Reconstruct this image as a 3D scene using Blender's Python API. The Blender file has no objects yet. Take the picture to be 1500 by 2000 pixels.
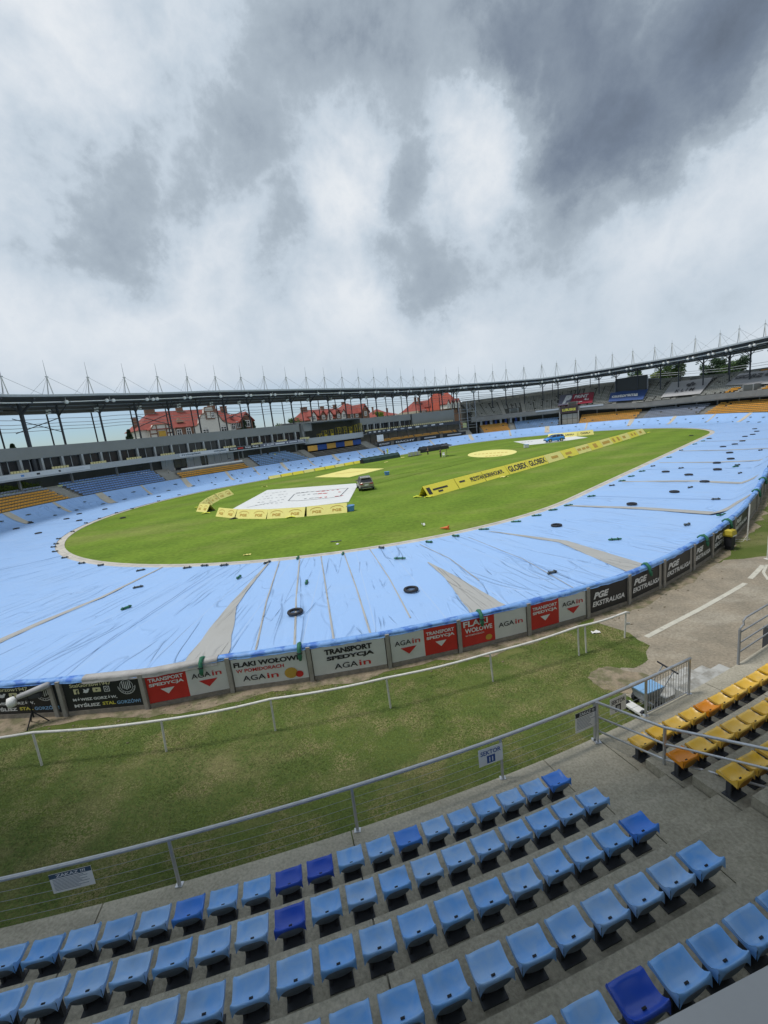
import bpy, bmesh, math, random
from mathutils import Vector, Matrix, noise
random.seed(11)
PI = math.pi
scene = bpy.context.scene
COL = scene.collection

# ------------------------------------------------------------------ camera
H = 7.8
FPX, DPX, ROLL = 850.0, 4315.0, 0.1108
_n = Vector((DPX*math.sin(ROLL), DPX*math.cos(ROLL), FPX)).normalized()
_fw = (Vector((0, 0, 1)) - _n[2]*_n).normalized()
_rt = _n.cross(_fw)
def c2w(d):
    d = Vector(d); return Vector((d.dot(_rt), d.dot(_fw), -d.dot(_n)))
cam = bpy.data.cameras.new('camera'); camo = bpy.data.objects.new('camera', cam); COL.objects.link(camo)
X, Y, Z = c2w((1, 0, 0)), c2w((0, -1, 0)), c2w((0, 0, -1))
camo.matrix_world = Matrix(((X.x, Y.x, Z.x, 0), (X.y, Y.y, Z.y, 0), (X.z, Y.z, Z.z, H), (0, 0, 0, 1)))
cam.sensor_fit = 'VERTICAL'; cam.sensor_height = 36.0; cam.sensor_width = 27.0
cam.lens = FPX/2000*36.0
cam.clip_start = 0.05; cam.clip_end = 3000
scene.camera = camo
scene.render.resolution_x = 768; scene.render.resolution_y = 1024
def G(px, py, z=0.0):
    """where the sight line of photo pixel (px,py) meets height z"""
    d = c2w((px-750, py-1000, FPX)); t = (z-H)/d.z
    return Vector((d.x*t, d.y*t, z))
def pdir(px, py):
    return c2w((px-750, py-1000, FPX)).normalized()

# ------------------------------------------------------------------ world
SUN_DIR = Vector((-0.42, -0.03, 1.0)).normalized()
elev = math.asin(SUN_DIR.z); azim = math.atan2(SUN_DIR.x, SUN_DIR.y)
world = bpy.data.worlds.new('World'); scene.world = world; world.use_nodes = True
nt = world.node_tree; nt.nodes.clear()
def NN(t, **k):
    n = nt.nodes.new(t)
    for a, b in k.items(): setattr(n, a, b)
    return n
def WM(op, a, b=None, c=None):
    n = NN('ShaderNodeMath', operation=op)
    for i, v in enumerate((a, b, c)):
        if v is None: continue
        if hasattr(v, 'links') or hasattr(v, 'is_linked'): nt.links.new(v, n.inputs[i])
        else: n.inputs[i].default_value = v
    return n.outputs[0]
out = NN('ShaderNodeOutputWorld')
sky = NN('ShaderNodeTexSky', sky_type='NISHITA'); sky.sun_disc = False
sky.sun_elevation = elev; sky.sun_rotation = azim; sky.altitude = 50; sky.air_density = 1.0; sky.dust_density = 0.6
bg1 = NN('ShaderNodeBackground'); bg1.inputs[1].default_value = 0.1
sm = NN('ShaderNodeMix', data_type='RGBA', blend_type='MULTIPLY'); sm.inputs['Factor'].default_value = 1.0; nt.links.new(sky.outputs[0], sm.inputs['A']); sm.inputs['B'].default_value = (.50, .62, .78, 1)
nt.links.new(sm.outputs['Result'], bg1.inputs[0])
tc = NN('ShaderNodeTexCoord')
sep = NN('ShaderNodeSeparateXYZ'); nt.links.new(tc.outputs['Generated'], sep.inputs[0])
zz = WM('ADD', WM('MAXIMUM', sep.outputs[2], 0.0), 0.28)
comb = NN('ShaderNodeCombineXYZ')
nt.links.new(WM('DIVIDE', sep.outputs[0], zz), comb.inputs[0]); nt.links.new(WM('DIVIDE', sep.outputs[1], zz), comb.inputs[1])
def wnoise(scale, detail, rough, dist=0.0, seed=0.0, src=None):
    n = NN('ShaderNodeTexNoise'); n.inputs['Scale'].default_value = scale; n.inputs['Detail'].default_value = detail
    n.inputs['Roughness'].default_value = rough; n.inputs['Distortion'].default_value = dist
    ad = NN('ShaderNodeVectorMath', operation='ADD'); nt.links.new(src or comb.outputs[0], ad.inputs[0]); ad.inputs[1].default_value = (seed, seed*0.7, seed*1.3)
    nt.links.new(ad.outputs[0], n.inputs['Vector']); return n
# ragged direction for the big cloud masses
wn = wnoise(4.0, 9, 0.66, 0.0, 3.0, tc.outputs['Generated'])
sub = NN('ShaderNodeVectorMath', operation='SUBTRACT'); nt.links.new(wn.outputs['Color'], sub.inputs[0]); sub.inputs[1].default_value = (0.5, 0.5, 0.5)
scl = NN('ShaderNodeVectorMath', operation='SCALE'); nt.links.new(sub.outputs[0], scl.inputs[0]); scl.inputs['Scale'].default_value = 0.22
add = NN('ShaderNodeVectorMath', operation='ADD'); nt.links.new(tc.outputs['Generated'], add.inputs[0]); nt.links.new(scl.outputs[0], add.inputs[1])
nrm = NN('ShaderNodeVectorMath', operation='NORMALIZE'); nt.links.new(add.outputs[0], nrm.inputs[0])
# cloud brightness: measured masses (direction, angular size, amount) over a grey deck of 0.74
CLOUDS = [(0.454, 0.758, 0.469, 0.10, -0.222), (-0.420, 0.689, 0.590, 0.10, 0.125), (0.084, 0.782, 0.618, 0.10, -0.104), (0.573, 0.779, 0.256, 0.10, 0.099), (-0.136, 0.976, 0.169, 0.16, 0.037), (-0.386, 0.842, 0.378, 0.06, -0.070), (-0.530, 0.824, 0.200, 0.10, 0.064), (0.207, 0.844, 0.495, 0.06, 0.142), (0.269, 0.764, 0.587, 0.06, 0.084), (0.566, 0.668, 0.483, 0.06, -0.207), (-0.138, 0.839, 0.525, 0.06, -0.104), (0.395, 0.845, 0.361, 0.06, -0.007), (-0.307, 0.894, 0.325, 0.06, 0.070), (-0.042, 0.876, 0.480, 0.06, 0.016), (0.137, 0.963, 0.234, 0.06, -0.163), (0.301, 0.944, 0.133, 0.10, 0.061), (0.624, 0.767, 0.145, 0.06, -0.077), (0.237, 0.892, 0.386, 0.06, 0.119), (0.114, 0.888, 0.446, 0.06, -0.148), (-0.192, 0.758, 0.624, 0.06, 0.047), (0.299, 0.915, 0.270, 0.06, -0.041), (0.039, 0.985, 0.168, 0.06, 0.017), (0.663, 0.747, 0.060, 0.06, 0.073), (0.174, 0.973, 0.151, 0.06, 0.103), (0.433, 0.723, 0.539, 0.06, 0.021), (-0.342, 0.919, 0.196, 0.06, 0.065), (0.019, 0.903, 0.430, 0.06, 0.149), (-0.429, 0.775, 0.463, 0.06, -0.054), (0.605, 0.704, 0.371, 0.06, 0.084), (0.060, 0.928, 0.367, 0.06, -0.074), (0.047, 0.970, 0.240, 0.06, 0.105), (0.371, 0.786, 0.495, 0.06, -0.011), (-0.406, 0.855, 0.323, 0.06, -0.068), (-0.501, 0.739, 0.450, 0.06, 0.036), (-0.010, 0.780, 0.625, 0.06, -0.043), (0.494, 0.823, 0.281, 0.06, 0.042), (0.513, 0.853, 0.095, 0.06, 0.026), (0.179, 0.799, 0.574, 0.06, -0.035), (0.503, 0.697, 0.511, 0.06, 0.057), (-0.242, 0.891, 0.383, 0.06, 0.049), (-0.155, 0.931, 0.331, 0.06, -0.039), (0.408, 0.879, 0.247, 0.06, -0.033), (-0.084, 0.964, 0.253, 0.06, 0.050), (-0.210, 0.942, 0.260, 0.06, 0.035), (0.274, 0.786, 0.555, 0.06, -0.270), (0.284, 0.830, 0.479, 0.06, 0.095), (0.293, 0.875, 0.386, 0.06, -0.066), (0.387, 0.826, 0.411, 0.06, -0.108), (-0.444, 0.874, 0.199, 0.06, 0.058), (-0.583, 0.771, 0.256, 0.06, 0.056), (-0.347, 0.810, 0.473, 0.06, -0.025), (-0.335, 0.741, 0.582, 0.06, 0.025), (0.540, 0.741, 0.400, 0.06, -0.053), (0.074, 0.854, 0.514, 0.06, 0.032)]
acc = None
for (dx, dy, dz, sg, wt) in CLOUDS:
    dt = NN('ShaderNodeVectorMath', operation='DOT_PRODUCT'); nt.links.new(nrm.outputs[0], dt.inputs[0]); dt.inputs[1].default_value = (dx, dy, dz)
    e = WM('EXPONENT', WM('MULTIPLY_ADD', dt.outputs['Value'], 1/(sg*sg), -1/(sg*sg)))
    acc = WM('MULTIPLY_ADD', e, wt, 0.74 if acc is None else acc)
n1 = wnoise(2.6, 9, 0.60, 0.25, 7.0, tc.outputs['Generated'])
n2 = wnoise(6.0, 10, 0.60, 0.1, 4.7, tc.outputs['Generated'])
n3 = wnoise(1.3, 3, 0.5, 0.3, 11.0, tc.outputs['Generated'])
hz = NN('ShaderNodeMapRange', interpolation_type='SMOOTHSTEP'); nt.links.new(sep.outputs[2], hz.inputs[0])
hz.inputs[1].default_value = 0.05; hz.inputs[2].default_value = 0.40; hz.inputs[3].default_value = 0.30; hz.inputs[4].default_value = 1.0
# billows: sharp lit tops where the noise folds
bil = WM('ABSOLUTE', WM('SUBTRACT', n2.outputs['Fac'], 0.5))
det = WM('ADD', WM('MULTIPLY', WM('SUBTRACT', n1.outputs['Fac'], 0.5), 0.12), WM('MULTIPLY', WM('SUBTRACT', 0.095, bil), 0.50))
det = WM('ADD', det, WM('MULTIPLY', WM('SUBTRACT', n3.outputs['Fac'], 0.5), 0.10))
tot = WM('ADD', acc, WM('MULTIPLY', det, hz.outputs[0]))
def edge_(lo, hi, a, b_):
    r = NN('ShaderNodeMapRange', interpolation_type='SMOOTHSTEP'); nt.links.new(tot, r.inputs[0])
    for i_, v_ in zip((1, 2, 3, 4), (lo, hi, a, b_)): r.inputs[i_].default_value = v_
    return r.outputs[0]
tot = WM('ADD', WM('MULTIPLY', tot, 0.80), WM('ADD', edge_(0.71, 0.77, 0.0, 0.050), WM('ADD', edge_(0.58, 0.66, 0.0, 0.035), 0.080)))
ramp = NN('ShaderNodeValToRGB'); nt.links.new(tot, ramp.inputs[0])
cr = ramp.color_ramp; cr.interpolation = 'LINEAR'
stops = [(0.25, (.055, .068, .090)), (0.40, (0.086, 0.106, 0.137)), (0.48, (0.121, 0.150, 0.195)), (0.58, (0.186, 0.223, 0.268)), (0.68, (0.272, 0.318, 0.364)), (0.78, (0.377, 0.432, 0.487)), (0.84, (0.462, 0.503, 0.546)), (0.92, (0.579, 0.597, 0.614))]
while len(cr.elements) < len(stops): cr.elements.new(0.5)
for el, (p, c) in zip(cr.elements, stops): el.position = p; el.color = (*c, 1)
bg2 = NN('ShaderNodeBackground'); nt.links.new(ramp.outputs[0], bg2.inputs[0]); bg2.inputs[1].default_value = 1.0
# blue gap low in the sky
gn = wnoise(1.4, 5, 0.55, 0.2, 21.0)
gd = NN('ShaderNodeVectorMath', operation='DOT_PRODUCT'); nt.links.new(tc.outputs['Generated'], gd.inputs[0]); gd.inputs[1].default_value = pdir(120, 850)
gap = WM('MULTIPLY', WM('EXPONENT', WM('MULTIPLY', WM('SUBTRACT', 1.0, gd.outputs['Value']), -1/(.42*.42))), 1.0)
lowm = NN('ShaderNodeMapRange'); nt.links.new(sep.outputs[2], lowm.inputs[0]); lowm.inputs[1].default_value = 0.05; lowm.inputs[2].default_value = 0.13; lowm.inputs[3].default_value = 1; lowm.inputs[4].default_value = 0
gap = WM('MULTIPLY', gap, lowm.outputs[0])
cov = WM('SUBTRACT', 0.97, gap)
mix = NN('ShaderNodeMixShader'); nt.links.new(cov, mix.inputs[0]); nt.links.new(bg1.outputs[0], mix.inputs[1]); nt.links.new(bg2.outputs[0], mix.inputs[2])
nt.links.new(mix.outputs[0], out.inputs[0])

sun = bpy.data.lights.new('sun', 'SUN'); suno = bpy.data.objects.new('sun', sun); COL.objects.link(suno)
sun.energy = 1.5; sun.angle = math.radians(12); sun.color = (1.0, 0.96, 0.90)
suno.rotation_euler = SUN_DIR.to_track_quat('Z', 'Y').to_euler(); suno.location = (0, 0, 60)
vs = scene.view_settings; scene.display_settings.display_device = 'sRGB'
vs.view_transform = 'Standard'; vs.look = 'None'; vs.gamma = 1; vs.exposure = 0.58; vs.use_curve_mapping = False

# ------------------------------------------------------------------ materials
MATS = {}
def mat(name, col, rough=0.7, metal=0.0, var=0.12, scale=3.0, bump=0.0, bscale=30.0, spec=0.4, objvar=0.0, detail=4, col2=None, c2scale=1.0, c2lo=.45, c2hi=.6, coat=0.0):
    if name in MATS: return MATS[name]
    m = bpy.data.materials.new(name); m.use_nodes = True; t = m.node_tree; b = t.nodes['Principled BSDF']
    b.inputs['Roughness'].default_value = rough; b.inputs['Metallic'].default_value = metal
    b.inputs['Specular IOR Level'].default_value = spec; b.inputs['Coat Weight'].default_value = coat
    tc = t.nodes.new('ShaderNodeTexCoord')
    n = t.nodes.new('ShaderNodeTexNoise'); n.inputs['Scale'].default_value = scale; n.inputs['Detail'].default_value = detail; n.inputs['Roughness'].default_value = .65
    t.links.new(tc.outputs['Object'], n.inputs['Vector'])
    src = None
    rgb = t.nodes.new('ShaderNodeRGB'); rgb.outputs[0].default_value = (*col, 1); src = rgb.outputs[0]
    if col2:
        n2 = t.nodes.new('ShaderNodeTexNoise'); n2.inputs['Scale'].default_value = c2scale; n2.inputs['Detail'].default_value = 6; n2.inputs['Roughness'].default_value = .6
        t.links.new(tc.outputs['Object'], n2.inputs['Vector'])
        mr = t.nodes.new('ShaderNodeMapRange'); t.links.new(n2.outputs['Fac'], mr.inputs[0]); mr.inputs[1].default_value = c2lo; mr.inputs[2].default_value = c2hi
        mx = t.nodes.new('ShaderNodeMix'); mx.data_type = 'RGBA'; t.links.new(mr.outputs[0], mx.inputs['Factor']); t.links.new(src, mx.inputs['A']); mx.inputs['B'].default_value = (*col2, 1)
        src = mx.outputs['Result']
    hs = t.nodes.new('ShaderNodeHueSaturation'); t.links.new(src, hs.inputs['Color'])
    mr = t.nodes.new('ShaderNodeMapRange'); t.links.new(n.outputs['Fac'], mr.inputs[0]); mr.inputs[1].default_value = .25; mr.inputs[2].default_value = .75
    mr.inputs[3].default_value = 1-var; mr.inputs[4].default_value = 1+var
    v = mr.outputs[0]
    if objvar:
        oi = t.nodes.new('ShaderNodeObjectInfo'); m2 = t.nodes.new('ShaderNodeMapRange'); t.links.new(oi.outputs['Random'], m2.inputs[0]); m2.inputs[3].default_value = 1-objvar; m2.inputs[4].default_value = 1+objvar
        mm = t.nodes.new('ShaderNodeMath'); mm.operation = 'MULTIPLY'; t.links.new(v, mm.inputs[0]); t.links.new(m2.outputs[0], mm.inputs[1]); v = mm.outputs[0]
    t.links.new(v, hs.inputs['Value'])
    t.links.new(hs.outputs[0], b.inputs['Base Color'])
    if bump:
        nb = t.nodes.new('ShaderNodeTexNoise'); nb.inputs['Scale'].default_value = bscale; nb.inputs['Detail'].default_value = 5; t.links.new(tc.outputs['Object'], nb.inputs['Vector'])
        bp = t.nodes.new('ShaderNodeBump'); bp.inputs['Strength'].default_value = min(1, bump); bp.inputs['Distance'].default_value = 0.03
        t.links.new(nb.outputs['Fac'], bp.inputs['Height']); t.links.new(bp.outputs[0], b.inputs['Normal'])
    MATS[name] = m; return m

def grassmat(name, a, b_, c, s1, s2, bump=.6):
    m = bpy.data.materials.new(name); m.use_nodes = True; t = m.node_tree; b = t.nodes['Principled BSDF']
    b.inputs['Roughness'].default_value = .9; b.inputs['Specular IOR Level'].default_value = .15
    tc = t.nodes.new('ShaderNodeTexCoord')
    def nz(sc, det, seed=0, stretch=(1, 1, 1), rot=0):
        mp = t.nodes.new('ShaderNodeMapping'); mp.inputs['Scale'].default_value = stretch; mp.inputs['Location'].default_value = (seed, seed, 0); mp.inputs['Rotation'].default_value = (0, 0, rot)
        t.links.new(tc.outputs['Object'], mp.inputs[0])
        n = t.nodes.new('ShaderNodeTexNoise'); n.inputs['Scale'].default_value = sc; n.inputs['Detail'].default_value = det; n.inputs['Roughness'].default_value = .65; t.links.new(mp.outputs[0], n.inputs['Vector']); return n.outputs['Fac']
    def mrg(f, lo, hi):
        r = t.nodes.new('ShaderNodeMapRange'); t.links.new(f, r.inputs[0]); r.inputs[1].default_value = lo; r.inputs[2].default_value = hi; return r.outputs[0]
    def mixc(f, A, B):
        x = t.nodes.new('ShaderNodeMix'); x.data_type = 'RGBA'; t.links.new(f, x.inputs['Factor'])
        for k, v in (('A', A), ('B', B)):
            if isinstance(v, tuple): x.inputs[k].default_value = (*v, 1)
            else: t.links.new(v, x.inputs[k])
        return x.outputs['Result']
    r1 = mixc(mrg(nz(s1, 5), .35, .65), a, b_)
    r2 = mixc(mrg(nz(s1*.35, 4, 9, (1, 2.2, 1), .76), .50, .72), r1, c)
    wv = t.nodes.new('ShaderNodeTexWave'); wv.inputs['Scale'].default_value = .055 if s1 < .3 else .02; wv.inputs['Distortion'].default_value = 1.2; wv.inputs['Detail'].default_value = 3; mpw = t.nodes.new('ShaderNodeMapping'); mpw.inputs['Rotation'].default_value = (0, 0, -.76-PI/2); t.links.new(tc.outputs['Object'], mpw.inputs[0]); t.links.new(mpw.outputs[0], wv.inputs['Vector'])
    hw_ = t.nodes.new('ShaderNodeHueSaturation'); mw = t.nodes.new('ShaderNodeMapRange'); t.links.new(wv.outputs['Fac'], mw.inputs[0]); mw.inputs[3].default_value = .93; mw.inputs[4].default_value = 1.07; t.links.new(mw.outputs[0], hw_.inputs['Value']); t.links.new(r2, hw_.inputs['Color']); r2 = hw_.outputs[0]
    f = nz(s2, 6, 3)
    hs = t.nodes.new('ShaderNodeHueSaturation'); t.links.new(r2, hs.inputs['Color'])
    mr = t.nodes.new('ShaderNodeMapRange'); t.links.new(f, mr.inputs[0]); mr.inputs[1].default_value = .3; mr.inputs[2].default_value = .7; mr.inputs[3].default_value = .76; mr.inputs[4].default_value = 1.24
    t.links.new(mr.outputs[0], hs.inputs['Value']); t.links.new(hs.outputs[0], b.inputs['Base Color'])
    bp = t.nodes.new('ShaderNodeBump'); bp.inputs['Strength'].default_value = bump; bp.inputs['Distance'].default_value = .05
    t.links.new(f, bp.inputs['Height']); t.links.new(bp.outputs[0], b.inputs['Normal'])
    MATS[name] = m; return m

M_grass_in = grassmat('infield_turf', (.118, .195, .020), (.160, .240, .027), (.215, .24, .06), .16, 2.6, .45)
M_lawn = grassmat('lawn_turf', (.085, .125, .026), (.125, .155, .038), (.23, .215, .095), .5, 24.0, .6)
M_blade = mat('grass_blades', (.115, .165, .034), .8, var=.5, scale=22, col2=(.26, .24, .10), c2scale=.9, c2lo=.45, c2hi=.62)
M_soil = mat('bare_soil', (.30, .245, .175), .95, var=.3, scale=5, bump=.8, bscale=25, col2=(.17, .16, .09), c2scale=2.2)
M_yard_old = mat('plain_asphalt', (.345, .30, .235), .9, var=.30, scale=1.6, bump=.9, bscale=20, col2=(.25, .225, .18), c2scale=.45, c2lo=.42, c2hi=.62, detail=9)
M_yard = grassmat('dusty_asphalt', (.36, .31, .24), (.27, .24, .19), (.43, .39, .32), .9, 12.0, .8)
M_track = mat('shale_track', (.22, .19, .16), .95, var=.2)
M_far_ground = mat('far_ground', (.10, .13, .05), .95, var=.3, scale=.05)
M_conc = grassmat('terrace_concrete', (.50, .465, .38), (.42, .39, .31), (.34, .315, .25), 1.3, 20.0, .35)
M_conc_plain = mat('plain_concrete', (.47, .44, .365), .85, var=.2, scale=1.6, bump=.35, bscale=60, col2=(.33, .31, .25), c2scale=1.1, c2lo=.46, c2hi=.7, detail=9)
M_conc_far = mat('grey_concrete', (.36, .35, .32), .85, var=.15, scale=.5)
M_kerb = mat('kerb_concrete', (.50, .47, .42), .85, var=.25, scale=1.0)
M_metal = mat('galvanised_steel', (.55, .57, .60), .38, metal=.75, var=.12, scale=8)
M_grey_paint = mat('grey_steel', (.30, .32, .345), .5, metal=.2, var=.1)
M_dark_steel = mat('dark_steel', (.055, .06, .07), .6, var=.1)
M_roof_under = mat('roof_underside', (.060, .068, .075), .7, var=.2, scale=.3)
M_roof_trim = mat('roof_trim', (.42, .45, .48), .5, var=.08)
M_white = mat('white_paint', (.80, .80, .78), .5, var=.06)
M_whiterail = mat('weathered_white_paint', (.68, .67, .63), .55, var=.15, scale=6, col2=(.45, .42, .38), c2scale=5, c2lo=.6, c2hi=.75)
M_wood = mat('weathered_board', (.26, .235, .20), .9, var=.3, scale=6, bump=.4)
M_post = mat('concrete_post', (.33, .31, .28), .9, var=.25, scale=5)
M_black = mat('black_rubber', (.018, .02, .026), .65, var=.2)
M_blackvinyl = mat('black_vinyl', (.022, .024, .028), .45, var=.15)
M_redvinyl = mat('red_vinyl', (.56, .035, .03), .45, var=.08)
M_whitevinyl = mat('white_vinyl', (.66, .67, .66), .45, var=.07, scale=2, bump=.15, bscale=4)
M_txt_white = mat('white_print', (.74, .75, .76), .5, var=.03)
M_txt_black = mat('black_print', (.025, .025, .03), .5, var=.03)
M_txt_red = mat('red_print', (.55, .03, .03), .5, var=.03)
M_txt_yellow = mat('yellow_print', (.66, .60, .10), .5, var=.03)
M_txt_cream = mat('pale_yellow_print', (.68, .64, .38), .5, var=.03)
M_txt_blue = mat('blue_print', (.22, .42, .68), .5, var=.03)
M_yvinyl = mat('yellow_vinyl', (.86, .73, .07), .5, var=.05)
M_ypale = mat('pale_yellow_vinyl', (.84, .75, .24), .5, var=.06)
M_bluepl = mat('blue_plastic', (.09, .25, .55), .4, var=.08)
M_green = mat('green_canvas', (.035, .17, .10), .7, var=.25, scale=9, bump=.4)
M_grey_bag = mat('grey_canvas', (.10, .115, .115), .8, var=.25, scale=9, bump=.4)
M_glass = mat('dark_glass', (.028, .030, .034), .12, var=.3, scale=.6, spec=.6)
M_cream = mat('cream_seat', (.74, .67, .36), .5, var=.05)
M_roofred = mat('red_roof_tile', (.27, .060, .045), .75, var=.28, scale=.8, bump=.3, bscale=4, detail=8)
M_plaster = mat('white_plaster', (.70, .68, .62), .85, var=.08)
M_brick = mat('brown_brick', (.22, .125, .085), .9, var=.2, scale=2)
M_ochre = mat('ochre_board', (.55, .34, .06), .7, var=.1)
M_leaf = mat('tree_leaves', (.085, .145, .045), .8, var=.45, scale=.7)
M_leaf2 = mat('conifer_needles', (.05, .09, .045), .85, var=.4, scale=.8)
M_leafy = mat('yellow_green_leaves', (.17, .24, .03), .8, var=.4, scale=.8)
M_bark = mat('bark', (.09, .07, .05), .9, var=.3)
M_carbody = mat('bronze_grey_car_paint', (.30, .285, .25), .3, metal=.6, var=.04, coat=.6)
M_carblue = mat('blue_car_paint', (.03, .27, .75), .3, metal=.2, var=.04, coat=.6)
M_chrome = mat('bright_trim', (.6, .6, .6), .25, metal=.9, var=.04)
M_lampred = mat('red_lens', (.35, .02, .02), .3, var=.02)
M_screen = mat('screen_face', (.030, .034, .038), .4, var=.05)
M_navy = mat('navy_vinyl', (.055, .10, .26), .5, var=.08)
M_maroon = mat('maroon_vinyl', (.33, .035, .06), .5, var=.08)
M_greyvinyl = mat('grey_vinyl', (.42, .42, .43), .6, var=.1, scale=.4, bump=.3, bscale=1.5)
M_orange = mat('orange_plastic', (.75, .16, .04), .5, var=.1)
M_skin = mat('skin', (.45, .28, .2), .6, var=.05)
M_cloth = mat('dark_cloth', (.03, .035, .05), .8, var=.15)
M_vest = mat('hi_vis_cloth', (.62, .66, .05), .7, var=.1)
M_hair = mat('dark_hair', (.03, .02, .015), .8, var=.2)
M_paintline = mat('worn_line_paint', (.58, .56, .48), .85, var=.15, scale=3, col2=(.34, .31, .26), c2scale=6, c2lo=.56, c2hi=.7)

def seatmat(name, col, faded, amt):
    m = bpy.data.materials.new(name); m.use_nodes = True; t = m.node_tree; b = t.nodes['Principled BSDF']
    b.inputs['Roughness'].default_value = .30; b.inputs['Specular IOR Level'].default_value = .55
    tc = t.nodes.new('ShaderNodeTexCoord'); oi = t.nodes.new('ShaderNodeObjectInfo')
    ad = t.nodes.new('ShaderNodeVectorMath'); ad.operation = 'ADD'; t.links.new(tc.outputs['Object'], ad.inputs[0]); t.links.new(oi.outputs['Location'], ad.inputs[1])
    n = t.nodes.new('ShaderNodeTexNoise'); n.inputs['Scale'].default_value = 5; n.inputs['Detail'].default_value = 5; n.inputs['Distortion'].default_value = .8; t.links.new(ad.outputs[0], n.inputs['Vector'])
    a = t.nodes.new('ShaderNodeMath'); a.operation = 'MULTIPLY_ADD'; t.links.new(oi.outputs['Random'], a.inputs[0]); a.inputs[1].default_value = .30; t.links.new(n.outputs['Fac'], a.inputs[2])
    mr = t.nodes.new('ShaderNodeMapRange'); t.links.new(a.outputs[0], mr.inputs[0]); mr.inputs[1].default_value = .42; mr.inputs[2].default_value = .88; mr.inputs[4].default_value = amt
    x = t.nodes.new('ShaderNodeMix'); x.data_type = 'RGBA'; t.links.new(mr.outputs[0], x.inputs['Factor']); x.inputs['A'].default_value = (*col, 1); x.inputs['B'].default_value = (*faded, 1)
    # grime gathers in blotches
    n2 = t.nodes.new('ShaderNodeTexNoise'); n2.inputs['Scale'].default_value = 2.6; n2.inputs['Detail'].default_value = 7; t.links.new(ad.outputs[0], n2.inputs['Vector'])
    r2 = t.nodes.new('ShaderNodeMapRange'); t.links.new(n2.outputs['Fac'], r2.inputs[0]); r2.inputs[1].default_value = .5; r2.inputs[2].default_value = .75; r2.inputs[4].default_value = .35*amt
    y = t.nodes.new('ShaderNodeMix'); y.data_type = 'RGBA'; t.links.new(r2.outputs[0], y.inputs['Factor']); t.links.new(x.outputs['Result'], y.inputs['A']); y.inputs['B'].default_value = (.22, .25, .28, 1)
    t.links.new(y.outputs['Result'], b.inputs['Base Color'])
    MATS[name] = m; return m
M_seatblue = seatmat('faded_blue_plastic', (.18, .47, .98), (.42, .63, .93), .75)
M_seatmid = seatmat('blue_seat_plastic', (.05, .25, .85), (.12, .34, .85), .5)
M_seatroyal = seatmat('royal_blue_plastic', (.014, .08, .56), (.03, .11, .60), .4)
M_seatyel = seatmat('faded_yellow_plastic', (.92, .55, .04), (.90, .62, .17), .75)
M_seatora = seatmat('orange_yellow_plastic', (.86, .30, .008), (.86, .33, .02), .3)

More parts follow.
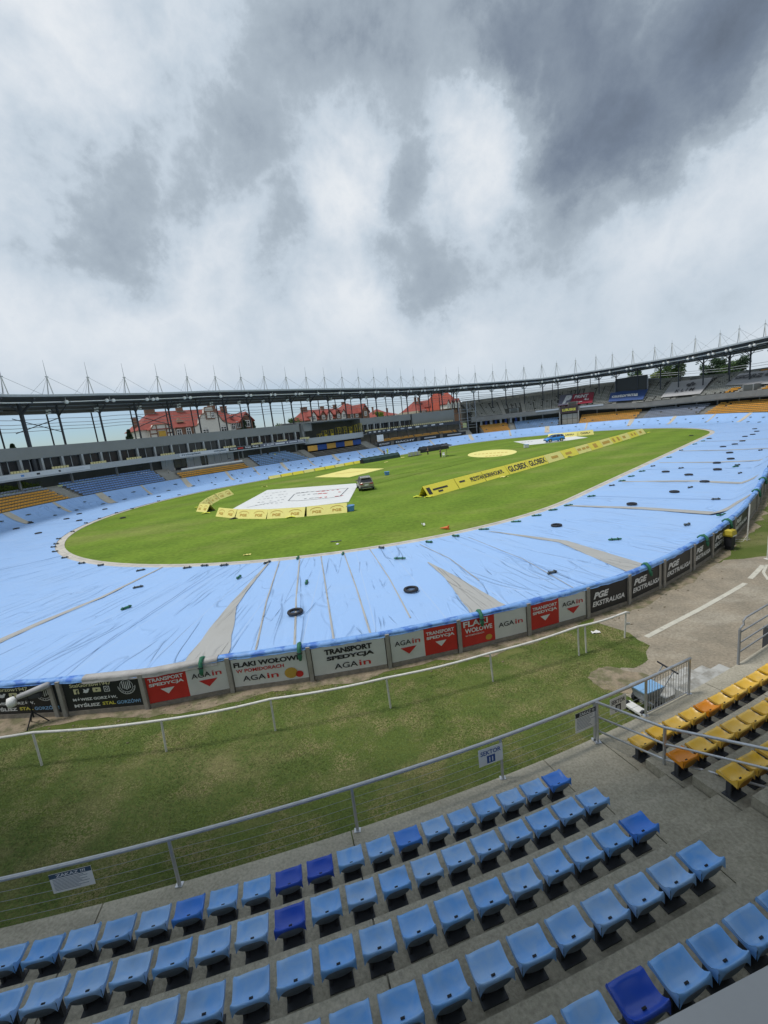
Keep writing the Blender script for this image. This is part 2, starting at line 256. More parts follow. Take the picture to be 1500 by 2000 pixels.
# ------------------------------------------------------------------ object helpers
def tag(o, label=None, cat=None, group=None, kind=None):
    if label: o['label'] = label
    if cat: o['category'] = cat
    if group: o['group'] = group
    if kind: o['kind'] = kind
    return o
def empty(name, loc=(0, 0, 0), rz=0.0, label=None, cat=None, group=None):
    o = bpy.data.objects.new(name, None); COL.objects.link(o); o.location = loc; o.rotation_euler = (0, 0, rz); o.empty_display_size = .2
    return tag(o, label, cat, group)
def linkmesh(name, me, parent=None, loc=None, rot=None, scale=None):
    o = bpy.data.objects.new(name, me); COL.objects.link(o)
    if parent is not None: o.parent = parent
    if loc is not None: o.location = loc
    if rot is not None: o.rotation_euler = rot
    if scale is not None: o.scale = scale
    return o
class MB:
    def __init__(s): s.v = []; s.f = []; s.mi = []; s.cur = 0
    def quad(s, a, b, c, d):
        i = len(s.v); s.v += [tuple(a), tuple(b), tuple(c), tuple(d)]; s.f.append((i, i+1, i+2, i+3)); s.mi.append(s.cur); return s
    def tri(s, a, b, c):
        i = len(s.v); s.v += [tuple(a), tuple(b), tuple(c)]; s.f.append((i, i+1, i+2)); s.mi.append(s.cur); return s
    def poly(s, pts):
        i = len(s.v); s.v += [tuple(p) for p in pts]; s.f.append(tuple(range(i, i+len(pts)))); s.mi.append(s.cur); return s
    def prism(s, pts, dv):
        """closed solid: polygon pts extruded by vector dv"""
        dv = Vector(dv); n = len(pts); i = len(s.v)
        s.v += [tuple(p) for p in pts] + [tuple(Vector(p)+dv) for p in pts]
        s.f.append(tuple(range(i+n-1, i-1, -1))); s.f.append(tuple(range(i+n, i+2*n))); s.mi += [s.cur]*2
        for k in range(n):
            k2 = (k+1) % n; s.f.append((i+k, i+k2, i+n+k2, i+n+k)); s.mi.append(s.cur)
        return s
    def box(s, c, d, ax=None, ay=None, az=None):
        """centre c, full sizes d, optional axes"""
        c = Vector(c); ax = Vector(ax or (1, 0, 0)); ay = Vector(ay or (0, 1, 0)); az = Vector(az) if az else ax.cross(ay)
        P = []
        for z in (-.5, .5):
            for (x, y) in ((-.5, -.5), (.5, -.5), (.5, .5), (-.5, .5)): P.append(tuple(c+ax*(x*d[0])+ay*(y*d[1])+az*(z*d[2])))
        i = len(s.v); s.v += P
        for f in ((3, 2, 1, 0), (4, 5, 6, 7), (0, 1, 5, 4), (1, 2, 6, 5), (2, 3, 7, 6), (3, 0, 4, 7)): s.f.append(tuple(i+k for k in f)); s.mi.append(s.cur)
        return s
    def tube(s, pts, r, n=6, cap=True):
        pts = [Vector(p) for p in pts]; rs = r if isinstance(r, (list, tuple)) else [r]*len(pts); rings = []
        up = None
        for k, p in enumerate(pts):
            if k == 0: t = pts[1]-pts[0]
            elif k == len(pts)-1: t = pts[-1]-pts[-2]
            else: t = (pts[k+1]-pts[k]).normalized()+(pts[k]-pts[k-1]).normalized()
            t.normalize()
            if up is None: up = Vector((0, 0, 1)) if abs(t.z) < .9 else Vector((1, 0, 0))
            a = t.cross(up).normalized(); b = a.cross(t).normalized(); up = b
            i = len(s.v)
            for q in range(n):
                g = 2*PI*q/n; s.v.append(tuple(p+a*(math.cos(g)*rs[k])+b*(math.sin(g)*rs[k])))
            rings.append(i)
        for k in range(len(rings)-1):
            for q in range(n):
                q2 = (q+1) % n; s.f.append((rings[k]+q, rings[k]+q2, rings[k+1]+q2, rings[k+1]+q)); s.mi.append(s.cur)
        if cap:
            s.f.append(tuple(rings[0]+q for q in range(n))[::-1]); s.f.append(tuple(rings[-1]+q for q in range(n))); s.mi += [s.cur]*2
        return s
    def grid(s, rows, close=False):
        """rows: list of rows of points"""
        i = len(s.v); n = len(rows[0])
        for r in rows: s.v += [tuple(p) for p in r]
        for a in range(len(rows)-1):
            for b in range(n-(0 if close else 1)):
                b2 = (b+1) % n
                s.f.append((i+a*n+b, i+a*n+b2, i+(a+1)*n+b2, i+(a+1)*n+b)); s.mi.append(s.cur)
        return s
    def mesh(s, name, mats, smooth=False):
        me = bpy.data.meshes.new(name); me.from_pydata(s.v, [], s.f)
        for m in (mats if isinstance(mats, (list, tuple)) else [mats]): me.materials.append(m)
        if len(me.materials) > 1: me.polygons.foreach_set('material_index', s.mi)
        bm = bmesh.new(); bm.from_mesh(me); bmesh.ops.recalc_face_normals(bm, faces=bm.faces); bm.to_mesh(me); bm.free()
        if smooth: me.polygons.foreach_set('use_smooth', [True]*len(me.polygons))
        me.update(); return me
    def build(s, name, mats, parent=None, smooth=False, loc=None, rot=None):
        return linkmesh(name, s.mesh(name, mats, smooth), parent, loc, rot)

ORD = 'first second third fourth fifth sixth seventh eighth ninth tenth eleventh twelfth thirteenth fourteenth fifteenth sixteenth seventeenth eighteenth nineteenth twentieth'.split()
TENS = {2: 'twenty', 3: 'thirty', 4: 'forty', 5: 'fifty'}
def ordn(i):
    """0 -> first"""
    if i < 20: return ORD[i]
    t, u = divmod(i+1, 10)
    if u == 0: return {3: 'thirtieth', 4: 'fortieth', 5: 'fiftieth'}[t]
    return TENS[t]+'-'+ORD[u-1]

# lettering: text turned into a mesh, fitted into a rectangle of the world
_tcache = {}
def textmesh(s, bold=.02, shear=0.0):
    k = (s, bold, shear)
    if k in _tcache: return _tcache[k]
    cu = bpy.data.curves.new('t', 'FONT'); cu.body = s; cu.offset = bold; cu.shear = shear; cu.resolution_u = 3
    o = bpy.data.objects.new('t', cu); COL.objects.link(o)
    dg = bpy.context.evaluated_depsgraph_get(); dg.update()
    me = bpy.data.meshes.new_from_object(o.evaluated_get(dg))
    vs_ = [v.co.copy() for v in me.vertices]; fs = [tuple(p.vertices) for p in me.polygons]
    bpy.data.objects.remove(o); bpy.data.curves.remove(cu); bpy.data.meshes.remove(me)
    x0 = min(v.x for v in vs_); x1 = max(v.x for v in vs_); y0 = min(v.y for v in vs_); y1 = max(v.y for v in vs_)
    vs_ = [((v.x-x0)/(x1-x0), (v.y-y0)/(y1-y0)) for v in vs_]
    _tcache[k] = (vs_, fs, (x1-x0)/(y1-y0)); return _tcache[k]
def lettering(s, surf, rect, m, parent, bold=.02, shear=0.0, name='lettering'):
    """surf(a,b)->point on the face for a,b in 0..1 across the panel; rect=(a0,b0,a1,b1)"""
    v, f, _ = textmesh(s, bold, shear); b = MB()
    a0, b0, a1, b1 = rect
    b.v = [tuple(surf(a0+(a1-a0)*x, b0+(b1-b0)*y)) for x, y in v]; b.f = f; b.mi = [0]*len(f)
    return b.build(name, m, parent)
def quadsurf(o, ex, ey, nrm, off=.006):
    o, ex, ey, nrm = Vector(o), Vector(ex), Vector(ey), Vector(nrm)
    return lambda a, b: o+ex*a+ey*b+nrm*off
def shape(pts, surf, m, parent, name):
    b = MB(); b.poly([surf(x, y) for x, y in pts]); return b.build(name, m, parent)

# ------------------------------------------------------------------ stadium ring coordinates
TH = 0.7623; SC = Vector((15.93228, 78.80418)); R0 = 30.6072; LS = 59.45472
PER = 2*LS+2*PI*R0; CT, ST = math.cos(TH), math.sin(TH)
def uv2w(u, v, z=0.0): return Vector((SC.x+CT*u-ST*v, SC.y+ST*u+CT*v, z))
def w2uv(p): dx, dy = p[0]-SC.x, p[1]-SC.y; return dx*CT+dy*ST, -dx*ST+dy*CT
def P(s, w, z=0.0):
    s = s % PER
    if s < LS: return uv2w(s-LS/2, R0+w, z)
    if s < LS+PI*R0: a = (s-LS)/R0; return uv2w(LS/2+(R0+w)*math.sin(a), (R0+w)*math.cos(a), z)
    if s < 2*LS+PI*R0: return uv2w(LS/2-(s-LS-PI*R0), -(R0+w), z)
    a = (s-2*LS-PI*R0)/R0; return uv2w(-LS/2-(R0+w)*math.sin(a), -(R0+w)*math.cos(a), z)
def N(s): return (P(s, 5)-P(s, 4))
def T(s): n = N(s); return Vector((n.y, -n.x, 0))     # direction of growing s
def SW(p):
    x, y = w2uv(p)
    if abs(x) <= LS/2: return ((x+LS/2) if y > 0 else LS+PI*R0+(LS/2-x)), abs(y)-R0
    if x > 0:
        a = math.atan2(x-LS/2, y); a = a if a >= 0 else a+2*PI; return LS+R0*a, math.hypot(x-LS/2, y)-R0
    a = math.atan2(-(x+LS/2), -y); a = a if a >= 0 else a+2*PI; return 2*LS+PI*R0+R0*a, math.hypot(x+LS/2, y)-R0
def interp(tab, s):
    if s <= tab[0][0]: return tab[0][1]
    for (a, b), (c, d) in zip(tab, tab[1:]):
        if s <= c: return b+(d-b)*(s-a)/(c-a)
    return tab[-1][1]
def sstep(a, b, x): t = max(0, min(1, (x-a)/(b-a))); return t*t*(3-2*t)
def frange(a, b, st): n = max(1, int(math.ceil((b-a)/st-1e-6))); return [a+(b-a)*k/n for k in range(n+1)]
def loft(prof, s0, s1, st, close=False):
    """prof(s) -> list of (w,z); returns rows"""
    return [[P(s, w, z) for (w, z) in prof(s)] for s in frange(s0, s1, st)]
# outer edge of the covered track (w) along the whole ring, near side measured, far side similar
WOUT = [(0, 13.6), (80, 14.0), (110, 14.3), (150, 13.0), (175, 11.8), (203, 11.85), (208.4, 12.1), (214, 12.2), (217.4, 12.3), (221, 12.8), (223, 13.16), (224.7, 13.5), (226.8, 13.95),
        (228.5, 14.3), (231.5, 14.5), (234.9, 14.75), (238.4, 14.85), (239.8, 15.3), (243.1, 15.52), (255, 15.5), (275, 14.6), (290, 14.2), (PER, 13.6)]
def wout(s): return interp(WOUT, s % PER)
def isfar(s): s = s % PER; return s > 262 or s < 165
def zt(s, w):
    """height of the tarpaulin surface"""
    s = s % PER; wo = wout(s)
    far = sstep(165, 150, s) if s < 200 else sstep(258, 275, s)
    ztop = 1.2+.75*far; wid = 1.5+1.3*far
    q = (w-(wo-wid))/wid
    z = 0.05+.10*max(0, w)/12
    if q > 0: z += (ztop-z)*(q**1.35)
    return z
# ------------------------------------------------------------------ ground
b = MB(); cx, cy = SC.x, SC.y
ring0 = [(cx+1500*math.cos(2*PI*k/48), cy+1500*math.sin(2*PI*k/48), -.12) for k in range(48)]
b.poly(ring0); tag(b.build('ground', M_far_ground), kind='structure')
b = MB(); rows = [[P(s, w, 0.0) for w in (-.02, -6, -14, -22, -29)] for s in frange(0, PER, 2.0)]
b.grid(rows)
b.quad(uv2w(-LS/2, -1.8, 0), uv2w(LS/2, -1.8, 0), uv2w(LS/2, 1.8, 0), uv2w(-LS/2, 1.8, 0))
tag(b.build('infield_grass', M_grass_in), kind='structure')
# concrete kerb between grass and track: a real step
b = MB(); b.grid(loft(lambda s: [(-.03, -.02), (-.03, .05), (.24, .06), (.26, .03), (.84, .02), (.84, -.02)], 0, PER, 1.5)); tag(b.build('kerb', M_kerb), kind='structure')
b = MB(); b.grid(loft(lambda s: [(.84, -.004), (wout(s)+.05, -.004)], 0, PER, 2.0)); tag(b.build('running_track', M_track), kind='structure')
b = MB(); b.grid(loft(lambda s: [(wout(s)+.05, 0), (wout(s)+4, 0), (wout(s)+9, 0), (50, 0)], 165, 262, 1.5)); tag(b.build('lawn', M_lawn), kind='structure')
b = MB(); b.grid(loft(lambda s: [(wout(s)+.05, 0), (50, 0)], 262-PER, 165, 3)); tag(b.build('concourse_ground', M_conc_far), kind='structure')

def ragged(pts, amp, step=.35, seed=0):
    o = []
    for k in range(len(pts)):
        a, c = Vector(pts[k]), Vector(pts[(k+1) % len(pts)]); L_ = (c-a).length; n = max(1, int(L_/step))
        for q in range(n):
            p = a.lerp(c, q/n); v = noise.noise_vector(p*1.3+Vector((seed, 0, 0)))*amp+noise.noise_vector(p*5+Vector((0, seed, 0)))*amp*.4
            o.append(Vector((p.x+v.x, p.y+v.y, p.z)))
    return o
# dusty yard on the right, with a ragged edge into the grass
yard_px = [(1160, 1212), (1232, 1238), (1266, 1262), (1268, 1290), (1240, 1304), (1205, 1302), (1190, 1318), (1200, 1342), (1240, 1365), (1330, 1400), (1500, 1330), (1900, 1250), (2100, 1060), (1620, 1020), (1510, 1085), (1440, 1092), (1395, 1100), (1360, 1120), (1290, 1152), (1215, 1180)]
yp = ragged([G(x, y, .004) for x, y in yard_px], .22, .3, 3)
b = MB()
from mathutils.geometry import delaunay_2d_cdt
res = delaunay_2d_cdt([Vector((p.x, p.y)) for p in yp], [], [list(range(len(yp)))], 1, 1e-4)
me = bpy.data.meshes.new('yard'); me.from_pydata([(v.x, v.y, .004) for v in res[0]], [], res[2]); me.materials.append(M_yard)
tag(linkmesh('yard', me), kind='structure')
# bare soil along the foot of the boards
b = MB(); rows = []
for s in frange(200, 262, .3):
    e = .55+.9*sstep(240, 246, s)+.5*noise.noise(Vector((s*.45, 0, 0)))+.3*noise.noise(Vector((s*1.7, 4, 0)))+.15*noise.noise(Vector((s*5, 9, 0)))
    rows.append([P(s, wout(s)+.05, .007), P(s, wout(s)+max(.25, e), .007)])
b.grid(rows); tag(b.build('soil_strip', M_soil), kind='structure')
k_ = 0
for (x, y, r) in ((1215, 1330, .55), (1190, 1318, .4), (1242, 1330, .35)):
    c = G(x, y, .010+.003*k_); pts = ragged([c+Vector((r*1.5*math.cos(a), r*math.sin(a), 0)) for a in [2*PI*q/10 for q in range(10)]], .16, .12, k_); k_ += 1
    b = MB(); b.poly(pts); tag(b.build('soil_patch', M_soil), kind='structure')
# painted lines in the yard
def line_on_ground(pts, wd, z=.012):
    b = MB(); rows = []
    for i, (x, y) in enumerate(pts):
        p = G(x, y, z); q = G(*pts[min(i+1, len(pts)-1)], z)-G(*pts[max(i-1, 0)], z); n = Vector((-q.y, q.x, 0)).normalized()*wd/2
        rows.append([p-n, p+n])
    b.grid(rows); return tag(b.build('painted_line', M_paintline), kind='structure')
line_on_ground([(1262, 1244), (1310, 1219), (1370, 1188), (1420, 1160), (1456, 1139)], .17)
line_on_ground([(1465, 1130), (1480, 1115), (1490, 1104)], .18)
line_on_ground([(1525, 1100), (1497, 1104), (1491, 1118), (1500, 1132), (1530, 1136)], .11)

# grass blades on the near lawn
def in_poly(x, y, pl):
    c = False; j = len(pl)-1
    for i in range(len(pl)):
        if (pl[i].y > y) != (pl[j].y > y) and x < (pl[j].x-pl[i].x)*(y-pl[i].y)/(pl[j].y-pl[i].y)+pl[i].x: c = not c
        j = i
    return c
TC = Vector((-13.5, 57.0))
b = MB(); cnt = 0
rnd = random.Random(5)
while cnt < 110000:
    x = rnd.uniform(-16, 12); y = rnd.uniform(4.5, 17)
    r = math.hypot(x-TC.x, y-TC.y)
    if r > 51.6: continue
    s, w = SW((x, y)); e = w-wout(s)
    if e < .45 or (e < 1.0 and noise.noise(Vector((x*1.1, y*1.1, 2))) < .0): continue
    if in_poly(x, y, yp): continue
    dens = noise.noise(Vector((x*.8, y*.8, 7)))
    if rnd.random() > .85+.5*dens: continue
    cnt += 1; h = rnd.uniform(.010, .026)*(1+.5*dens); a = rnd.uniform(0, 2*PI)
    dx, dy = math.cos(a)*.009, math.sin(a)*.009; lx, ly = math.cos(a+PI/2)*rnd.uniform(.03, .055), math.sin(a+PI/2)*rnd.uniform(.03, .055)
    b.tri((x-dx, y-dy, 0), (x+dx, y+dy, 0), (x+lx, y+ly, h))
    b.tri((x-dy*1.4+.012, y+dx*1.4, 0), (x+dy*1.4+.012, y-dx*1.4, 0), (x+.012+ly, y-lx, h*.8))
me = bpy.data.meshes.new('grass'); me.from_pydata(b.v, [], b.f); me.materials.append(M_blade)
tag(linkmesh('grass', me), label='short patchy green and straw coloured lawn grass below the front row', cat='grass', kind='stuff')

# ------------------------------------------------------------------ tarpaulins over the track
def tarpmat(name, col, rough, crease, cs, dark, seamcol):
    m = bpy.data.materials.new(name); m.use_nodes = True; t = m.node_tree; b = t.nodes['Principled BSDF']
    b.inputs['Roughness'].default_value = rough; b.inputs['Specular IOR Level'].default_value = .45
    uv = t.nodes.new('ShaderNodeUVMap')
    def mp(sc, rot=0, loc=(0, 0, 0)):
        x = t.nodes.new('ShaderNodeMapping'); x.inputs['Scale'].default_value = sc; x.inputs['Rotation'].default_value = (0, 0, rot); x.inputs['Location'].default_value = loc
        t.links.new(uv.outputs[0], x.inputs[0]); return x.outputs[0]
    def nz(v, sc, det, dist=0, rough=.6):
        n = t.nodes.new('ShaderNodeTexNoise'); n.inputs['Scale'].default_value = sc; n.inputs['Detail'].default_value = det; n.inputs['Distortion'].default_value = dist; n.inputs['Roughness'].default_value = rough
        t.links.new(v, n.inputs['Vector']); return n
    def M_(op, a, b_=None, c=None):
        n = t.nodes.new('ShaderNodeMath'); n.operation = op
        for i, v in enumerate((a, b_, c)):
            if v is None: continue
            if isinstance(v, (int, float)): n.inputs[i].default_value = v
            else: t.links.new(v, n.inputs[i])
        return n.outputs[0]
    # creases: ridges of warped noise in three directions
    def ridge(v, sc, wid, dist=.5):
        f = nz(v, sc, 1.5, dist).outputs['Fac']
        return M_('SUBTRACT', 1.0, M_('MINIMUM', M_('MULTIPLY', M_('ABSOLUTE', M_('SUBTRACT', f, .5)), 1/wid), 1.0))
    r1 = ridge(mp((1, .16, 1), .55), cs, .010); r2 = ridge(mp((1, .12, 1), -.5, (5, 2, 0)), cs*.8, .009); r3 = ridge(mp((1, .2, 1), 1.25, (9, 1, 0)), cs*.7, .009); r4 = ridge(mp((1.2, .07, 1), .1, (2, 7, 0)), cs*1.3, .012)
    gate = t.nodes.new('ShaderNodeMapRange'); t.links.new(nz(mp((1, 1, 1)), .22, 3).outputs['Fac'], gate.inputs[0]); gate.inputs[1].default_value = .44; gate.inputs[2].default_value = .60
    g2 = t.nodes.new('ShaderNodeMapRange'); t.links.new(nz(mp((1, 1, 1), 0, (31, 3, 0)), .3, 3).outputs['Fac'], g2.inputs[0]); g2.inputs[1].default_value = .46; g2.inputs[2].default_value = .6
    cr = M_('MAXIMUM', M_('MULTIPLY', M_('MAXIMUM', r1, M_('MULTIPLY', r4, .5)), gate.outputs[0]), M_('MULTIPLY', M_('MAXIMUM', r2, r3), g2.outputs[0]))
    soft = nz(mp((1, .35, 1), .3), 1.1, 4, .8).outputs['Fac']
    hgt = M_('ADD', M_('MULTIPLY', cr, -crease), M_('MULTIPLY', soft, .55))
    bp = t.nodes.new('ShaderNodeBump'); bp.inputs['Strength'].default_value = .75; bp.inputs['Distance'].default_value = .09; t.links.new(hgt, bp.inputs['Height']); t.links.new(bp.outputs[0], b.inputs['Normal'])
    # dust and faint fade
    dn = nz(mp((1, 1, 1), 0, (3, 9, 0)), .35, 7, .3, .62).outputs['Fac']
    mr = t.nodes.new('ShaderNodeMapRange'); t.links.new(dn, mr.inputs[0]); mr.inputs[1].default_value = .48; mr.inputs[2].default_value = .75; mr.inputs[4].default_value = .35
    x = t.nodes.new('ShaderNodeMix'); x.data_type = 'RGBA'; t.links.new(mr.outputs[0], x.inputs['Factor']); x.inputs['A'].default_value = (*col, 1); x.inputs['B'].default_value = (*dark, 1)
    # welded seams every two metres along the ring
    sx = t.nodes.new('ShaderNodeSeparateXYZ'); t.links.new(uv.outputs[0], sx.inputs[0])
    fr = M_('ABSOLUTE', M_('SUBTRACT', M_('FRACT', M_('MULTIPLY', sx.outputs[0], .5)), .5))
    seam = M_('MULTIPLY', M_('LESS_THAN', fr, .010), .45)
    y = t.nodes.new('ShaderNodeMix'); y.data_type = 'RGBA'; t.links.new(seam, y.inputs['Factor']); t.links.new(x.outputs['Result'], y.inputs['A']); y.inputs['B'].default_value = (*seamcol, 1)
    t.links.new(y.outputs['Result'], b.inputs['Base Color'])
    MATS[name] = m; return m
M_tarp = tarpmat('light_blue_tarpaulin', (.31, .50, .83), .42, 1.1, .55, (.36, .52, .78), (.42, .55, .76))
M_tarpgrey = tarpmat('grey_tarpaulin', (.40, .40, .385), .6, .8, .9, (.30, .29, .26), (.40, .40, .385))
M_tarpedge = mat('folded_blue_edge', (.20, .39, .76), .5, var=.2, scale=3, col2=(.07, .19, .58), c2scale=2.0, c2lo=.52, c2hi=.60, bump=.6, bscale=6)

def put_uv(me, uvs):
    l = me.uv_layers.new(name='UVMap')
    for poly in me.polygons:
        for li in poly.loop_indices: l.data[li].uv = uvs[me.loops[li].vertex_index]
def tarp_sheet(s0, s1, m, dz, near):
    ds = .35 if near else 1.1
    ss = frange(s0, s1, ds); rows = []; uvs = []
    for s in ss:
        wo = wout(s); ws = frange(.34, wo, .45 if near else 1.0); ws = [.70+(wo-.70)*k/(34 if near else 16) for k in range((34 if near else 16)+1)]
        r = []
        for w in ws:
            z = zt(s, w)+dz
            a = .032 if near else .03
            if w > .85 and w < wo-.05: z += a*noise.noise(Vector((s*1.1, w*.45, 1)))+a*.8*noise.noise(Vector((s*.5, w*1.3, 5)))
            z += .02*sstep(.6, .34, w)*0
            r.append(P(s, w, max(z, .03))); uvs.append((s, w))
        rows.append(r)
    b = MB(); b.grid(rows); me = b.mesh('tarpaulin', m, smooth=True); put_uv(me, uvs)
    return linkmesh('tarpaulin', me)
def hem(s0, s1, m, parent, near, seed, up=0.0):
    """outer edge folded over the board and hanging down outside"""
    rows = []
    for s in frange(s0, s1, .12 if near else 1.0):
        wo = wout(s); n1 = noise.noise(Vector((s*1.1, seed, 0))); n2 = noise.noise(Vector((s*4.5, seed, 3))); n3 = noise.noise(Vector((s*.35, 8, seed)))
        zt_ = zt(s, wo)+.012; drop = .085+.05*n3+.03*n1+.015*n2+up*3; zt_ += up
        rows.append([P(s, wo-.16, zt(s, wo-.16)+.03+.02*n2), P(s, wo-.04, zt_+.045+.02*n1), P(s, wo+.10, zt_+.035+.02*n2), P(s, wo+.155+up+.02*n2, zt_-.03), P(s, wo+.15+up+.025*n1, zt_-drop*.45), P(s, wo+.175+up+.035*n2, zt_-drop)])
    b = MB(); b.grid(rows); return b.build('hem', m, parent, smooth=True)
bounds = [0, 11, 22, 33, 44, 55, 66, 77, 88, 99, 110, 121, 132, 143, 154, 165, 176, 187, 198, 205.5, 213.5, 220.8, 228.2, 233.4, 238.1, 243.3, 251, 262, 273, 284, 295, 304, PER]
where = {}
for i, (a, c) in enumerate(zip(bounds, bounds[1:])):
    near = 198 <= a < 251
    o = tarp_sheet(a, c+(.10 if i < len(bounds)-2 else 0), M_tarp, .012*(i % 2), near)
    if a >= 251 and a < 300 or a >= 304: place = 'on the left bend'; n = bounds.index(a)
    if 198 <= a < 251:
        k = bounds.index(a)-bounds.index(198); lab = 'light blue tarpaulin sheet along the near boards, %s from the right end of the frame' % ordn(k)
    elif a < 77: lab = 'light blue tarpaulin sheet below the far left stand, %s from the left bend' % ordn(i)
    elif a < 165: lab = 'light blue tarpaulin sheet round the far bend, %s past the end of the boxes' % ordn(i-7)
    elif a < 198: lab = 'light blue tarpaulin sheet on the right hand straight, %s from the far bend' % ordn(i-15)
    else: lab = 'light blue tarpaulin sheet on the left bend, %s from the near boards' % ordn(i-26)
    tag(o, lab, 'tarpaulin', 'blue tarpaulins covering the track')
    # every sheet's rolled outer edge
    if 200 <= a < 262: hem(a, c, M_tarpedge, o, near, i)

def strip(poly, m, label, dz=.03, name='tarpaulin', grp='grey strips over the tarpaulin joints'):
    """poly: list of (px,py,z,width metres) along the strip"""
    pts = [(G(x, y, z), w) for x, y, z, w in poly]; rows = []; uvs = []
    for i in range(len(pts)-1):
        n = 12
        for q in range(n+(1 if i == len(pts)-2 else 0)):
            t = q/n; p = pts[i][0].lerp(pts[i+1][0], t); w = pts[i][1]*(1-t)+pts[i+1][1]*t
            d = (pts[i+1][0]-pts[i][0]); nn = Vector((-d.y, d.x, 0)).normalized(); r = []
            for e in (-.5, -.25, 0, .25, .5):
                c = p+nn*(w*e*(1+.10*noise.noise(p*2.0))); s, ww = SW(c); ww = min(ww, wout(s)+.02)
                c = P(s, ww, zt(s, ww)+dz+.012*(1-abs(e)*2)+.012*noise.noise(c*1.5)); r.append(c); uvs.append((s*1.5+30, ww))
            rows.append(r)
    b = MB(); b.grid(rows); me = b.mesh(name, m, smooth=True); put_uv(me, uvs); o = linkmesh(name, me)
    return tag(o, label, 'tarpaulin', grp)
strip([(318, 1108, .06, .15), (200, 1168, .06, .30), (90, 1215, .06, .45), (-60, 1277, .2, .6)], M_tarpgrey, 'pale grey tarpaulin strip running to the left edge of the near bend')
wedge_ = strip([(526, 1098, .06, .10), (475, 1160, .06, .30), (452, 1190, .06, .5), (372, 1288, 1.0, 2.0)], M_tarpgrey, 'grey tarpaulin wedge left of the two nearest tyres')
strip([(836, 1100, .06, .08), (880, 1130, .06, .55), (985, 1178, 1.0, 1.9)], M_tarpgrey, 'grey tarpaulin wedge right of the nearest tyre pair')
strip([(955, 1038, .06, .08), (1100, 1060, .06, .55), (1275, 1086, 1.0, 1.5)], M_tarpgrey, 'grey tarpaulin wedge meeting the black boards')
strip([(1108, 988, .06, .35), (1250, 994, .06, .7), (1405, 993, .5, .85), (1458, 962, 1.1, 1.0)], M_tarpgrey, 'grey tarpaulin strip crossing the right hand straight, nearest of the long ones')
strip([(1215, 941, .06, .4), (1350, 941, .06, .8), (1478, 934, .6, .9)], M_tarpgrey, 'grey tarpaulin strip crossing the straight, second of the long ones')
strip([(1288, 904, .06, .4), (1400, 904, .06, .7), (1500, 896, .3, .7)], M_tarpgrey, 'grey tarpaulin strip crossing the straight, third of the long ones')
strip([(1331, 881, .06, .4), (1420, 880, .06, .6), (1520, 874, .2, .6)], M_tarpgrey, 'grey tarpaulin strip crossing the straight, fourth of the long ones')
strip([(1360, 863, .06, .25), (1440, 861, .06, .30), (1530, 855, .2, .35)], M_tarpgrey, 'grey tarpaulin strip crossing the straight, farthest of the long ones')
for k, ((x0, y0), (x1, y1), wd) in enumerate([((546, 1096), (495, 1262), .07), ((585, 1094), (573, 1245), .08), ((627, 1087), (650, 1236), .07), ((671, 1079), (722, 1224), .07), ((720, 1070), (800, 1192), .06), ((915, 1050), (1130, 1140), .035), ((820, 1064), (935, 1120), .05)]):
    strip([(x0, y0, .06, wd), ((x0+x1)/2, (y0+y1)/2, .06, wd), (x1, y1, .5, wd*1.2)], M_tarpgrey, 'narrow pale joint strip on the near tarpaulins, %s from the left' % ordn(k), name='joint_strip', grp='narrow joint strips on the near tarpaulins')
hem(238.5, 241.2, mat('grey_hem', (.40, .39, .38), .6, var=.2, scale=3, bump=.9, bscale=5), wedge_, True, 77, .02)
# beige lap pieces on the far slope
M_lap = mat('beige_tarpaulin', (.52, .47, .38), .7, var=.12, scale=1.5)
laps = [286.5, 291.8, 297.2, 302.6, 308.3, 4.8, 11.2, 18.5, 26, 34, 42.5, 50.5, 59, 68, 78, 87, 95, 103, 111.5, 119.5, 127, 134]
for k, s in enumerate(laps):
    wd = [.8, .4, 1.0, .3, .8, .6, .35][k % 7]; rows = []
    for a in frange(-wd/2, wd/2, .3):
        rows.append([P(s+a*(1+.1*math.sin(w*2+k)), w, zt(s, w)+.05) for w in frange(wout(s)-3.0+.4*math.sin(k*2.2), wout(s)-.02, .4)])
    b = MB(); b.grid(rows); o = b.build('lap_piece', M_lap, smooth=True)
    tag(o, 'beige lap piece on the sloping far tarpaulins, %s along from the left' % ordn(k), 'tarpaulin', 'beige lap pieces on the far slope')

# ------------------------------------------------------------------ boards round the track (near side)
fence = empty('track_fence', (0, 0, 0), 0, 'low board fence of grey posts and planks holding the near edge of the blue tarpaulins', 'fence')
post_px = [(-40, 1411), (133, 1397), (295, 1378), (455, 1353), (611.7, 1323), (760, 1295), (898, 1271.5), (1028.5, 1236), (1138, 1201.5), (1212, 1173), (1290, 1145), (1350.5, 1112.7), (1389.5, 1089)]
posts = [P(SW(G(x, y))[0], wout(SW(G(x, y))[0])+.13) for x, y in post_px]
s_last = SW(posts[-1])[0]; s_first = SW(posts[0])[0]
posts = [P(s_first+2.5*k, wout(s_first+2.5*k)+.13) for k in range(4, 0, -1)]+posts+[P(s_last-2.5*k, wout(s_last-2.5*k)+.13) for k in range(1, 17)]
pm = MB().box((0, 0, .60), (.13, .13, 1.20)); pmesh = pm.mesh('post', M_post)
for p in posts:
    s = SW(p)[0]; o = linkmesh('post', pmesh, fence, p, (0, 0, math.atan2(N(s).y, N(s).x)+random.uniform(-.04, .04)))
    if posts.index(p) in (5, 14, 15): linkmesh('post', pmesh, fence, p+T(s)*.28, (0.02, 0, math.atan2(N(s).y, N(s).x)))
panels = []
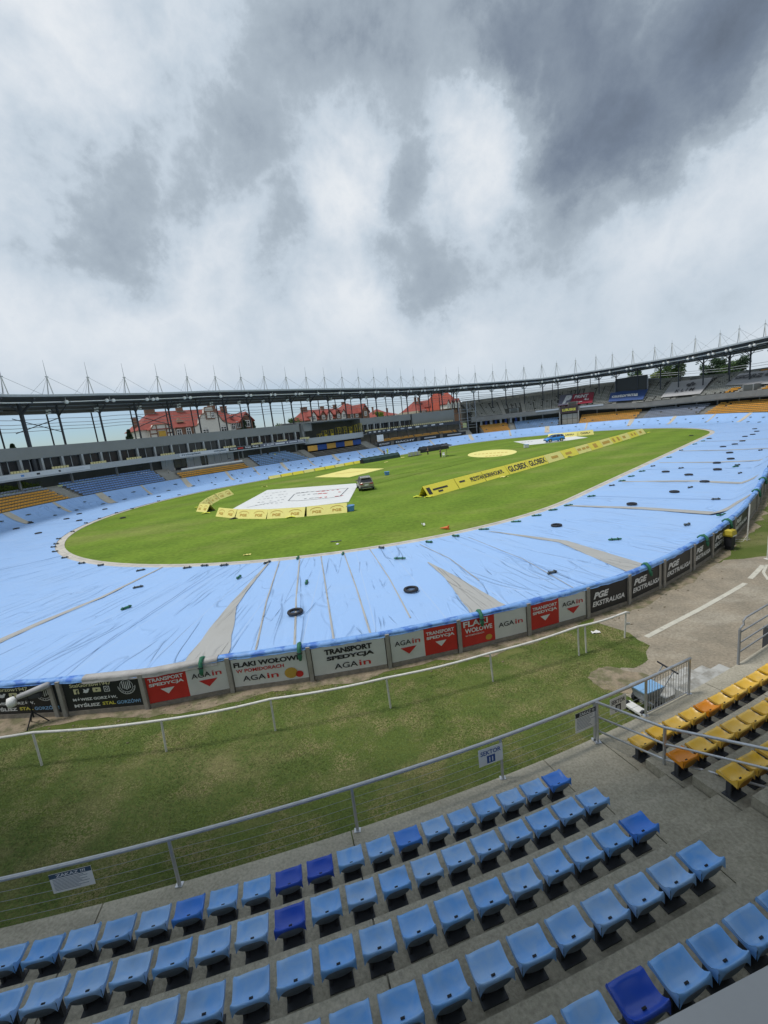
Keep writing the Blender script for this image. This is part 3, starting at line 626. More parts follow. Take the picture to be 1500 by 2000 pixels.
for i in range(len(posts)-1):
    a, c = posts[i], posts[i+1]; sa = SW(a)[0]; n = N(SW((a+c)/2)[0]); d = (c-a).normalized()
    a2, c2 = a+d*.09-n*.03, c-d*.09-n*.03
    mb = MB(); mb.box((a2+c2)/2+Vector((0, 0, .60)), ((c2-a2).length, .03, 1.02), d, -n*1.0, (0, 0, 1)); mb.build('board', M_wood, fence)
    mb = MB(); mb.box((a2+c2)/2+Vector((0, 0, .075))+n*.03, ((c2-a2).length, .035, .14), d, -n*1.0, (0, 0, 1)); mb.build('kickboard', M_wood, fence)
    panels.append((a2, c2, n, d))
# panel index of the photographed ones: between post_px[k] and post_px[k+1] -> 4+k
def banner(k, mats, label, build):
    a, c, n, d = panels[4+k]; z0, z1 = .15, 1.10
    rows = []; off = .03
    for t in frange(0, 1, .08):
        p = a.lerp(c, t); rows.append([p+n*(off+.006*math.sin(9*t+k)+.004*math.sin(z*7+k))+Vector((0, 0, z)) for z in frange(z0, z1, .2)])
    o = empty('advertising_banner', tuple(a), 0, label, 'banner', 'advertising banners on the near boards')
    inv = -a
    def S(q, z, e=.012): return a.lerp(c, q)+n*(off+e)+Vector((0, 0, z0+(z1-z0)*z))-a
    def panel(q0, q1, m):
        b = MB(); b.grid([[S(q, z, .004*math.sin(20*q+k+5*z)) for z in frange(0, 1, .25)] for q in frange(q0, q1, .1)]); return b.build('sheet', m, o, smooth=True)
    build(S, panel, o); return o
def surf(S, e=.016): return lambda q, z: S(q, z, e)
def flip(S): return lambda q, z, e=.016: S(q, z, e)
# posts run left to right in the photo (s falls), so q grows to the right
def txt(S, s, rect, m, o, bold=.03, shear=0): return lettering(s, lambda q, z: S(q, z, .016), rect, m, o, bold, shear)
def tri_down(S, cx_, y1, y0, hw, m, o): return shape([(cx_-hw, y1), (cx_, y0), (cx_+hw, y1)], lambda q, z: S(q, z, .016), m, o, 'arrow')
def again(S, x0, x1, y0, y1, o):
    xm = x0+(x1-x0)*.66; txt(S, 'AGA', (x0, y0, xm-.01, y1), M_txt_black, o, .01); txt(S, 'in', (xm+.01, y0, x1, y1), M_txt_red, o, .01)
def stal(S, panel, o):
    panel(0, 1, M_blackvinyl)
    txt(S, 'StalGorzow1947', (.10, .84, .64, .97), M_txt_cream, o, .02)
    for x, kind in ((.17, 'f'), (.30, 't'), (.44, 'y'), (.57, 'i')):
        sf = lambda q, z: S(q, z, .016); sf2 = lambda q, z: S(q, z, .022)
        if kind == 'f':
            shape([(x-.035, .60), (x+.035, .60), (x+.035, .78), (x-.035, .78)], sf, M_txt_cream, o, 'icon'); txt_o = lettering('f', sf2, (x-.006, .60, x+.028, .75), M_txt_black, o, .03)
        if kind == 't': shape([(x-.045, .64), (x-.01, .61), (x+.02, .63), (x+.035, .70), (x+.05, .76), (x+.02, .77), (x+.005, .72), (x-.035, .77), (x-.03, .70)], sf, M_txt_white, o, 'icon')
        if kind == 'y':
            shape([(x-.05, .62), (x+.05, .62), (x+.055, .70), (x+.05, .78), (x-.05, .78), (x-.055, .70)], sf, M_txt_cream, o, 'icon'); shape([(x-.012, .66), (x+.02, .70), (x-.012, .74)], sf2, M_txt_black, o, 'arrow')
        if kind == 'i':
            b = MB()
            for (r0, r1, nn) in ((.040, .031, 4), (.019, .012, 12)):
                pr = [(r0*math.cos(2*PI*q/nn+PI/4)*(1.3 if nn == 4 else 1), r0*2.7*math.sin(2*PI*q/nn+PI/4)*(1.3 if nn == 4 else 1)) for q in range(nn+1)]; pi_ = [(x_*r1/r0, y_*r1/r0) for x_, y_ in pr]
                b.grid([[S(x+c_[0], .70+c_[1], .016) for c_ in pr], [S(x+c_[0], .70+c_[1], .016) for c_ in pi_]])
            b.build('icon', M_txt_white, o)
    txt(S, 'MÓWISZ GORZÓW,', (.10, .33, .68, .47), M_txt_white, o, .04)
    txt(S, 'MYŚLISZ', (.10, .12, .44, .27), M_txt_white, o, .04); txt(S, 'STAL', (.47, .13, .64, .25), M_txt_yellow, o, .04); txt(S, 'GORZÓW!', (.66, .12, .97, .27), M_txt_blue, o, .03)
    b = MB()
    for (r0, r1) in ((.115, .108), (.085, .080)):
        pr = [(r0*math.cos(a), r0*2.6*math.sin(a)) for a in frange(PI*(1.0 if r0 > .1 else 0), 2*PI, .3)]
        b.grid([[S(.83+x_, .74+y_, .016) for x_, y_ in pr], [S(.83+x_*r1/r0, .74+y_*r1/r0, .016) for x_, y_ in pr]])
    for q in range(9):
        a = PI*1.08+PI*.84*q/8; x_, y_ = .097*math.cos(a), .25*math.sin(a)
        b.poly([S(.83+x_-.005, .74+y_-.012, .016), S(.83+x_+.005, .74+y_-.012, .016), S(.83+x_+.005, .74+y_+.012, .016), S(.83+x_-.005, .74+y_+.012, .016)])
    for q in range(-2, 3): b.poly([S(.83+q*.024-.006, .60+.03*abs(q), .016), S(.83+q*.024+.006, .60+.03*abs(q), .016), S(.83+q*.024+.004, .90, .016), S(.83+q*.024-.004, .90, .016)])
    b.build('crest', M_txt_white, o)
def ts_half(S, panel, o, x0, x1, red=True):
    w = x1-x0; panel(x0, x1, M_redvinyl)
    txt(S, 'TRANSPORT', (x0+.07*w, .74, x0+.93*w, .87), M_txt_white, o, .03); txt(S, 'SPEDYCJA', (x0+.07*w, .55, x0+.93*w, .69), M_txt_white, o, .04)
    tri_down(S, x0+.5*w, .46, .25, .17*w, M_txt_white, o)
def ag_half(S, panel, o, x0, x1, arrow=True, y=.60):
    w = x1-x0; panel(x0, x1, M_whitevinyl); again(S, x0+.12*w, x0+.88*w, y-.02, y+.16, o)
    if arrow: tri_down(S, x0+.52*w, .48, .22, .24*w, M_txt_red, o)
def flaki_white(S, panel, o):
    panel(0, 1, M_whitevinyl); txt(S, 'FLAKI WOŁOWE', (.03, .70, .93, .88), M_txt_black, o, .04); txt(S, 'W POMIDORACH', (.05, .50, .69, .63), M_txt_red, o, .02); again(S, .12, .60, .18, .37, o)
    # a pair of plain tomatoes stands in for the figure
    for (x, y, r) in ((.77, .26, .10), (.88, .18, .06)):
        shape([(x+r*math.cos(a)*.9, y+r*2.0*math.sin(a)) for a in [2*PI*q/14 for q in range(14)]], lambda q, z: S(q, z, .016), M_ochre if r > .08 else M_txt_red, o, 'picture')
def ts_white(S, panel, o):
    panel(0, 1, M_whitevinyl); txt(S, 'TRANSPORT', (.17, .70, .82, .90), M_txt_black, o, .05); txt(S, 'SPEDYCJA', (.19, .44, .84, .63), M_txt_black, o, .05); again(S, .28, .78, .13, .33, o)
def flaki_red(S, panel, o):
    panel(0, .5, M_redvinyl); txt(S, 'FLAKI', (.03, .74, .40, .96), M_txt_white, o, .03); txt(S, 'WOŁOWE', (.05, .50, .46, .68), M_txt_white, o, .03); txt(S, 'W POMIDORACH', (.05, .38, .33, .44), M_txt_white, o, .01)
    shape([(.40+.05*math.cos(a), .18+.11*math.sin(a)) for a in [2*PI*q/12 for q in range(12)]], lambda q, z: S(q, z, .016), M_ochre, o, 'picture')
    ag_half(S, panel, o, .5, 1, False, .45)
def pge(S, panel, o):
    panel(0, 1, M_blackvinyl); txt(S, 'PGE', (.10, .53, .50, .80), M_txt_white, o, .05, .3); txt(S, 'EKSTRALIGA', (.07, .22, .92, .43), M_txt_white, o, .035, .2)
banner(0, None, 'black club banner at the left edge, partly behind the grey camera tube', stal)
banner(1, None, 'black club banner with social media icons and round crest, fully in view', stal)
banner(2, None, 'red and white banner reading transport spedycja, leftmost, beside the black club banner', lambda S, p, o: (ts_half(S, p, o, 0, .5), ag_half(S, p, o, .5, 1)))
banner(3, None, 'white banner with black words flaki wołowe', flaki_white)
banner(4, None, 'white banner with large black words transport spedycja', ts_white)
banner(5, None, 'banner with white half left and red half right', lambda S, p, o: (ag_half(S, p, o, 0, .5), ts_half(S, p, o, .5, 1)))
banner(6, None, 'banner with red flaki wołowe half and plain white half', flaki_red)
banner(7, None, 'red and white banner next to the first black league banner', lambda S, p, o: (ts_half(S, p, o, 0, .5), ag_half(S, p, o, .5, 1)))
for k in range(8, 14):
    banner(k, None, 'black league banner with white letters, %s from the red and white ones' % ordn(k-8), pge)

# ------------------------------------------------------------------ white rail on the lawn
rail = empty('lawn_railing', (0, 0, 0), 0, 'low white pipe railing along the lawn in front of the boards', 'railing')
rp = [(-190, 1500), (82, 1495), (325, 1468), (538, 1427), (763, 1383), (963, 1331), (1131, 1280), (1145, 1275), (1220, 1246)]
wp = [G(x, y) for x, y in rp]; wp[0] = wp[1]+(wp[1]-wp[2])*1.02+Vector((0, .0, 0))
top = []
for i, p in enumerate(wp):
    hgt = .93+.03*math.sin(i*2.3); ln = Vector((random.uniform(-.04, .04), random.uniform(-.03, .03), 0))
    b = MB(); b.tube([p, p+Vector((0, 0, hgt))+ln], .028, 8); b.build('post', M_whiterail, rail)
    if i != 7: top.append(p+Vector((0, 0, hgt+.02))+ln)
rows = []
for i in range(len(top)-1):
    for q in range(6): t = q/6; pp = top[i].lerp(top[i+1], t); pp.z -= .05*math.sin(PI*t); rows.append(pp)
rows.append(top[-1]); rows.append(top[-1]+Vector((.12, .02, -.05)))
b = MB(); b.tube(rows, .034, 8); b.build('rail', M_whiterail, rail, smooth=True)
b = MB(); b.box(top[-1]+Vector((.06, 0, -.42)), (.14, .05, .06)); b.build('bracket', M_whiterail, rail)

# ------------------------------------------------------------------ near concrete terrace
def TP(deg, r, z=0.0): a = math.radians(deg); return Vector((TC.x+r*math.sin(a), TC.y-r*math.cos(a), z))
RS = [52.52+.89*k for k in range(7)]; Z0 = .55; RISE = .36
terrace = empty('concrete_terrace', (0, 0, 0), 0, 'stepped concrete terrace carrying the near blue and yellow seats', 'terrace')
def arc_block(name, d0, d1, r0, r1, z0, z1, m, parent, step=1.0):
    b = MB(); rows = [[TP(d, r0, z0), TP(d, r0, z1), TP(d, r1, z1), TP(d, r1, z0)] for d in frange(d0, d1, step)]; b.grid(rows, close=True)
    b.poly(rows[0]); b.poly(rows[-1][::-1]); o = b.build(name, m, parent); return o
A0, A1 = 18.35, 19.93        # the aisle between blue and yellow
def tier(d0, d1, st, name='tread'):
    """split every tier into cast slabs with narrow joints"""
    cuts = frange(d0, d1, st)
    for k in range(7):
        r0 = RS[k]-.53 if k else 51.68; r1 = RS[k]+.36 if k < 6 else 60
        z1 = Z0+RISE*k
        for a, c in zip(cuts, cuts[1:]): arc_block(name, a+.012, c-.012, r0+(.004 if k else 0), r1, -.1, z1, M_conc, terrace, .8)
tier(-14.2, A0, 4.65)
tier(A1, 45, 4.2)
for k in range(7):                                   # the aisle, two steps to a row
    r0 = RS[k]-.53 if k else 51.68; r1 = RS[k]+.36
    z1 = Z0+RISE*k
    if k == 0: arc_block('step', A0+.012, A1-.012, r0, r1-.0, -.1, z1-.004, M_conc, terrace, .5)
    else:
        rm = (r0+r1)/2-.02
        arc_block('step', A0+.012, A1-.012, r0+.003, rm, -.1, z1-RISE/2, M_conc, terrace, .5)
        arc_block('step', A0+.012, A1-.012, rm+.003, r1, -.1, z1-.004, M_conc, terrace, .5)

# ------------------------------------------------------------------ near seats
M_under = mat('shaded_seat_underside', (.24, .31, .42), .6, var=.15, scale=6); M_under_shade_y = mat('shaded_seat_underside_yellow', (.55, .27, .03), .6, var=.15, scale=6)  # darker copies of the seat colours: shade below the back lip painted in
def seat_shell_mesh(name, m):
    """bucket seat: +y is the front (towards the track); low back lip at -y with hanging wings"""
    rows = []; W_ = .205
    prof = [(.165, -.055), (.160, -.02), (.142, .004), (.105, .004), (.05, -.012), (-.015, -.026), (-.07, -.026), (-.11, -.008), (-.14, .026), (-.158, .054), (-.168, .060), (-.180, .052), (-.185, .028)]
    nu = 12
    for j, (y, z) in enumerate(prof):
        r = []
        for i in range(nu+1):
            u = -1+2*i/nu; au = abs(u)
            side = .030*max(0, (au-.70)/.30)**1.5*(1 if 1 < j < 11 else .2)          # raised side rims
            dish = -.018*(1-u*u)*(1 if 3 <= j <= 8 else 0)
            zz_ = z+side+dish
            if j < 3: zz_ += -.02*au**3
            yy = y-(.012*(1-u*u) if j >= 8 else 0)
            wscale = 1-.10*max(0, (y-.10)/.075)**2
            if j >= 9: zz_ += .012*(1-u*u)*1.0
            r.append((u*W_*wscale, yy, zz_))
        rows.append(r)
    # skirt behind the lip: deep at the corners, arched in the middle
    r = []
    for i in range(nu+1):
        u = -1+2*i/nu; r.append((u*W_*1.01, -.190, .024-.100*abs(u)**5))
    rows.append(r)
    b = MB(); b.grid(rows)
    # side skirts
    for sgn in (-1, 1):
        a = [[(sgn*W_*(1-.10*max(0, (y-.10)/.075)**2), y, z+.026), (sgn*(W_+.006), y, z-.005), (sgn*W_, y, min(z-.02, -.035)-.035*sstep(-.04, -.185, y))] for (y, z) in prof[2:12]]
        b.grid(a)
    # rounded underside of the bucket
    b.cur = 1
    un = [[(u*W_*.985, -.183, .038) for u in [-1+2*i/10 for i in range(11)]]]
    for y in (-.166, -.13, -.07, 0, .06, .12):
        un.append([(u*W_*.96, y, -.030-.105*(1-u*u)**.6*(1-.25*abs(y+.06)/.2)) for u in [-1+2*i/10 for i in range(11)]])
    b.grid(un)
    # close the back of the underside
    return b.mesh(name, [m, M_under_shade_y if m in (M_seatyel, M_seatora) else M_under], smooth=True)
shells = {k: seat_shell_mesh('shell', m) for k, m in dict(blue=M_seatblue, mid=M_seatmid, royal=M_seatroyal, yellow=M_seatyel, orange=M_seatora).items()}
bk = MB()
for x in (-.12, .12): bk.box((x, -.02, -.26), (.035, .05, .32)); bk.box((x, .0, -.10), (.04, .30, .025))
bk.box((0, -.02, -.393), (.30, .20, .024)); bk.box((0, .03, -.24), (.22, .03, .28)); bracket_shade_mesh = bk.mesh('bracket', M_dark_steel)  # legs carry the seat; the low dark plate stands in for its shadow
sl = MB(); sl.box((0, -.094, -.024), (.045, .018, .012)); slot_mesh = sl.mesh('drain_slot', M_black)
SEATS = []
rowname = ['front', 'second', 'third', 'fourth', 'fifth', 'sixth', 'seventh']
def seat(deg, k, kind, label, group):
    r = RS[k]; jig = random.uniform(-.012, .012)
    o = empty('stadium_seat', TP(deg, r, Z0+RISE*k), math.radians(deg)+random.uniform(-.02, .02), label, 'seat', group)
    h = .405
    s = linkmesh('shell', shells[kind], o, (0, 0, h+jig), (random.uniform(-.03, .02)+.03, random.uniform(-.015, .015), 0))
    linkmesh('bracket', bracket_shade_mesh, o, (0, 0, h))
    linkmesh('drain_slot', slot_mesh, o, (0, 0, h+jig))
    SEATS.append(o); return o
special = {(0, 5): 'mid', (0, 8): 'royal', (0, 9): 'royal', (0, 12): 'mid', (0, 0): 'mid', (1, 9+1): 'royal', (2, 0): 'mid', (4, 4): 'royal'}
special = {(0, 0): 'mid', (0, 6): 'mid', (0, 9): 'royal', (0, 10): 'royal', (0, 13): 'mid', (1, 10): 'royal', (2, 0): 'mid', (4, 4): 'royal'}
desc = dict(blue='faded light blue', mid='fresh bright blue', royal='dark royal blue', yellow='faded yellow', orange='fresh orange yellow')
nrow = [25, 25, 24, 22, 20, 18]
for k in range(6):
    r = RS[k]; pitch = [.544, .539, .530, .523, .515, .51][k]
    for i in range(nrow[k]):
        kd = special.get((k, i), 'blue'); seat(17.92-pitch*i, k, kd, '%s seat, %s from the aisle in the %s row of blue seats' % (desc[kd], ordn(i), rowname[k]), 'near blue stadium seats')
for k in range(5):
    for i in range(12):
        kd = 'orange' if (k, i) in ((0, 4), (1, 0)) else 'yellow'
        seat([20.30, 20.19, 20.14, 20.12, 20.1][k]+[.555, .549, .535, .53, .52][k]*i, k, kd, '%s seat, %s from the aisle in the %s row of yellow seats' % (desc[kd], ordn(i), rowname[k]), 'near yellow stadium seats')

# ------------------------------------------------------------------ front railing of the terrace
fr = empty('terrace_railing', (0, 0, 0), 0, 'galvanised front railing of the terrace with thin wires', 'railing')
RF = 51.72; ZF = Z0
degs = [-13.6, -10.2, -6.8, -3.4, 0, 3.45, 6.93, 10.4, 13.83, 17.21, 19.85, 21.6, 23.31]
for d in degs:
    b = MB(); b.tube([TP(d, RF, ZF-.02), TP(d, RF, ZF+.92)], .030, 8); b.box(TP(d, RF, ZF+.006), (.12, .10, .012)); b.build('post', M_metal, fr, smooth=False)
b = MB(); b.tube([TP(d, RF, ZF+.94) for d in frange(-14, 23.34, .6)], .036, 8); b.build('rail', M_metal, fr, smooth=True)
for z in (.18, .36, .54, .72):
    b = MB(); b.tube([TP(d, RF, ZF+z-.02*math.sin(PI*((d+13.6) % 3.45)/3.45)) for d in frange(-14, 21.6, .5)], .0035, 3); b.build('wire', M_grey_paint, fr)
for i, d in enumerate(frange(21.62, 23.28, .105)):
    b = MB(); b.tube([TP(d, RF, ZF+.05), TP(d, RF, ZF+.92)], .007, 4); b.build('bar', M_metal, fr)
b = MB(); b.tube([TP(d, RF, ZF+.06) for d in frange(21.6, 23.3, .4)], .012, 5); b.build('bottom_rail', M_metal, fr)
# aisle handrail running up towards the camera
hr = empty('aisle_handrail', (0, 0, 0), 0, 'three pipe handrail rising along the aisle beside the yellow seats', 'handrail')
h0 = TP(19.85, 51.80, ZF); h1 = G(1297, 1508, Z0+RISE*.5); h1 = Vector((h1.x, h1.y, Z0+RISE*.5+.0))
dirn = (h1-h0); dirn.z = 0; step_ = dirn.length; dirn.normalize()
h2 = h1+dirn*1.62; h2.z = h1.z+.54; h3 = h2+dirn*1.7; h3.z = h2.z+.62
for p in (h0, h1, h2, h3):
    b = MB(); b.tube([p-Vector((0, 0, .25)) if p is not h0 else p, p+Vector((0, 0, .97))], .030, 8); b.box(p+Vector((0, 0, .006)), (.13, .13, .012)); b.build('post', M_metal, hr)
for z in (.97, .62, .28):
    b = MB(); b.tube([h0+Vector((0, 0, z)), h1+Vector((0, 0, z)), h2+Vector((0, 0, z)), h3+Vector((0, 0, z))], .028 if z > .9 else .022, 8); b.build('rail', M_metal, hr, smooth=True)
# signs on the railing
def rail_sign(px0, py0, px1, py1, label, build, wdt, hgt):
    g0 = G(px0, py0, ZF+.86); d0 = math.degrees(math.atan2(g0.x-TC.x, TC.y-g0.y)); dd = math.degrees(wdt/RF)
    a = TP(d0, RF+.045, ZF+.86); c = TP(d0+dd, RF+.045, ZF+.86); n = (TP(d0+dd/2, RF+1)-TP(d0+dd/2, RF)).normalized(); ex = c-a; ey = Vector((0, 0, -hgt))
    o = empty('railing_sign', tuple(a), 0, label, 'sign', 'signs wired to the terrace railing')
    b = MB(); b.box((a+c)/2+ey/2-a, (ex.length, .006, hgt), ex.normalized(), n, (0, 0, 1)); b.build('plate', M_white, o)
    S = lambda q, z, e=.006: ex*q+ey*(1-z)+n*e
    build(S, o); return o
def r_(S, x0, y0, x1, y1, m, o, nm='field'): return shape([(x0, y0), (x1, y0), (x1, y1), (x0, y1)], lambda q, z: S(q, z, .005), m, o, nm)
M_signblue = mat('sign_blue', (.03, .09, .30), .5, var=.03); M_signgrey = mat('sign_slate', (.05, .09, .14), .5, var=.03)
def zakaz(m):
    def f(S, o):
        r_(S, .0, .76, 1, 1, m, o); lettering('ZAKAZ !!!', lambda q, z: S(q, z, .008), (.16, .80, .86, .96), M_txt_white, o, .03)
        for q in range(9): r_(S, .06, .68-.07*q, .60+.33*random.random(), .70-.07*q, M_signgrey, o, 'fine_print')
    return f
def sektor(num, m):
    def f(S, o):
        lettering('SEKTOR', lambda q, z: S(q, z, .008), (.08, .60, .92, .86), m, o, .02); r_(S, .33, .08, .67, .52, m, o); lettering(num, lambda q, z: S(q, z, .010), (.42, .16, .58, .44), M_txt_white, o, .04)
    return f
rail_sign(103, 1695, 0, 0, 'white prohibition notice with slate heading, leftmost on the railing', zakaz(M_signgrey), .62, .36)
rail_sign(930, 1462, 0, 0, 'white sector sign with blue number eleven', sektor('11', M_signblue), .54, .38)
rail_sign(1114, 1388, 0, 0, 'white prohibition notice with black heading beside the aisle handrail', zakaz(M_blackvinyl), .60, .46)
rail_sign(1180, 1360, 0, 0, 'white sector sign with black number ten', sektor('10', M_txt_black), .48, .38)

# ------------------------------------------------------------------ steps and rail down to the yard
st_ = empty('yard_steps', (0, 0, 0), 0, 'light worn steps leading from the terrace down to the yard', 'steps')
M_step = mat('pale_step', (.46, .46, .44), .7, var=.15, scale=4, bump=.2, col2=(.30, .29, .26), c2scale=3)
for k in range(3):
    arc_block('step', 23.45-.38*k, 25.65-.15*k, 51.66-.36*(k+1), 51.66-.36*k-.004, -.05, ZF-.17*(k+1)+.03, M_step, st_, .5)
ar = empty('yard_gate_rail', (0, 0, 0), 0, 'grey tubular rail with curved top beside the yard steps at the right edge', 'railing')
q0 = TP(25.75, 51.70, ZF); q1 = TP(28.9, 51.70, ZF); dq = (q1-q0).normalized()
for p in (q0, q1): b = MB(); b.tube([p, p+Vector((0, 0, 1.02))], .032, 8); b.build('post', M_grey_paint, ar)
for z in (.35, .62, .92): b = MB(); b.tube([q0+Vector((0, 0, z)), q1+Vector((0, 0, z))], .02, 8); b.build('rail', M_grey_paint, ar)
b = MB(); b.tube([q0+Vector((0, 0, 1.02)), q0+dq*.12+Vector((0, .0, 1.08)), q0+dq*.20+Vector((0, .0, 1.08)), q0+dq*.16+Vector((0, 0, 1.20)), q0+dq*.30+Vector((0, 0, 1.26)), q1+Vector((0, 0, 1.26))], .024, 8); b.build('top_rail', M_grey_paint, ar, smooth=True)
gb = empty('meter_cabinet', (0, 0, 0), 0, 'dark grey cabinet behind the tubular rail at the right edge', 'cabinet')
pc = G(1512, 1292, .0); b = MB(); b.box(pc+Vector((.2, 0, .5)), (.7, .5, 1.0)); b.build('body', M_dark_steel, gb); b = MB(); b.box(pc+Vector((.2, -.255, .5)), (.6, .012, .9)); b.build('door', M_grey_paint, gb)

# ledge of the upper tier right in front of the camera
ut = empty('upper_tier', (0, 0, 0), 0, 'pale grey edge of the upper tier in the bottom right corner', 'balcony')
M_ledge = mat('grey_sheet_edge', (.33, .345, .36), .6, var=.08, scale=6)
def arc_s(name, d0, d1, r0, r1, z0, z1, m, parent): return arc_block(name, d0, d1, r0, r1, z0, z1, m, parent, .5)
arc_s('cap', -8, 40, 58.19, 58.52, 6.80, 6.90, M_ledge, ut)
arc_s('parapet', -8, 40, 58.25, 58.50, 5.9, 6.797, M_conc, ut)
arc_s('floor_slab', -8, 40, 58.30, 62, 5.55, 5.897, M_conc, ut)
# ------------------------------------------------------------------ far stands
def HW(px, py, w):
    """where a sight line meets the upright ring wall at offset w on the far side"""
    d = c2w((px-750, py-1000, FPX)); d = d/math.hypot(d.x, d.y); last = None; prev = None; t = 20.0
    while t < 330:
        p = Vector((d.x*t, d.y*t, H+d.z*t)); s, ww = SW(p)
        if prev is not None and prev < w <= ww: last = p
        prev = ww; t += .25
    return last
def S_of(p):
    s = SW(p)[0]; return s-PER if s > 250 else s
ZB = [(-40, 6.9), (103, 6.9), (112, 5.95), (119, 6.1), (125, 6.2), (160, 6.2)]
ZTOP = [(78, 12.2), (94, 12.5), (102, 12.8), (109, 12.4), (115, 11.5), (120, 10.8), (160, 10.9)]
def zb(s): return interp(ZB, s)
def ztp(s): return interp(ZTOP, s)
def tierz(s, w): return zb(s)+(ztp(s)-zb(s))*(w-18)/11
def HT(px, py):
    best = None
    w = 17.8
    while w < 30:
        p = HW(px, py, w)
        if p is not None:
            s = S_of(p); e = abs(p.z-tierz(s, w))
            if best is None or e < best[0]: best = (e, s, w)
        w += .4
    return best[1], best[2]
def ringblock(prof, s0, s1, st, name, m, parent, smooth=False):
    """closed solid from a closed (w,z) profile"""
    b = MB(); rows = loft(prof if callable(prof) else (lambda s: prof), s0, s1, st); b.grid(rows, close=True); b.poly(rows[0]); b.poly(rows[-1][::-1]); return b.build(name, m, parent, smooth)
def rbox(w0, w1, z0, z1): return [(w0, z0), (w0, z1), (w1, z1), (w1, z0)]

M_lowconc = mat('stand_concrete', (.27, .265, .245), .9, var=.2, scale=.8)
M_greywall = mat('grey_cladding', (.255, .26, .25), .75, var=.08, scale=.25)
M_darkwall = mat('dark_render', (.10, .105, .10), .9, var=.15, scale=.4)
M_fascia = mat('pale_fascia', (.40, .42, .43), .6, var=.08)
M_band = mat('fascia_print', (.55, .57, .60), .6, var=.1, scale=.4)
M_fo = mat('far_orange_seat', (.74, .40, .075), .5, var=.12, scale=.6); M_fb = mat('far_blue_seat', (.22, .36, .64), .5, var=.12, scale=.6)
M_flb = mat('far_pale_blue_seat', (.26, .42, .66), .5, var=.12, scale=.6); M_fg = mat('far_grey_seat', (.32, .36, .45), .5, var=.12, scale=.6); M_fd = mat('far_dark_seat', (.42, .42, .39), .5, var=.15, scale=.6)
LROW = [(14.8+.78*k, 2.06+.345*k) for k in range(7)]
def lower_terrace(s0, s1, parent, rows=range(7), mat_=None):
    for k in rows:
        w, z = LROW[k]; ringblock(rbox(w-.42, w+.36, .2, z-.40), s0, s1, 1.5, 'terrace_step', mat_ or M_lowconc, parent)
def stairs(s0, s1, parent):
    for k in range(14):
        ringblock(rbox(14.4+.39*k, 14.4+.39*(k+1)-.004, .2, 1.75+.172*k), s0, s1, .8, 'stair', M_conc_far, parent)
fs = MB(); fs.box((0, .0, .0), (.42, .36, .05)); fs.box((0, .19, .11), (.42, .04, .24))
fsm = {c: fs.mesh('shell', m) for c, m in dict(o=M_fo, b=M_fb, l=M_flb, g=M_fg, d=M_fd).items()}
for me in fsm.values(): pass
nindiv = len(SEATS)
stuff = MB(); STC = ['o', 'b', 'l', 'g', 'd']
cname = dict(o='orange', b='blue', l='pale blue', g='grey blue', d='dark')
def seat_row(s0, s1, w, z, c, block, rown, indiv=False, skip=0.0, pitch=.5):
    global nindiv
    A = pitch*R0/(R0+w) if (s0 < 0 or s1 > LS+2) else pitch
    s = s0+A/2; i = 0
    while s < s1-.1:
        if random.random() >= skip:
            p = P(s, w, z); n = N(s); ang = math.atan2(n.y, n.x)-PI/2
            if indiv and nindiv < 300:
                o = linkmesh('stadium_seat', fsm[c], None, p, (0, 0, ang))
                tag(o, '%s seat, %s from the left, %s row up, %s' % (cname[c], ordn(i), ordn(rown), block), 'seat', 'far %s stadium seats' % cname[c]); nindiv += 1
            else:
                stuff.cur = STC.index(c); t = Vector((n.y, -n.x, 0))
                stuff.box(p, (.42, .36, .05), t, n, (0, 0, 1)); stuff.box(p+n*.19+Vector((0, 0, .11)), (.42, .04, .24), t, n, (0, 0, 1))
        s += A; i += 1
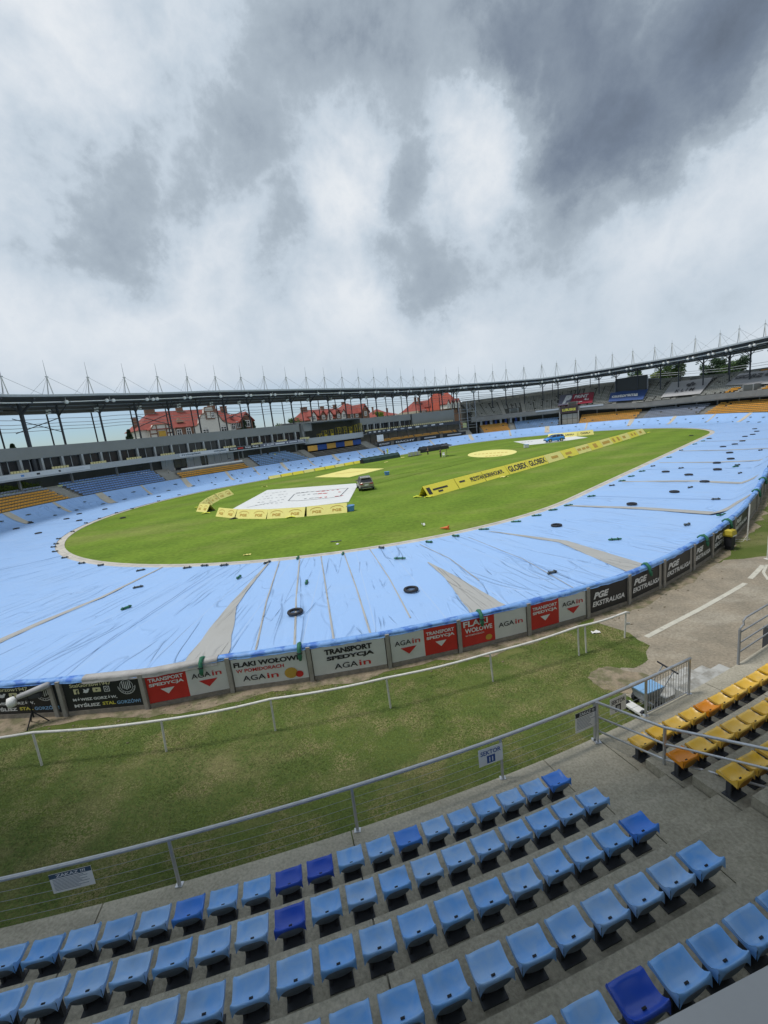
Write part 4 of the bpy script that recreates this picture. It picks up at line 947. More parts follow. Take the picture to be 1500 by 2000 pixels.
# --- left box building
A2S = lambda a: a if a >= 0 else a*R0/(R0+20)
lb = empty('grandstand_building', (0, 0, 0), 0, 'long grey grandstand with glazed boxes above orange and blue seats, left of the press balcony', 'building')
M_box_in = mat('box_interior', (.10, .095, .085), .8, var=.4, scale=.5)
def boxes(parent, a0, a1, seats_every=2, fascia=M_fascia, zf=5.85, idx0=0, cream=True, win=2, st=3.42):
    s0, s1 = A2S(a0), A2S(a1); d = 1.2
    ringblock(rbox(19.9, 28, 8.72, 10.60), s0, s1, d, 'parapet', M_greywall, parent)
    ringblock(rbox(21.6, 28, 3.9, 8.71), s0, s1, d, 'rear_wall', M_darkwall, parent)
    ringblock(rbox(17.9, 21.59, zf, 6.12), s0, s1, d, 'balcony_floor', M_fascia, parent)
    ringblock(rbox(17.80, 17.89, zf-.1, 6.78), s0, s1, d, 'balcony_front', fascia, parent)
    a = a0; k = 0
    while a < a1-.3:
        s = A2S(a); n = N(s); t = T(s); c = P(s, 20.15, 0)
        b = MB(); b.box(c+Vector((0, 0, 7.42)), (.34, .5, 2.58), t, n, (0, 0, 1)); b.build('pillar', M_fascia, parent)
        for q in range(win):
            sa, sb = A2S(a+.22+(st-.3)*q/win), A2S(a+.16+(st-.3)*(q+1)/win)
            pa, pb = P(sa, 20.45, 6.45), P(sb, 20.45, 6.45); e = (pb-pa); up = Vector((0, 0, 2.24))
            fr_ = MB(); ex = e.normalized(); nn = N(sa)
            for (cc, sz) in ((pa+up/2, (.07, .07, 2.24)), (pb+up/2, (.07, .07, 2.24)), (pa+e/2, (e.length, .07, .07)), (pa+e/2+up, (e.length, .07, .07))): fr_.box(cc, sz, ex, nn, (0, 0, 1))
            w_ = fr_.build('window', M_grey_paint, parent); g_ = MB(); g_.quad(pa+nn*.03, pb+nn*.03, pb+up+nn*.03, pa+up+nn*.03); g_.build('pane', M_glass, w_)
        if cream and (k+idx0) % seats_every == 0:
            for q in range(6):
                ss = A2S(a+.55+.50*q+ (st-3.42)*.2)
                p = P(ss, 18.55, 6.72); nn = N(ss); o = linkmesh('balcony_seat', cream_mesh, None, p, (0, 0, math.atan2(nn.y, nn.x)-PI/2))
                tag(o, 'cream balcony seat, %s of six, %s group %s' % (ordn(q), ordn(cream_count[0]), parent['cg']), 'seat', 'cream seats on the box balconies')
            cream_count[0] += 1
        a += st; k += 1
cm = MB(); cm.box((0, 0, 0), (.40, .36, .08)); cm.box((0, .17, .20), (.40, .06, .42)); cm.box((0, 0, -.35), (.06, .06, .62)); cream_mesh = cm.mesh('balcony_seat', M_cream)
cream_count = [0]
lb['cg'] = 'from the left edge'
boxes(lb, -57+2.7, 29.2)
del lb['cg']
lower_terrace(-34, -16.9, lb); stairs(-16.9, -15.6, lb); lower_terrace(-15.6, -4.6, lb); stairs(-4.6, -2.9, lb); lower_terrace(-2.9, 11.1, lb, range(3)); stairs(11.1, 13.4, lb); lower_terrace(13.4, 27.6, lb); stairs(27.6, 29.6, lb)
for k in range(7):
    w, z = LROW[k]
    seat_row(-34, -16.9, w, z, 'o' if k < 4 or k == 6 else 'g', 'yellow block at the left edge', k, indiv=True) if False else None
for k in range(7):
    w, z = LROW[k]; seat_row(-24.5, -17.1, w, z, 'o' if k < 5 else 'g', 'block at the left edge', k, indiv=k < 5); seat_row(-34, -24.6, w, z, 'o', '', 0)
for k in range(7):
    w, z = LROW[k]; seat_row(-15.4, -4.8, w, z, 'b', 'block under the boxes', k, indiv=True)
for k in range(3): w, z = LROW[k]; seat_row(-2.7, 10.8, w, z, 'o', '', k)
for k in range(7): w, z = LROW[k]; seat_row(13.6, 27.4-.5*k, w, z, 'l', '', k, skip=.05)
# dugout with white front above the orange rows
dg = empty('glazed_dugout', (0, 0, 0), 0, 'long glazed dugout with a white balustrade above three orange seat rows', 'dugout')
M_pale = mat('pale_panel', (.46, .49, .52), .5, var=.08, scale=.6)
ringblock(rbox(17.1, 17.2, 2.4, 3.35), -2.6, 10.6, 1.2, 'front_wall', M_lowconc, dg); ringblock(rbox(17.6, 21.5, 2.4, 3.3), -3.4, 11.0, 1.2, 'floor', M_conc_far, dg)
ringblock(rbox(17.05, 17.14, 3.36, 3.72), -1.9, 10.7, 1.2, 'balustrade', M_white, dg)
for k in range(9):
    s0, s1 = -3.2+1.55*k, -3.2+1.55*(k+1)-.08; ringblock(rbox(20.9, 20.98, 3.35, 5.7), s0, s1, 1.6, 'panel', M_pale if k not in (1, 4) else M_glass, dg)
for s in (-3.3, -.2, 3, 6.2, 9.4, 10.8): b = MB(); b.tube([P(s, 18.6, 3.3), P(s, 18.6, 5.75)], .05, 6); b.build('pole', M_grey_paint, dg)
# left underside: wall, small columns, shrub seen through the gap
for s in (-31, -25, -19.3, -14, -9, -4.9, 12.2, 17, 22, 27): b = MB(); b.box(P(s, 19.4, 4.9), (.28, .28, 2.4)); b.build('prop', M_greywall, lb)
# --- fascia prints
def fascia_print(s0, s1, m, words, label, zlo=6.0, zhi=6.72, tm=None, w=17.79, parent_=None):
    a, c = P(s0, w-.05, zlo), P(s1, w-.05, zlo); n = -N((s0+s1)/2)
    o = empty('fascia_banner', tuple(a), 0, label, 'banner', 'banners on the balcony fronts')
    nseg = 6; b = MB(); b.grid([[P(s, w-.03, zlo)-a, P(s, w-.03, zhi)-a] for s in frange(s0, s1, (s1-s0)/nseg)]); b.build('sheet', m, o)
    for (x0, x1, word, tmm) in words:
        sfn = lambda q, z: P(s0+(s1-s0)*q, w-.05, zlo+(zhi-zlo)*z)-a
        if word: lettering(word, sfn, (x0, .18, x1, .85), tmm, o, .03)
        else: shape([(x0, .3), (x1, .3), (x1, .7), (x0, .7)], sfn, tmm, o, 'blur_print')
    return o
M_whiteish = mat('white_banner_cloth', (.60, .62, .64), .6, var=.06)
fascia_print(-24, -12.5, M_whiteish, [(.02, .05, '', M_txt_black), (.07, .25, '', M_band), (.36, .40, '', M_bluepl), (.42, .46, '', M_band), (.5, .53, '', M_txt_black), (.7, .73, '', M_txt_black), (.76, .95, '', M_band)], 'white balcony banner at the left edge')
fascia_print(-1.6, 8.2, M_whiteish, [(.03, .36, 'mixplast', M_signgrey), (.66, .95, 'mixplast', M_signgrey)], 'white balcony banner with two dark plastic firm logos')
fascia_print(8.3, 16.2, M_blackvinyl, [(.04, .24, 'Grupa', M_txt_white), (.50, .68, 'Grupa', M_txt_white), (.27, .44, '', M_redvinyl), (.74, .93, 'Grupa', M_txt_white)], 'black balcony banner with white and red words', tm=None)
M_violet = mat('grey_violet_banner', (.15, .15, .20), .6, var=.06)
fascia_print(16.3, 29.0, M_violet, [(.06, .09, '', M_txt_white), (.12, .28, 'ALUW', M_txt_white), (.31, .52, '', M_txt_white), (.56, .59, '', M_txt_white), (.62, .80, '', M_band), (.83, .97, 'STAL', M_txt_white)], 'grey violet balcony banner with white lettering beside the press balcony')

# --- press balcony in the middle
pb = empty('press_building', (0, 0, 0), 0, 'protruding grey press balcony with yellow steel frames and mats below', 'building')
def bulge(s): return 2.6*math.sin(PI*min(1, max(0, (s-29.8)/20.4)))**.6
ringblock(lambda s: [(20-bulge(s)*1.25, 10.1+.5), (20-bulge(s)*1.25, 10.75), (28, 11.3), (28, 10.2)], 28.6, 51, .8, 'canopy', M_greywall, pb)
ringblock(lambda s: rbox(19.2-bulge(s), 27, 5.2, 5.6), 29.8, 50.4, .8, 'floor', M_greywall, pb)
ringblock(lambda s: rbox(19.1-bulge(s), 19.3-bulge(s), 5.3, 6.75), 29.8, 50.4, .8, 'balcony_front', M_fascia, pb)
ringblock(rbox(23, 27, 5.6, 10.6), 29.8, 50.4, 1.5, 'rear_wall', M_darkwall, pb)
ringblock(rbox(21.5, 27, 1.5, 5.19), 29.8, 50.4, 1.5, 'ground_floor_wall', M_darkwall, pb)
ringblock(rbox(19.5, 23, 8.6, 10.6), 29.7, 32.8, .8, 'side_cheek', M_greywall, pb); ringblock(rbox(19.5, 23, 6.3, 10.4), 29.6, 30.2, .6, 'side_wall', M_greywall, pb); ringblock(rbox(19.5, 23, 5.6, 10.6), 50.0, 50.5, .4, 'side_wall', M_greywall, pb)
M_yframe = mat('yellow_steel', (.50, .40, .04), .5, var=.08); M_ypanel = mat('yellow_panel', (.60, .46, .03), .6, var=.1)
for k, (s, w, hh) in enumerate([(34.5, 19, 1.6), (36.5, 19.4, 2.3), (38.6, 19.2, 2.4), (41.0, 19, 2.8), (43.2, 19, 2.8), (45.3, 19.2, 2.6), (47.4, 19.2, 3.0), (49.2, 19.2, 3.2)]):
    o = empty('steel_frame', P(s, w, 5.6), 0, 'yellow steel camera frame on the press balcony, %s from the left' % ordn(k), 'frame', 'yellow frames on the press balcony')
    b = MB(); t = T(s); n = N(s); hh += .3; ww = .95
    for (x, y) in ((0, 0), (ww, 0), (ww, 1), (0, 1)): b.tube([t*x+n*y, t*x+n*y+Vector((0, 0, hh))], .05, 5)
    b.build('post', M_yframe, o); b = MB()
    for z in (hh, hh*.55): b.tube([Vector((0, 0, z)), t*ww+Vector((0, 0, z)), t*ww+n+Vector((0, 0, z)), n+Vector((0, 0, z)), Vector((0, 0, z))], .06, 5)
    b.tube([Vector((0, 0, hh*.55)), t*ww+Vector((0, 0, hh))], .05, 5); b.build('rail', M_yframe, o)
    if k in (1, 2, 5): b = MB(); b.box(t*ww/2+Vector((0, 0, hh*.38))-n*.05, (ww*.9, .04, hh*.5), t, n, (0, 0, 1)); b.build('panel', M_ypanel, o)
for k in range(6):
    s0 = 29.9+3.1*k; o = tag(ringblock(rbox(18.35, 18.55, 3.4, 4.75), s0, s0+3.02, 1.1, 'padded_mat', M_fo if k % 2 == 0 else mat('mat_blue', (.03, .09, .33), .6), None), '%s padded mat under the press balcony, %s from the left' % ('yellow' if k % 2 == 0 else 'blue', ordn(k)), 'mat', 'padded mats under the press balcony')
M_dstep = mat('worn_bench', (.15, .14, .125), .9, var=.2, scale=1)
lower_terrace(30, 48.3, pb, range(5), M_dstep); stairs(48.3, 51.6, pb)
for k in range(4):
    for q in range(5): w, z = LROW[k]; ringblock(rbox(w-.12, w+.16, z-.18, z-.1), 30.4+3.6*q, 30.4+3.6*q+3.1, 1.2, 'bench', M_lowconc, pb)
# --- right box building
rb = empty('grandstand_building', (0, 0, 0), 0, 'grey grandstand with boxes and a blank grey wall right of the press balcony', 'building')
rb['cg'] = 'right of the press balcony'; cream_count[0] = 0
boxes(rb, 50.6, 66.5, 1, st=2.65, fascia=M_dark_steel)
del rb['cg']
for k in range(12): ringblock(rbox(17.75, 17.78, 6.15, 6.5), 51.4+1.9*k, 51.4+1.9*k+.9, .9, 'nameplate', M_txt_white if k % 3 else M_pale, rb)
ringblock(rbox(19.9, 28, 6.5, 10.6), 66.9, 76.4, 1.2, 'blank_wall', M_greywall, rb); ringblock(rbox(17.9, 21.5, 5.85, 6.12), 66.5, 77, 1.2, 'balcony_floor', M_fascia, rb); ringblock(rbox(17.8, 17.89, 5.75, 6.7), 66.5, 77, 1.2, 'balcony_front', M_dark_steel, rb)
for k in range(20):
    s = 66.8+.46*k; nn = N(s); o = linkmesh('balcony_seat', cream_mesh, None, P(s, 18.55, 6.8), (0, 0, math.atan2(nn.y, nn.x)-PI/2)); tag(o, 'cream balcony seat, %s in the long row below the blank grey wall' % ordn(k), 'seat', 'cream seats on the box balconies')
ringblock(rbox(21.3, 27, 1.5, 5.8), 51.2, 78, 1.5, 'ground_floor_wall', mat('beige_wall', (.30, .27, .23), .8, var=.2, scale=.7), rb)
for s in frange(53, 77, 2.4): b = MB(); b.tube([P(s, 19.2, 3.2), P(s, 19.2, 5.8)], .07, 5); b.build('pole', M_dark_steel, rb)
lower_terrace(53, 76.5, rb, range(5)); stairs(76.7, 79.0, rb)
for k in (3, 4):
    w, z = LROW[k]; seat_row(54.5, 76, w, z+.25, 'o', '', k, skip=.12)
    seat_row(53.2, 57, LROW[2][0], LROW[2][1], 'l', '', k)
for k, (s0, s1, m, tt) in enumerate([(51.8, 57.4, M_blackvinyl, 'ME SCHODY'), (58.7, 65.5, M_blackvinyl, 'DACHY'), (66.3, 71.3, M_blackvinyl, ''), (72, 77.5, M_blackvinyl, '')]):
    a = P(s0, 15.2, 2.0); o = empty('fence_banner', tuple(a), 0, 'black banner above the blue slope past the press balcony, %s from the left' % ordn(k), 'banner', 'black banners right of the press balcony')
    b = MB(); b.grid([[P(s, 15.2, z)-a for z in (2.0, 3.15)] for s in frange(s0, s1, 1)]); b.build('sheet', m, o)
    f = lambda q, z: P(s0+(s1-s0)*q, 15.15, 2.0+1.15*z)-a
    if tt: lettering(tt, f, (.12, .3, .9, .72), M_txt_white, o, .03)
    else: shape([(.2, .35), (.8, .35), (.8, .65), (.2, .65)], f, M_band, o, 'blur_print'); 
b = MB(); b.box(P(53.6, 15.6, 4.4), (2.6, .08, 1.9), T(53.6), N(53.6), (0, 0, 1)); tag(b.build('white_board', M_white), 'white square board on the fence right of the press balcony', 'board')
# stair tower between boxes and curved stand
tw = empty('stair_tower', (0, 0, 0), 0, 'open dark steel stair tower between the boxes and the curved stand', 'staircase')
for (s, w) in ((77, 18), (77, 24), (80.6, 18), (80.6, 24), (78.8, 18)): b = MB(); b.tube([P(s, w, 1.5), P(s, w, 12.5)], .14, 6); b.build('post', M_grey_paint, tw)
for k in range(22): b = MB(); b.box(P(81.3-.13*k, 21, 6.2+.27*k), (1.6, .34, .06), N(79), -T(79), (0, 0, 1)); b.build('tread', M_greywall, tw)
for z in (4, 6.3, 9.2): ringblock(rbox(18, 24, z, z+.15), 77, 80.6, 1, 'landing', M_greywall, tw)
for z in (5, 7.3, 10.2, 13.2): b = MB(); b.tube([P(77, 18, z), P(80.6, 18, z)], .06, 5); b.build('rail', M_grey_paint, tw)
# --- curved stand
cs = empty('curved_grandstand', (0, 0, 0), 0, 'two tier curved grandstand round the far bend with long dark seat rows', 'building')
SU0, SU1 = 79.5, 152
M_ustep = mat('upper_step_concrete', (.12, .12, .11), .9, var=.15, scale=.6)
for k in range(14):
    w0, w1 = 18+k*.786, 18+(k+1)*.786
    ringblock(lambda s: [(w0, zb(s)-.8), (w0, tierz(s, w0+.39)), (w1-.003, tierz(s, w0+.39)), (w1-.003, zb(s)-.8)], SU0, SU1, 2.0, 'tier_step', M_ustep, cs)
ringblock(lambda s: [(17.6, zb(s)-.95), (17.6, zb(s)+.35), (17.8, zb(s)+.35), (17.8, zb(s)-.95)], SU0, SU1, 1.5, 'parapet', mat('parapet_concrete', (.21, .205, .19), .8, var=.15, scale=.5), cs)
ringblock(lambda s: [(17.8, zb(s)-1.2), (17.8, zb(s)-.9), (28.9, zb(s)-.9), (28.9, zb(s)-1.2)], SU0, SU1, 2, 'slab', M_lowconc, cs)
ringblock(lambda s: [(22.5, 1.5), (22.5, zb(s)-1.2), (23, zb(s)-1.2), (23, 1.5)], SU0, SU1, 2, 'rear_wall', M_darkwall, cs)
ringblock(lambda s: [(29.02, ztp(s)-3), (29.02, ztp(s)+.75), (29.3, ztp(s)+.75), (29.3, ztp(s)-3)], SU0, SU1, 2, 'back_wall', M_greywall, cs)
ringblock(lambda s: [(29.0, ztp(s)+.76), (29.0, ztp(s)+1.0), (29.35, ztp(s)+1.0), (29.35, ztp(s)+.76)], 80, 112, 2, 'coping', M_pale, cs)
for z in (1.5, 2.1):
    b = MB(); b.tube([P(s, 30.5, ztp(s)+z) for s in frange(80, 150, 2)], .06, 5); b.build('rear_rail', M_pale, cs)
aisles = [86.6, 90.6, 98.0, 101.6, 107.2, 110.6, 117.2, 120.6, 127.4, 131, 138]
for s in aisles:
    for k in range(14):
        w0 = 18+k*.786; ringblock([(w0-.2, tierz(s, w0)-.3), (w0-.2, tierz(s, w0+.39)+.05), (w0+.55, tierz(s, w0+.39)+.05), (w0+.55, tierz(s, w0)-.3)], s-.35, s+.35, .7, 'aisle_step', M_conc_far, cs)
for s in (88.6, 99.8, 129.2): # openings in the tier
    ringblock([(18.5, tierz(s, 18.5)), (18.5, tierz(s, 18.5)+1.6), (21.2, tierz(s, 18.5)+1.6), (21.2, tierz(s, 18.5))], s-.9, s+.9, .9, 'vomitory', M_greywall, cs)
    ringblock([(18.42, tierz(s, 18.5)+.1), (18.42, tierz(s, 18.5)+1.5), (18.48, tierz(s, 18.5)+1.5), (18.48, tierz(s, 18.5)+.1)], s-.7, s+.7, .7, 'doorway', M_darkwall, cs)
for k in range(14):
    w = 18+k*.786+.45
    segs = [SU0]+aisles+[SU1-1]
    for a, c in zip(segs, segs[1:]):
        if c-a < 1.0: continue
        n_ = 4
        for q in range(n_):
            aa, cc = a+.4+(c-a-.8)*q/n_, a+.4+(c-a-.8)*(q+1)/n_
            ctype = 'd'
            if aa > 124 and (k > 10 or k < 3): ctype = 'o'
            if 17.9+k*.786 < 20.6 and any(abs((aa+cc)/2-v) < 1.3 for v in (88.6, 99.8, 108.9, 118.9, 129.2)): continue
            zmid = tierz((aa+cc)/2, w-.06)+.32
            seat_row(aa, cc, w, zmid, ctype, '', k, skip=.04)
low = [(79.2, 81.4, 'x'), (81.6, 87.3, 'o'), (88.6, 97.2, 'l'), (101.3, 111.9, 'o'), (113.2, 122.9, 'g'), (124.3, 150, 'o')]
lower_terrace(81.4, 97.2, cs); lower_terrace(101.2, 150, cs); stairs(87.4, 88.4, cs)
for (a, c, t_) in low:
    if t_ == 'x': continue
    for k in range(7):
        w, z = LROW[k]; seat_row(a, c, w, z, t_, '', k, skip=.02)
stuff_me = stuff.mesh('seat_rows', [M_fo, M_fb, M_flb, M_fg, M_fd])
tag(linkmesh('seat_rows', stuff_me), 'long rows of small seats in orange, blue and grey filling the distant stands', 'seats', kind='stuff')
for s in frange(81, 150, 3.3): b = MB(); b.box(P(s, 19.9, 4.9), (.25, .25, 2.2)); b.build('prop', M_greywall, cs)
# score tower
sc = empty('score_tower', (0, 0, 0), 0, 'dark gate tower with yellow lettering on a brown board in the far bend', 'tower')
ringblock(rbox(16.4, 16.7, 5.4, 7.5), 97.6, 101.0, 1, 'board', mat('brown_board', (.055, .035, .035), .6), sc)
sfn = lambda q, z: P(97.6+3.4*q, 16.34, 5.4+2.1*z); lettering('LUBUSKIE', sfn, (.12, .3, .88, .68), M_txt_yellow, sc, .04)
for k in range(3):
    for q in range(2): ringblock(rbox(16.8, 16.9, 2.0+1.6*q, 2.0+1.6*q+1.5), 97.9+1.0*k, 97.9+1.0*k+.93, .5, 'gate_panel', mat('pale_gate', (.36, .34, .29), .7, var=.1), sc)
for s in (97.5, 101.05): b = MB(); b.box(P(s, 16.5, 3.9), (.3, .3, 4.2)); b.build('post', M_conc_far, sc)
ringblock(rbox(17.5, 17.56, 6.7, 7.2), 92.8, 97.3, 1, 'white_band', M_pale, cs); ringblock(rbox(17.5, 17.56, 6.6, 7.1), 101.2, 105.5, 1, 'white_band', M_pale, cs)
# banners on the upper tier
def tier_banner(corners, m, label, build):
    """corners px: top left, top right, bottom right, bottom left"""
    c4 = [HT(*c) for c in corners]; a = P(c4[3][0], c4[3][1], tierz(*c4[3]))
    def S(q, z, e=.62):
        s = (c4[3][0]*(1-q)+c4[2][0]*q)*(1-z)+(c4[0][0]*(1-q)+c4[1][0]*q)*z
        w = (c4[3][1]*(1-q)+c4[2][1]*q)*(1-z)+(c4[0][1]*(1-q)+c4[1][1]*q)*z
        return P(s, w-e*.35, tierz(s, w)+e+.04*math.sin(q*14)*math.sin(z*5))-a
    o = empty('stand_banner', tuple(a), 0, label, 'banner', 'large cloth banners on the upper tier')
    b = MB(); b.grid([[S(q, z) for z in frange(0, 1, .2)] for q in frange(0, 1, .1)]); b.build('sheet', m, o, smooth=True)
    build(lambda q, z: S(q, z, .80), o); return o
def b_print(S, o):
    shape([(.0, 0), (.30, 0), (.38, .5), (.38, 1), (0, 1)], lambda q, z: (S(q, z)), M_violet, o, 'field')
    S2 = lambda q, z: S(q, z)+Vector((0, 0, .06)); lettering('P', S2, (.12, .12, .36, .88), M_txt_white, o, .08, .25); lettering('PRINT', S2, (.44, .48, .86, .80), M_txt_white, o, .04, .2); lettering('4u', S2, (.74, .22, .88, .44), M_txt_white, o, .02)
    lettering('print4u.pl', S2, (.26, .06, .70, .20), M_txt_white, o, .02)
tier_banner([(1095, 777), (1161, 770), (1157, 790), (1090, 797)], M_maroon, 'maroon and violet printing firm banner with a large white letter P', b_print)
tier_banner([(1193, 770.5), (1268, 762), (1257, 784), (1189, 789)], M_navy, 'dark blue banner below the big screen', lambda S, o: lettering('castorama', S, (.07, .32, .80, .62), M_txt_white, o, .04))
def b_klim(S, o):
    lettering('K L I M', S, (.28, .22, .74, .42), M_txt_black, o, .01)
    for (x, y, r) in ((.50, .66, .045), (.58, .72, .05), (.64, .64, .045), (.55, .58, .04)): shape([(x+r*math.cos(a), y+r*2*math.sin(a)) for a in [2*PI*k/7 for k in range(7)]], S, M_txt_black, o, 'emblem')
tier_banner([(1313, 750.5), (1393, 741), (1369, 774), (1292, 781)], M_greyvinyl, 'light grey banner with dark clover emblem', b_klim)
tier_banner([(1446, 734), (1530, 724), (1525, 754), (1417, 758)], M_greyvinyl, 'light grey banner with large city name at the right edge', lambda S, o: (lettering('GORZÓW', S, (.04, .45, .98, .85), M_txt_black, o, .04, .2)))
# big screen
p0, p1 = HW(1203, 778, 24), HW(1264, 768, 24); q0_, q1_ = HW(1203, 741, 24), HW(1264, 731, 24)
scn = empty('video_screen', tuple(p0), 0, 'large dark video screen standing on the upper tier', 'screen')
ex = p1-p0; ex.z = 0; hh = (q0_.z-p0.z+q1_.z-p1.z)/2; nn = Vector((ex.y, -ex.x, 0)).normalized(); 
b = MB(); b.box(ex/2+Vector((0, 0, hh/2+(p1.z-p0.z)/2)), (ex.length, .8, hh), ex.normalized(), nn, (0, 0, 1)); b.build('cabinet', M_dark_steel, scn)
b = MB(); b.box(ex/2+Vector((0, 0, hh/2+(p1.z-p0.z)/2))+nn*.42, (ex.length*.97, .04, hh*.95), ex.normalized(), nn, (0, 0, 1)); b.build('display', M_screen, scn)
for e in (0.0, 1.0): b = MB(); b.box(ex*e+Vector((0, 0, -.6)), (.4, .4, hh*2+.6)); b.build('mast', M_grey_paint, scn)
b = MB(); b.box(ex/2+Vector((0, 0, -.4+(p1.z-p0.z)/2))+nn*.3, (ex.length, 1.2, .5), ex.normalized(), nn, (0, 0, 1)); b.build('base', M_fascia, scn)

# ------------------------------------------------------------------ stadium roof
RZF = [(-60, 17.8), (-20, 18.14), (-9.5, 18.86), (5, 19.16), (31, 19.05), (59, 18.8), (78, 18.3), (85, 17.9), (94.5, 17.21), (103, 17.23), (112, 17.35), (120, 17.31), (127, 17.53), (133, 17.55), (160, 17.6), (200, 17.8), (260, 17.8)]
RZB = [(-60, 16.3), (-16, 16.4), (-6.5, 16.7), (9, 17.05), (64, 17.05), (80, 16.7), (89, 15.96), (98, 15.8), (106, 15.65), (113, 16.0), (130, 16.0), (160, 16.0), (260, 16.2)]
def rw(s):                # front edge offset
    s = s if s < 251 else s-PER; return 17+1.5*sstep(200, 222, s)-1.5*sstep(-45, -60, -abs(s)) if s > 0 else 17
def rzf(s): s = s if s <= 260 else s-PER; return interp(RZF, s)
def rzb(s): s = s if s <= 260 else s-PER; return interp(RZB, s)
M_cable = mat('steel_cable', (.5, .52, .55), .5, var=.05)
roof = empty('stadium_roof', (0, 0, 0), 0, 'dark ring roof on steel columns with a row of white cable masts on top', 'roof')
def rfw(s): s = s % PER; return 17+2.8*sstep(200, 226, s)*(1-sstep(255, 275, s))  # unseen near side drawn back further to let sky light onto the seats
for a, c in zip(frange(0, PER, 10), frange(0, PER, 10)[1:]):
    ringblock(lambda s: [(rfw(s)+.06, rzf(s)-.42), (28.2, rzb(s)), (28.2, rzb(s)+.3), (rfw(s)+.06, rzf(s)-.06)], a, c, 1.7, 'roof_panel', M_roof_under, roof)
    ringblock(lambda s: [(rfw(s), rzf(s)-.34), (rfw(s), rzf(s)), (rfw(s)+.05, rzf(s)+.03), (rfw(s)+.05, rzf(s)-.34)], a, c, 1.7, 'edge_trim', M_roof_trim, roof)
for w in (19.5, 22, 24.5, 27):
    b = MB(); b.tube([P(s, w, rzf(s)-.55+(rzb(s)-rzf(s)+.3)*(w-17)/11.2) for s in frange(-30, 150, 2)], .09, 5); b.build('purlin', M_grey_paint, roof)
b = MB(); b.tube([P(s, 17.6, rzf(s)-1.15) for s in frange(-30, 150, 1.5)], .09, 6); b.build('light_rail', M_white, roof)
mast_px = [(-75, 733), (1, 735), (90, 736), (170, 737), (242, 737), (306, 736), (365, 736), (420, 736), (470, 737), (515, 736), (558, 737), (597, 737), (633, 737), (667, 737), (699, 737), (729, 737), (756, 736), (782.5, 736), (806.7, 736), (830, 737), (849, 737), (871, 733), (896, 732), (928, 729), (962, 726), (988, 722), (1023, 718), (1058, 713), (1087, 710), (1124, 704), (1164, 697.5), (1196, 693), (1236, 686), (1279, 679), (1313, 671), (1359, 662), (1407, 651.5), (1445, 642), (1496, 632)]
ms = []
for (x, y) in mast_px:
    p = HW(x, y, 20)
    if p is not None: ms.append((S_of(p), p.z))
MAST_S = [m[0] for m in ms]
for i, (s, za) in enumerate(ms):
    z0 = rzf(s)-.1; t = T(s); n = N(s); apex = P(s, 20, za)
    sp = (.55 if s < 100 else .35); base = P(s, 20, z0)
    m = empty('mast', tuple(base), 0); m.parent = roof
    apx = apex-base; lean = t*(-.0 if s < 100 else (.35 if i % 3 else -.2))
    b = MB(); b.tube([t*sp-Vector((0, 0, .5)), apx], [.085, .07], 6); b.build('leg', M_white, m)
    b = MB(); b.tube([-t*sp-Vector((0, 0, .5)), apx], [.085, .07], 6); b.build('leg', M_fascia, m)
    b = MB(); b.tube([apx, apx+Vector((0, 0, 2.6 if s < 88 else .9))], [.05, .02], 5); b.build('spike', M_fascia, m)
    b = MB(); b.box(apx, (.5, .12, .12), t, n, (0, 0, 1)); b.build('head', M_fascia, m)
    for d in (-1, 1):
        j = i+d
        if 0 <= j < len(ms): sm = (s+ms[j][0])/2
        else: sm = s+d*2.4
        f = P(sm, 17.15, rzf(sm)); b = MB(); b.tube([apx, f-base], .028, 4); b.build('cable', M_cable, m)
        f = P(s+d*1.0, 27, rzb(s)+.4); b = MB(); b.tube([apx, f-base], .022, 4); b.build('cable', M_cable, m)
# columns with braces
def column(s, r, w, z0, brace=True):
    t = T(s); n = N(s); zt_ = rzf(s)-.45+(rzb(s)-rzf(s)+.3)*(w-17)/11.2
    b = MB(); b.tube([P(s, w, z0), P(s, w, zt_)], r, 8); c = b.build('column', M_dark_steel if s < 160 else M_grey_paint, roof)
    if brace:
        b = MB()
        for d in (-1, 1):
            b.tube([P(s, w, zt_-1.7), P(s, w, zt_-.1)+t*d*1.6], r*.45, 5)
        b.tube([P(s, w, zt_-1.9), P(s, w-3.4, zt_+.3)], r*.45, 5); b.tube([P(s, w, zt_-1.2), P(s, w+3.4, zt_-.8)], r*.4, 5)
        b.build('brace', M_dark_steel, c)
mid = [(a+c)/2 for a, c in zip(MAST_S, MAST_S[1:])]
SH = {}
for i, s in enumerate(MAST_S):
    sc_ = s+1.7*R0/(R0+20) if s < 0 else s+1.7
    if s < 77:
        column(sc_, .18 if i > 1 else .30, 22 if i > 1 else 20.2, 10.5 if i > 1 else 6, True); column(sc_+.75, .13, 27.4, 10.5, False)
    else:
        column(s, .17, 23.5, tierz(s, 23.5)-.3, True)
        if i % 2: column(s+1.6, .12, 28.6, ztp(s), False)
for z in (-.9, -1.7, -2.3, -2.9):
    b = MB(); b.tube([P(s, 28.0, rzb(s)+z+.08*math.sin(s)) for s in frange(-30, 100, 2.5)], .045, 4); b.build('wind_rail', M_grey_paint, roof)
for i in (1, 4, 7, 12):
    s, e = MAST_S[i]+1, MAST_S[i+1]+1
    for (a, c) in ((s, e), (e, s)): b = MB(); b.tube([P(a, 22.2, 15.2), P(c, 22.2, 12.9)], .07, 5); b.build('cross_brace', M_dark_steel, roof)
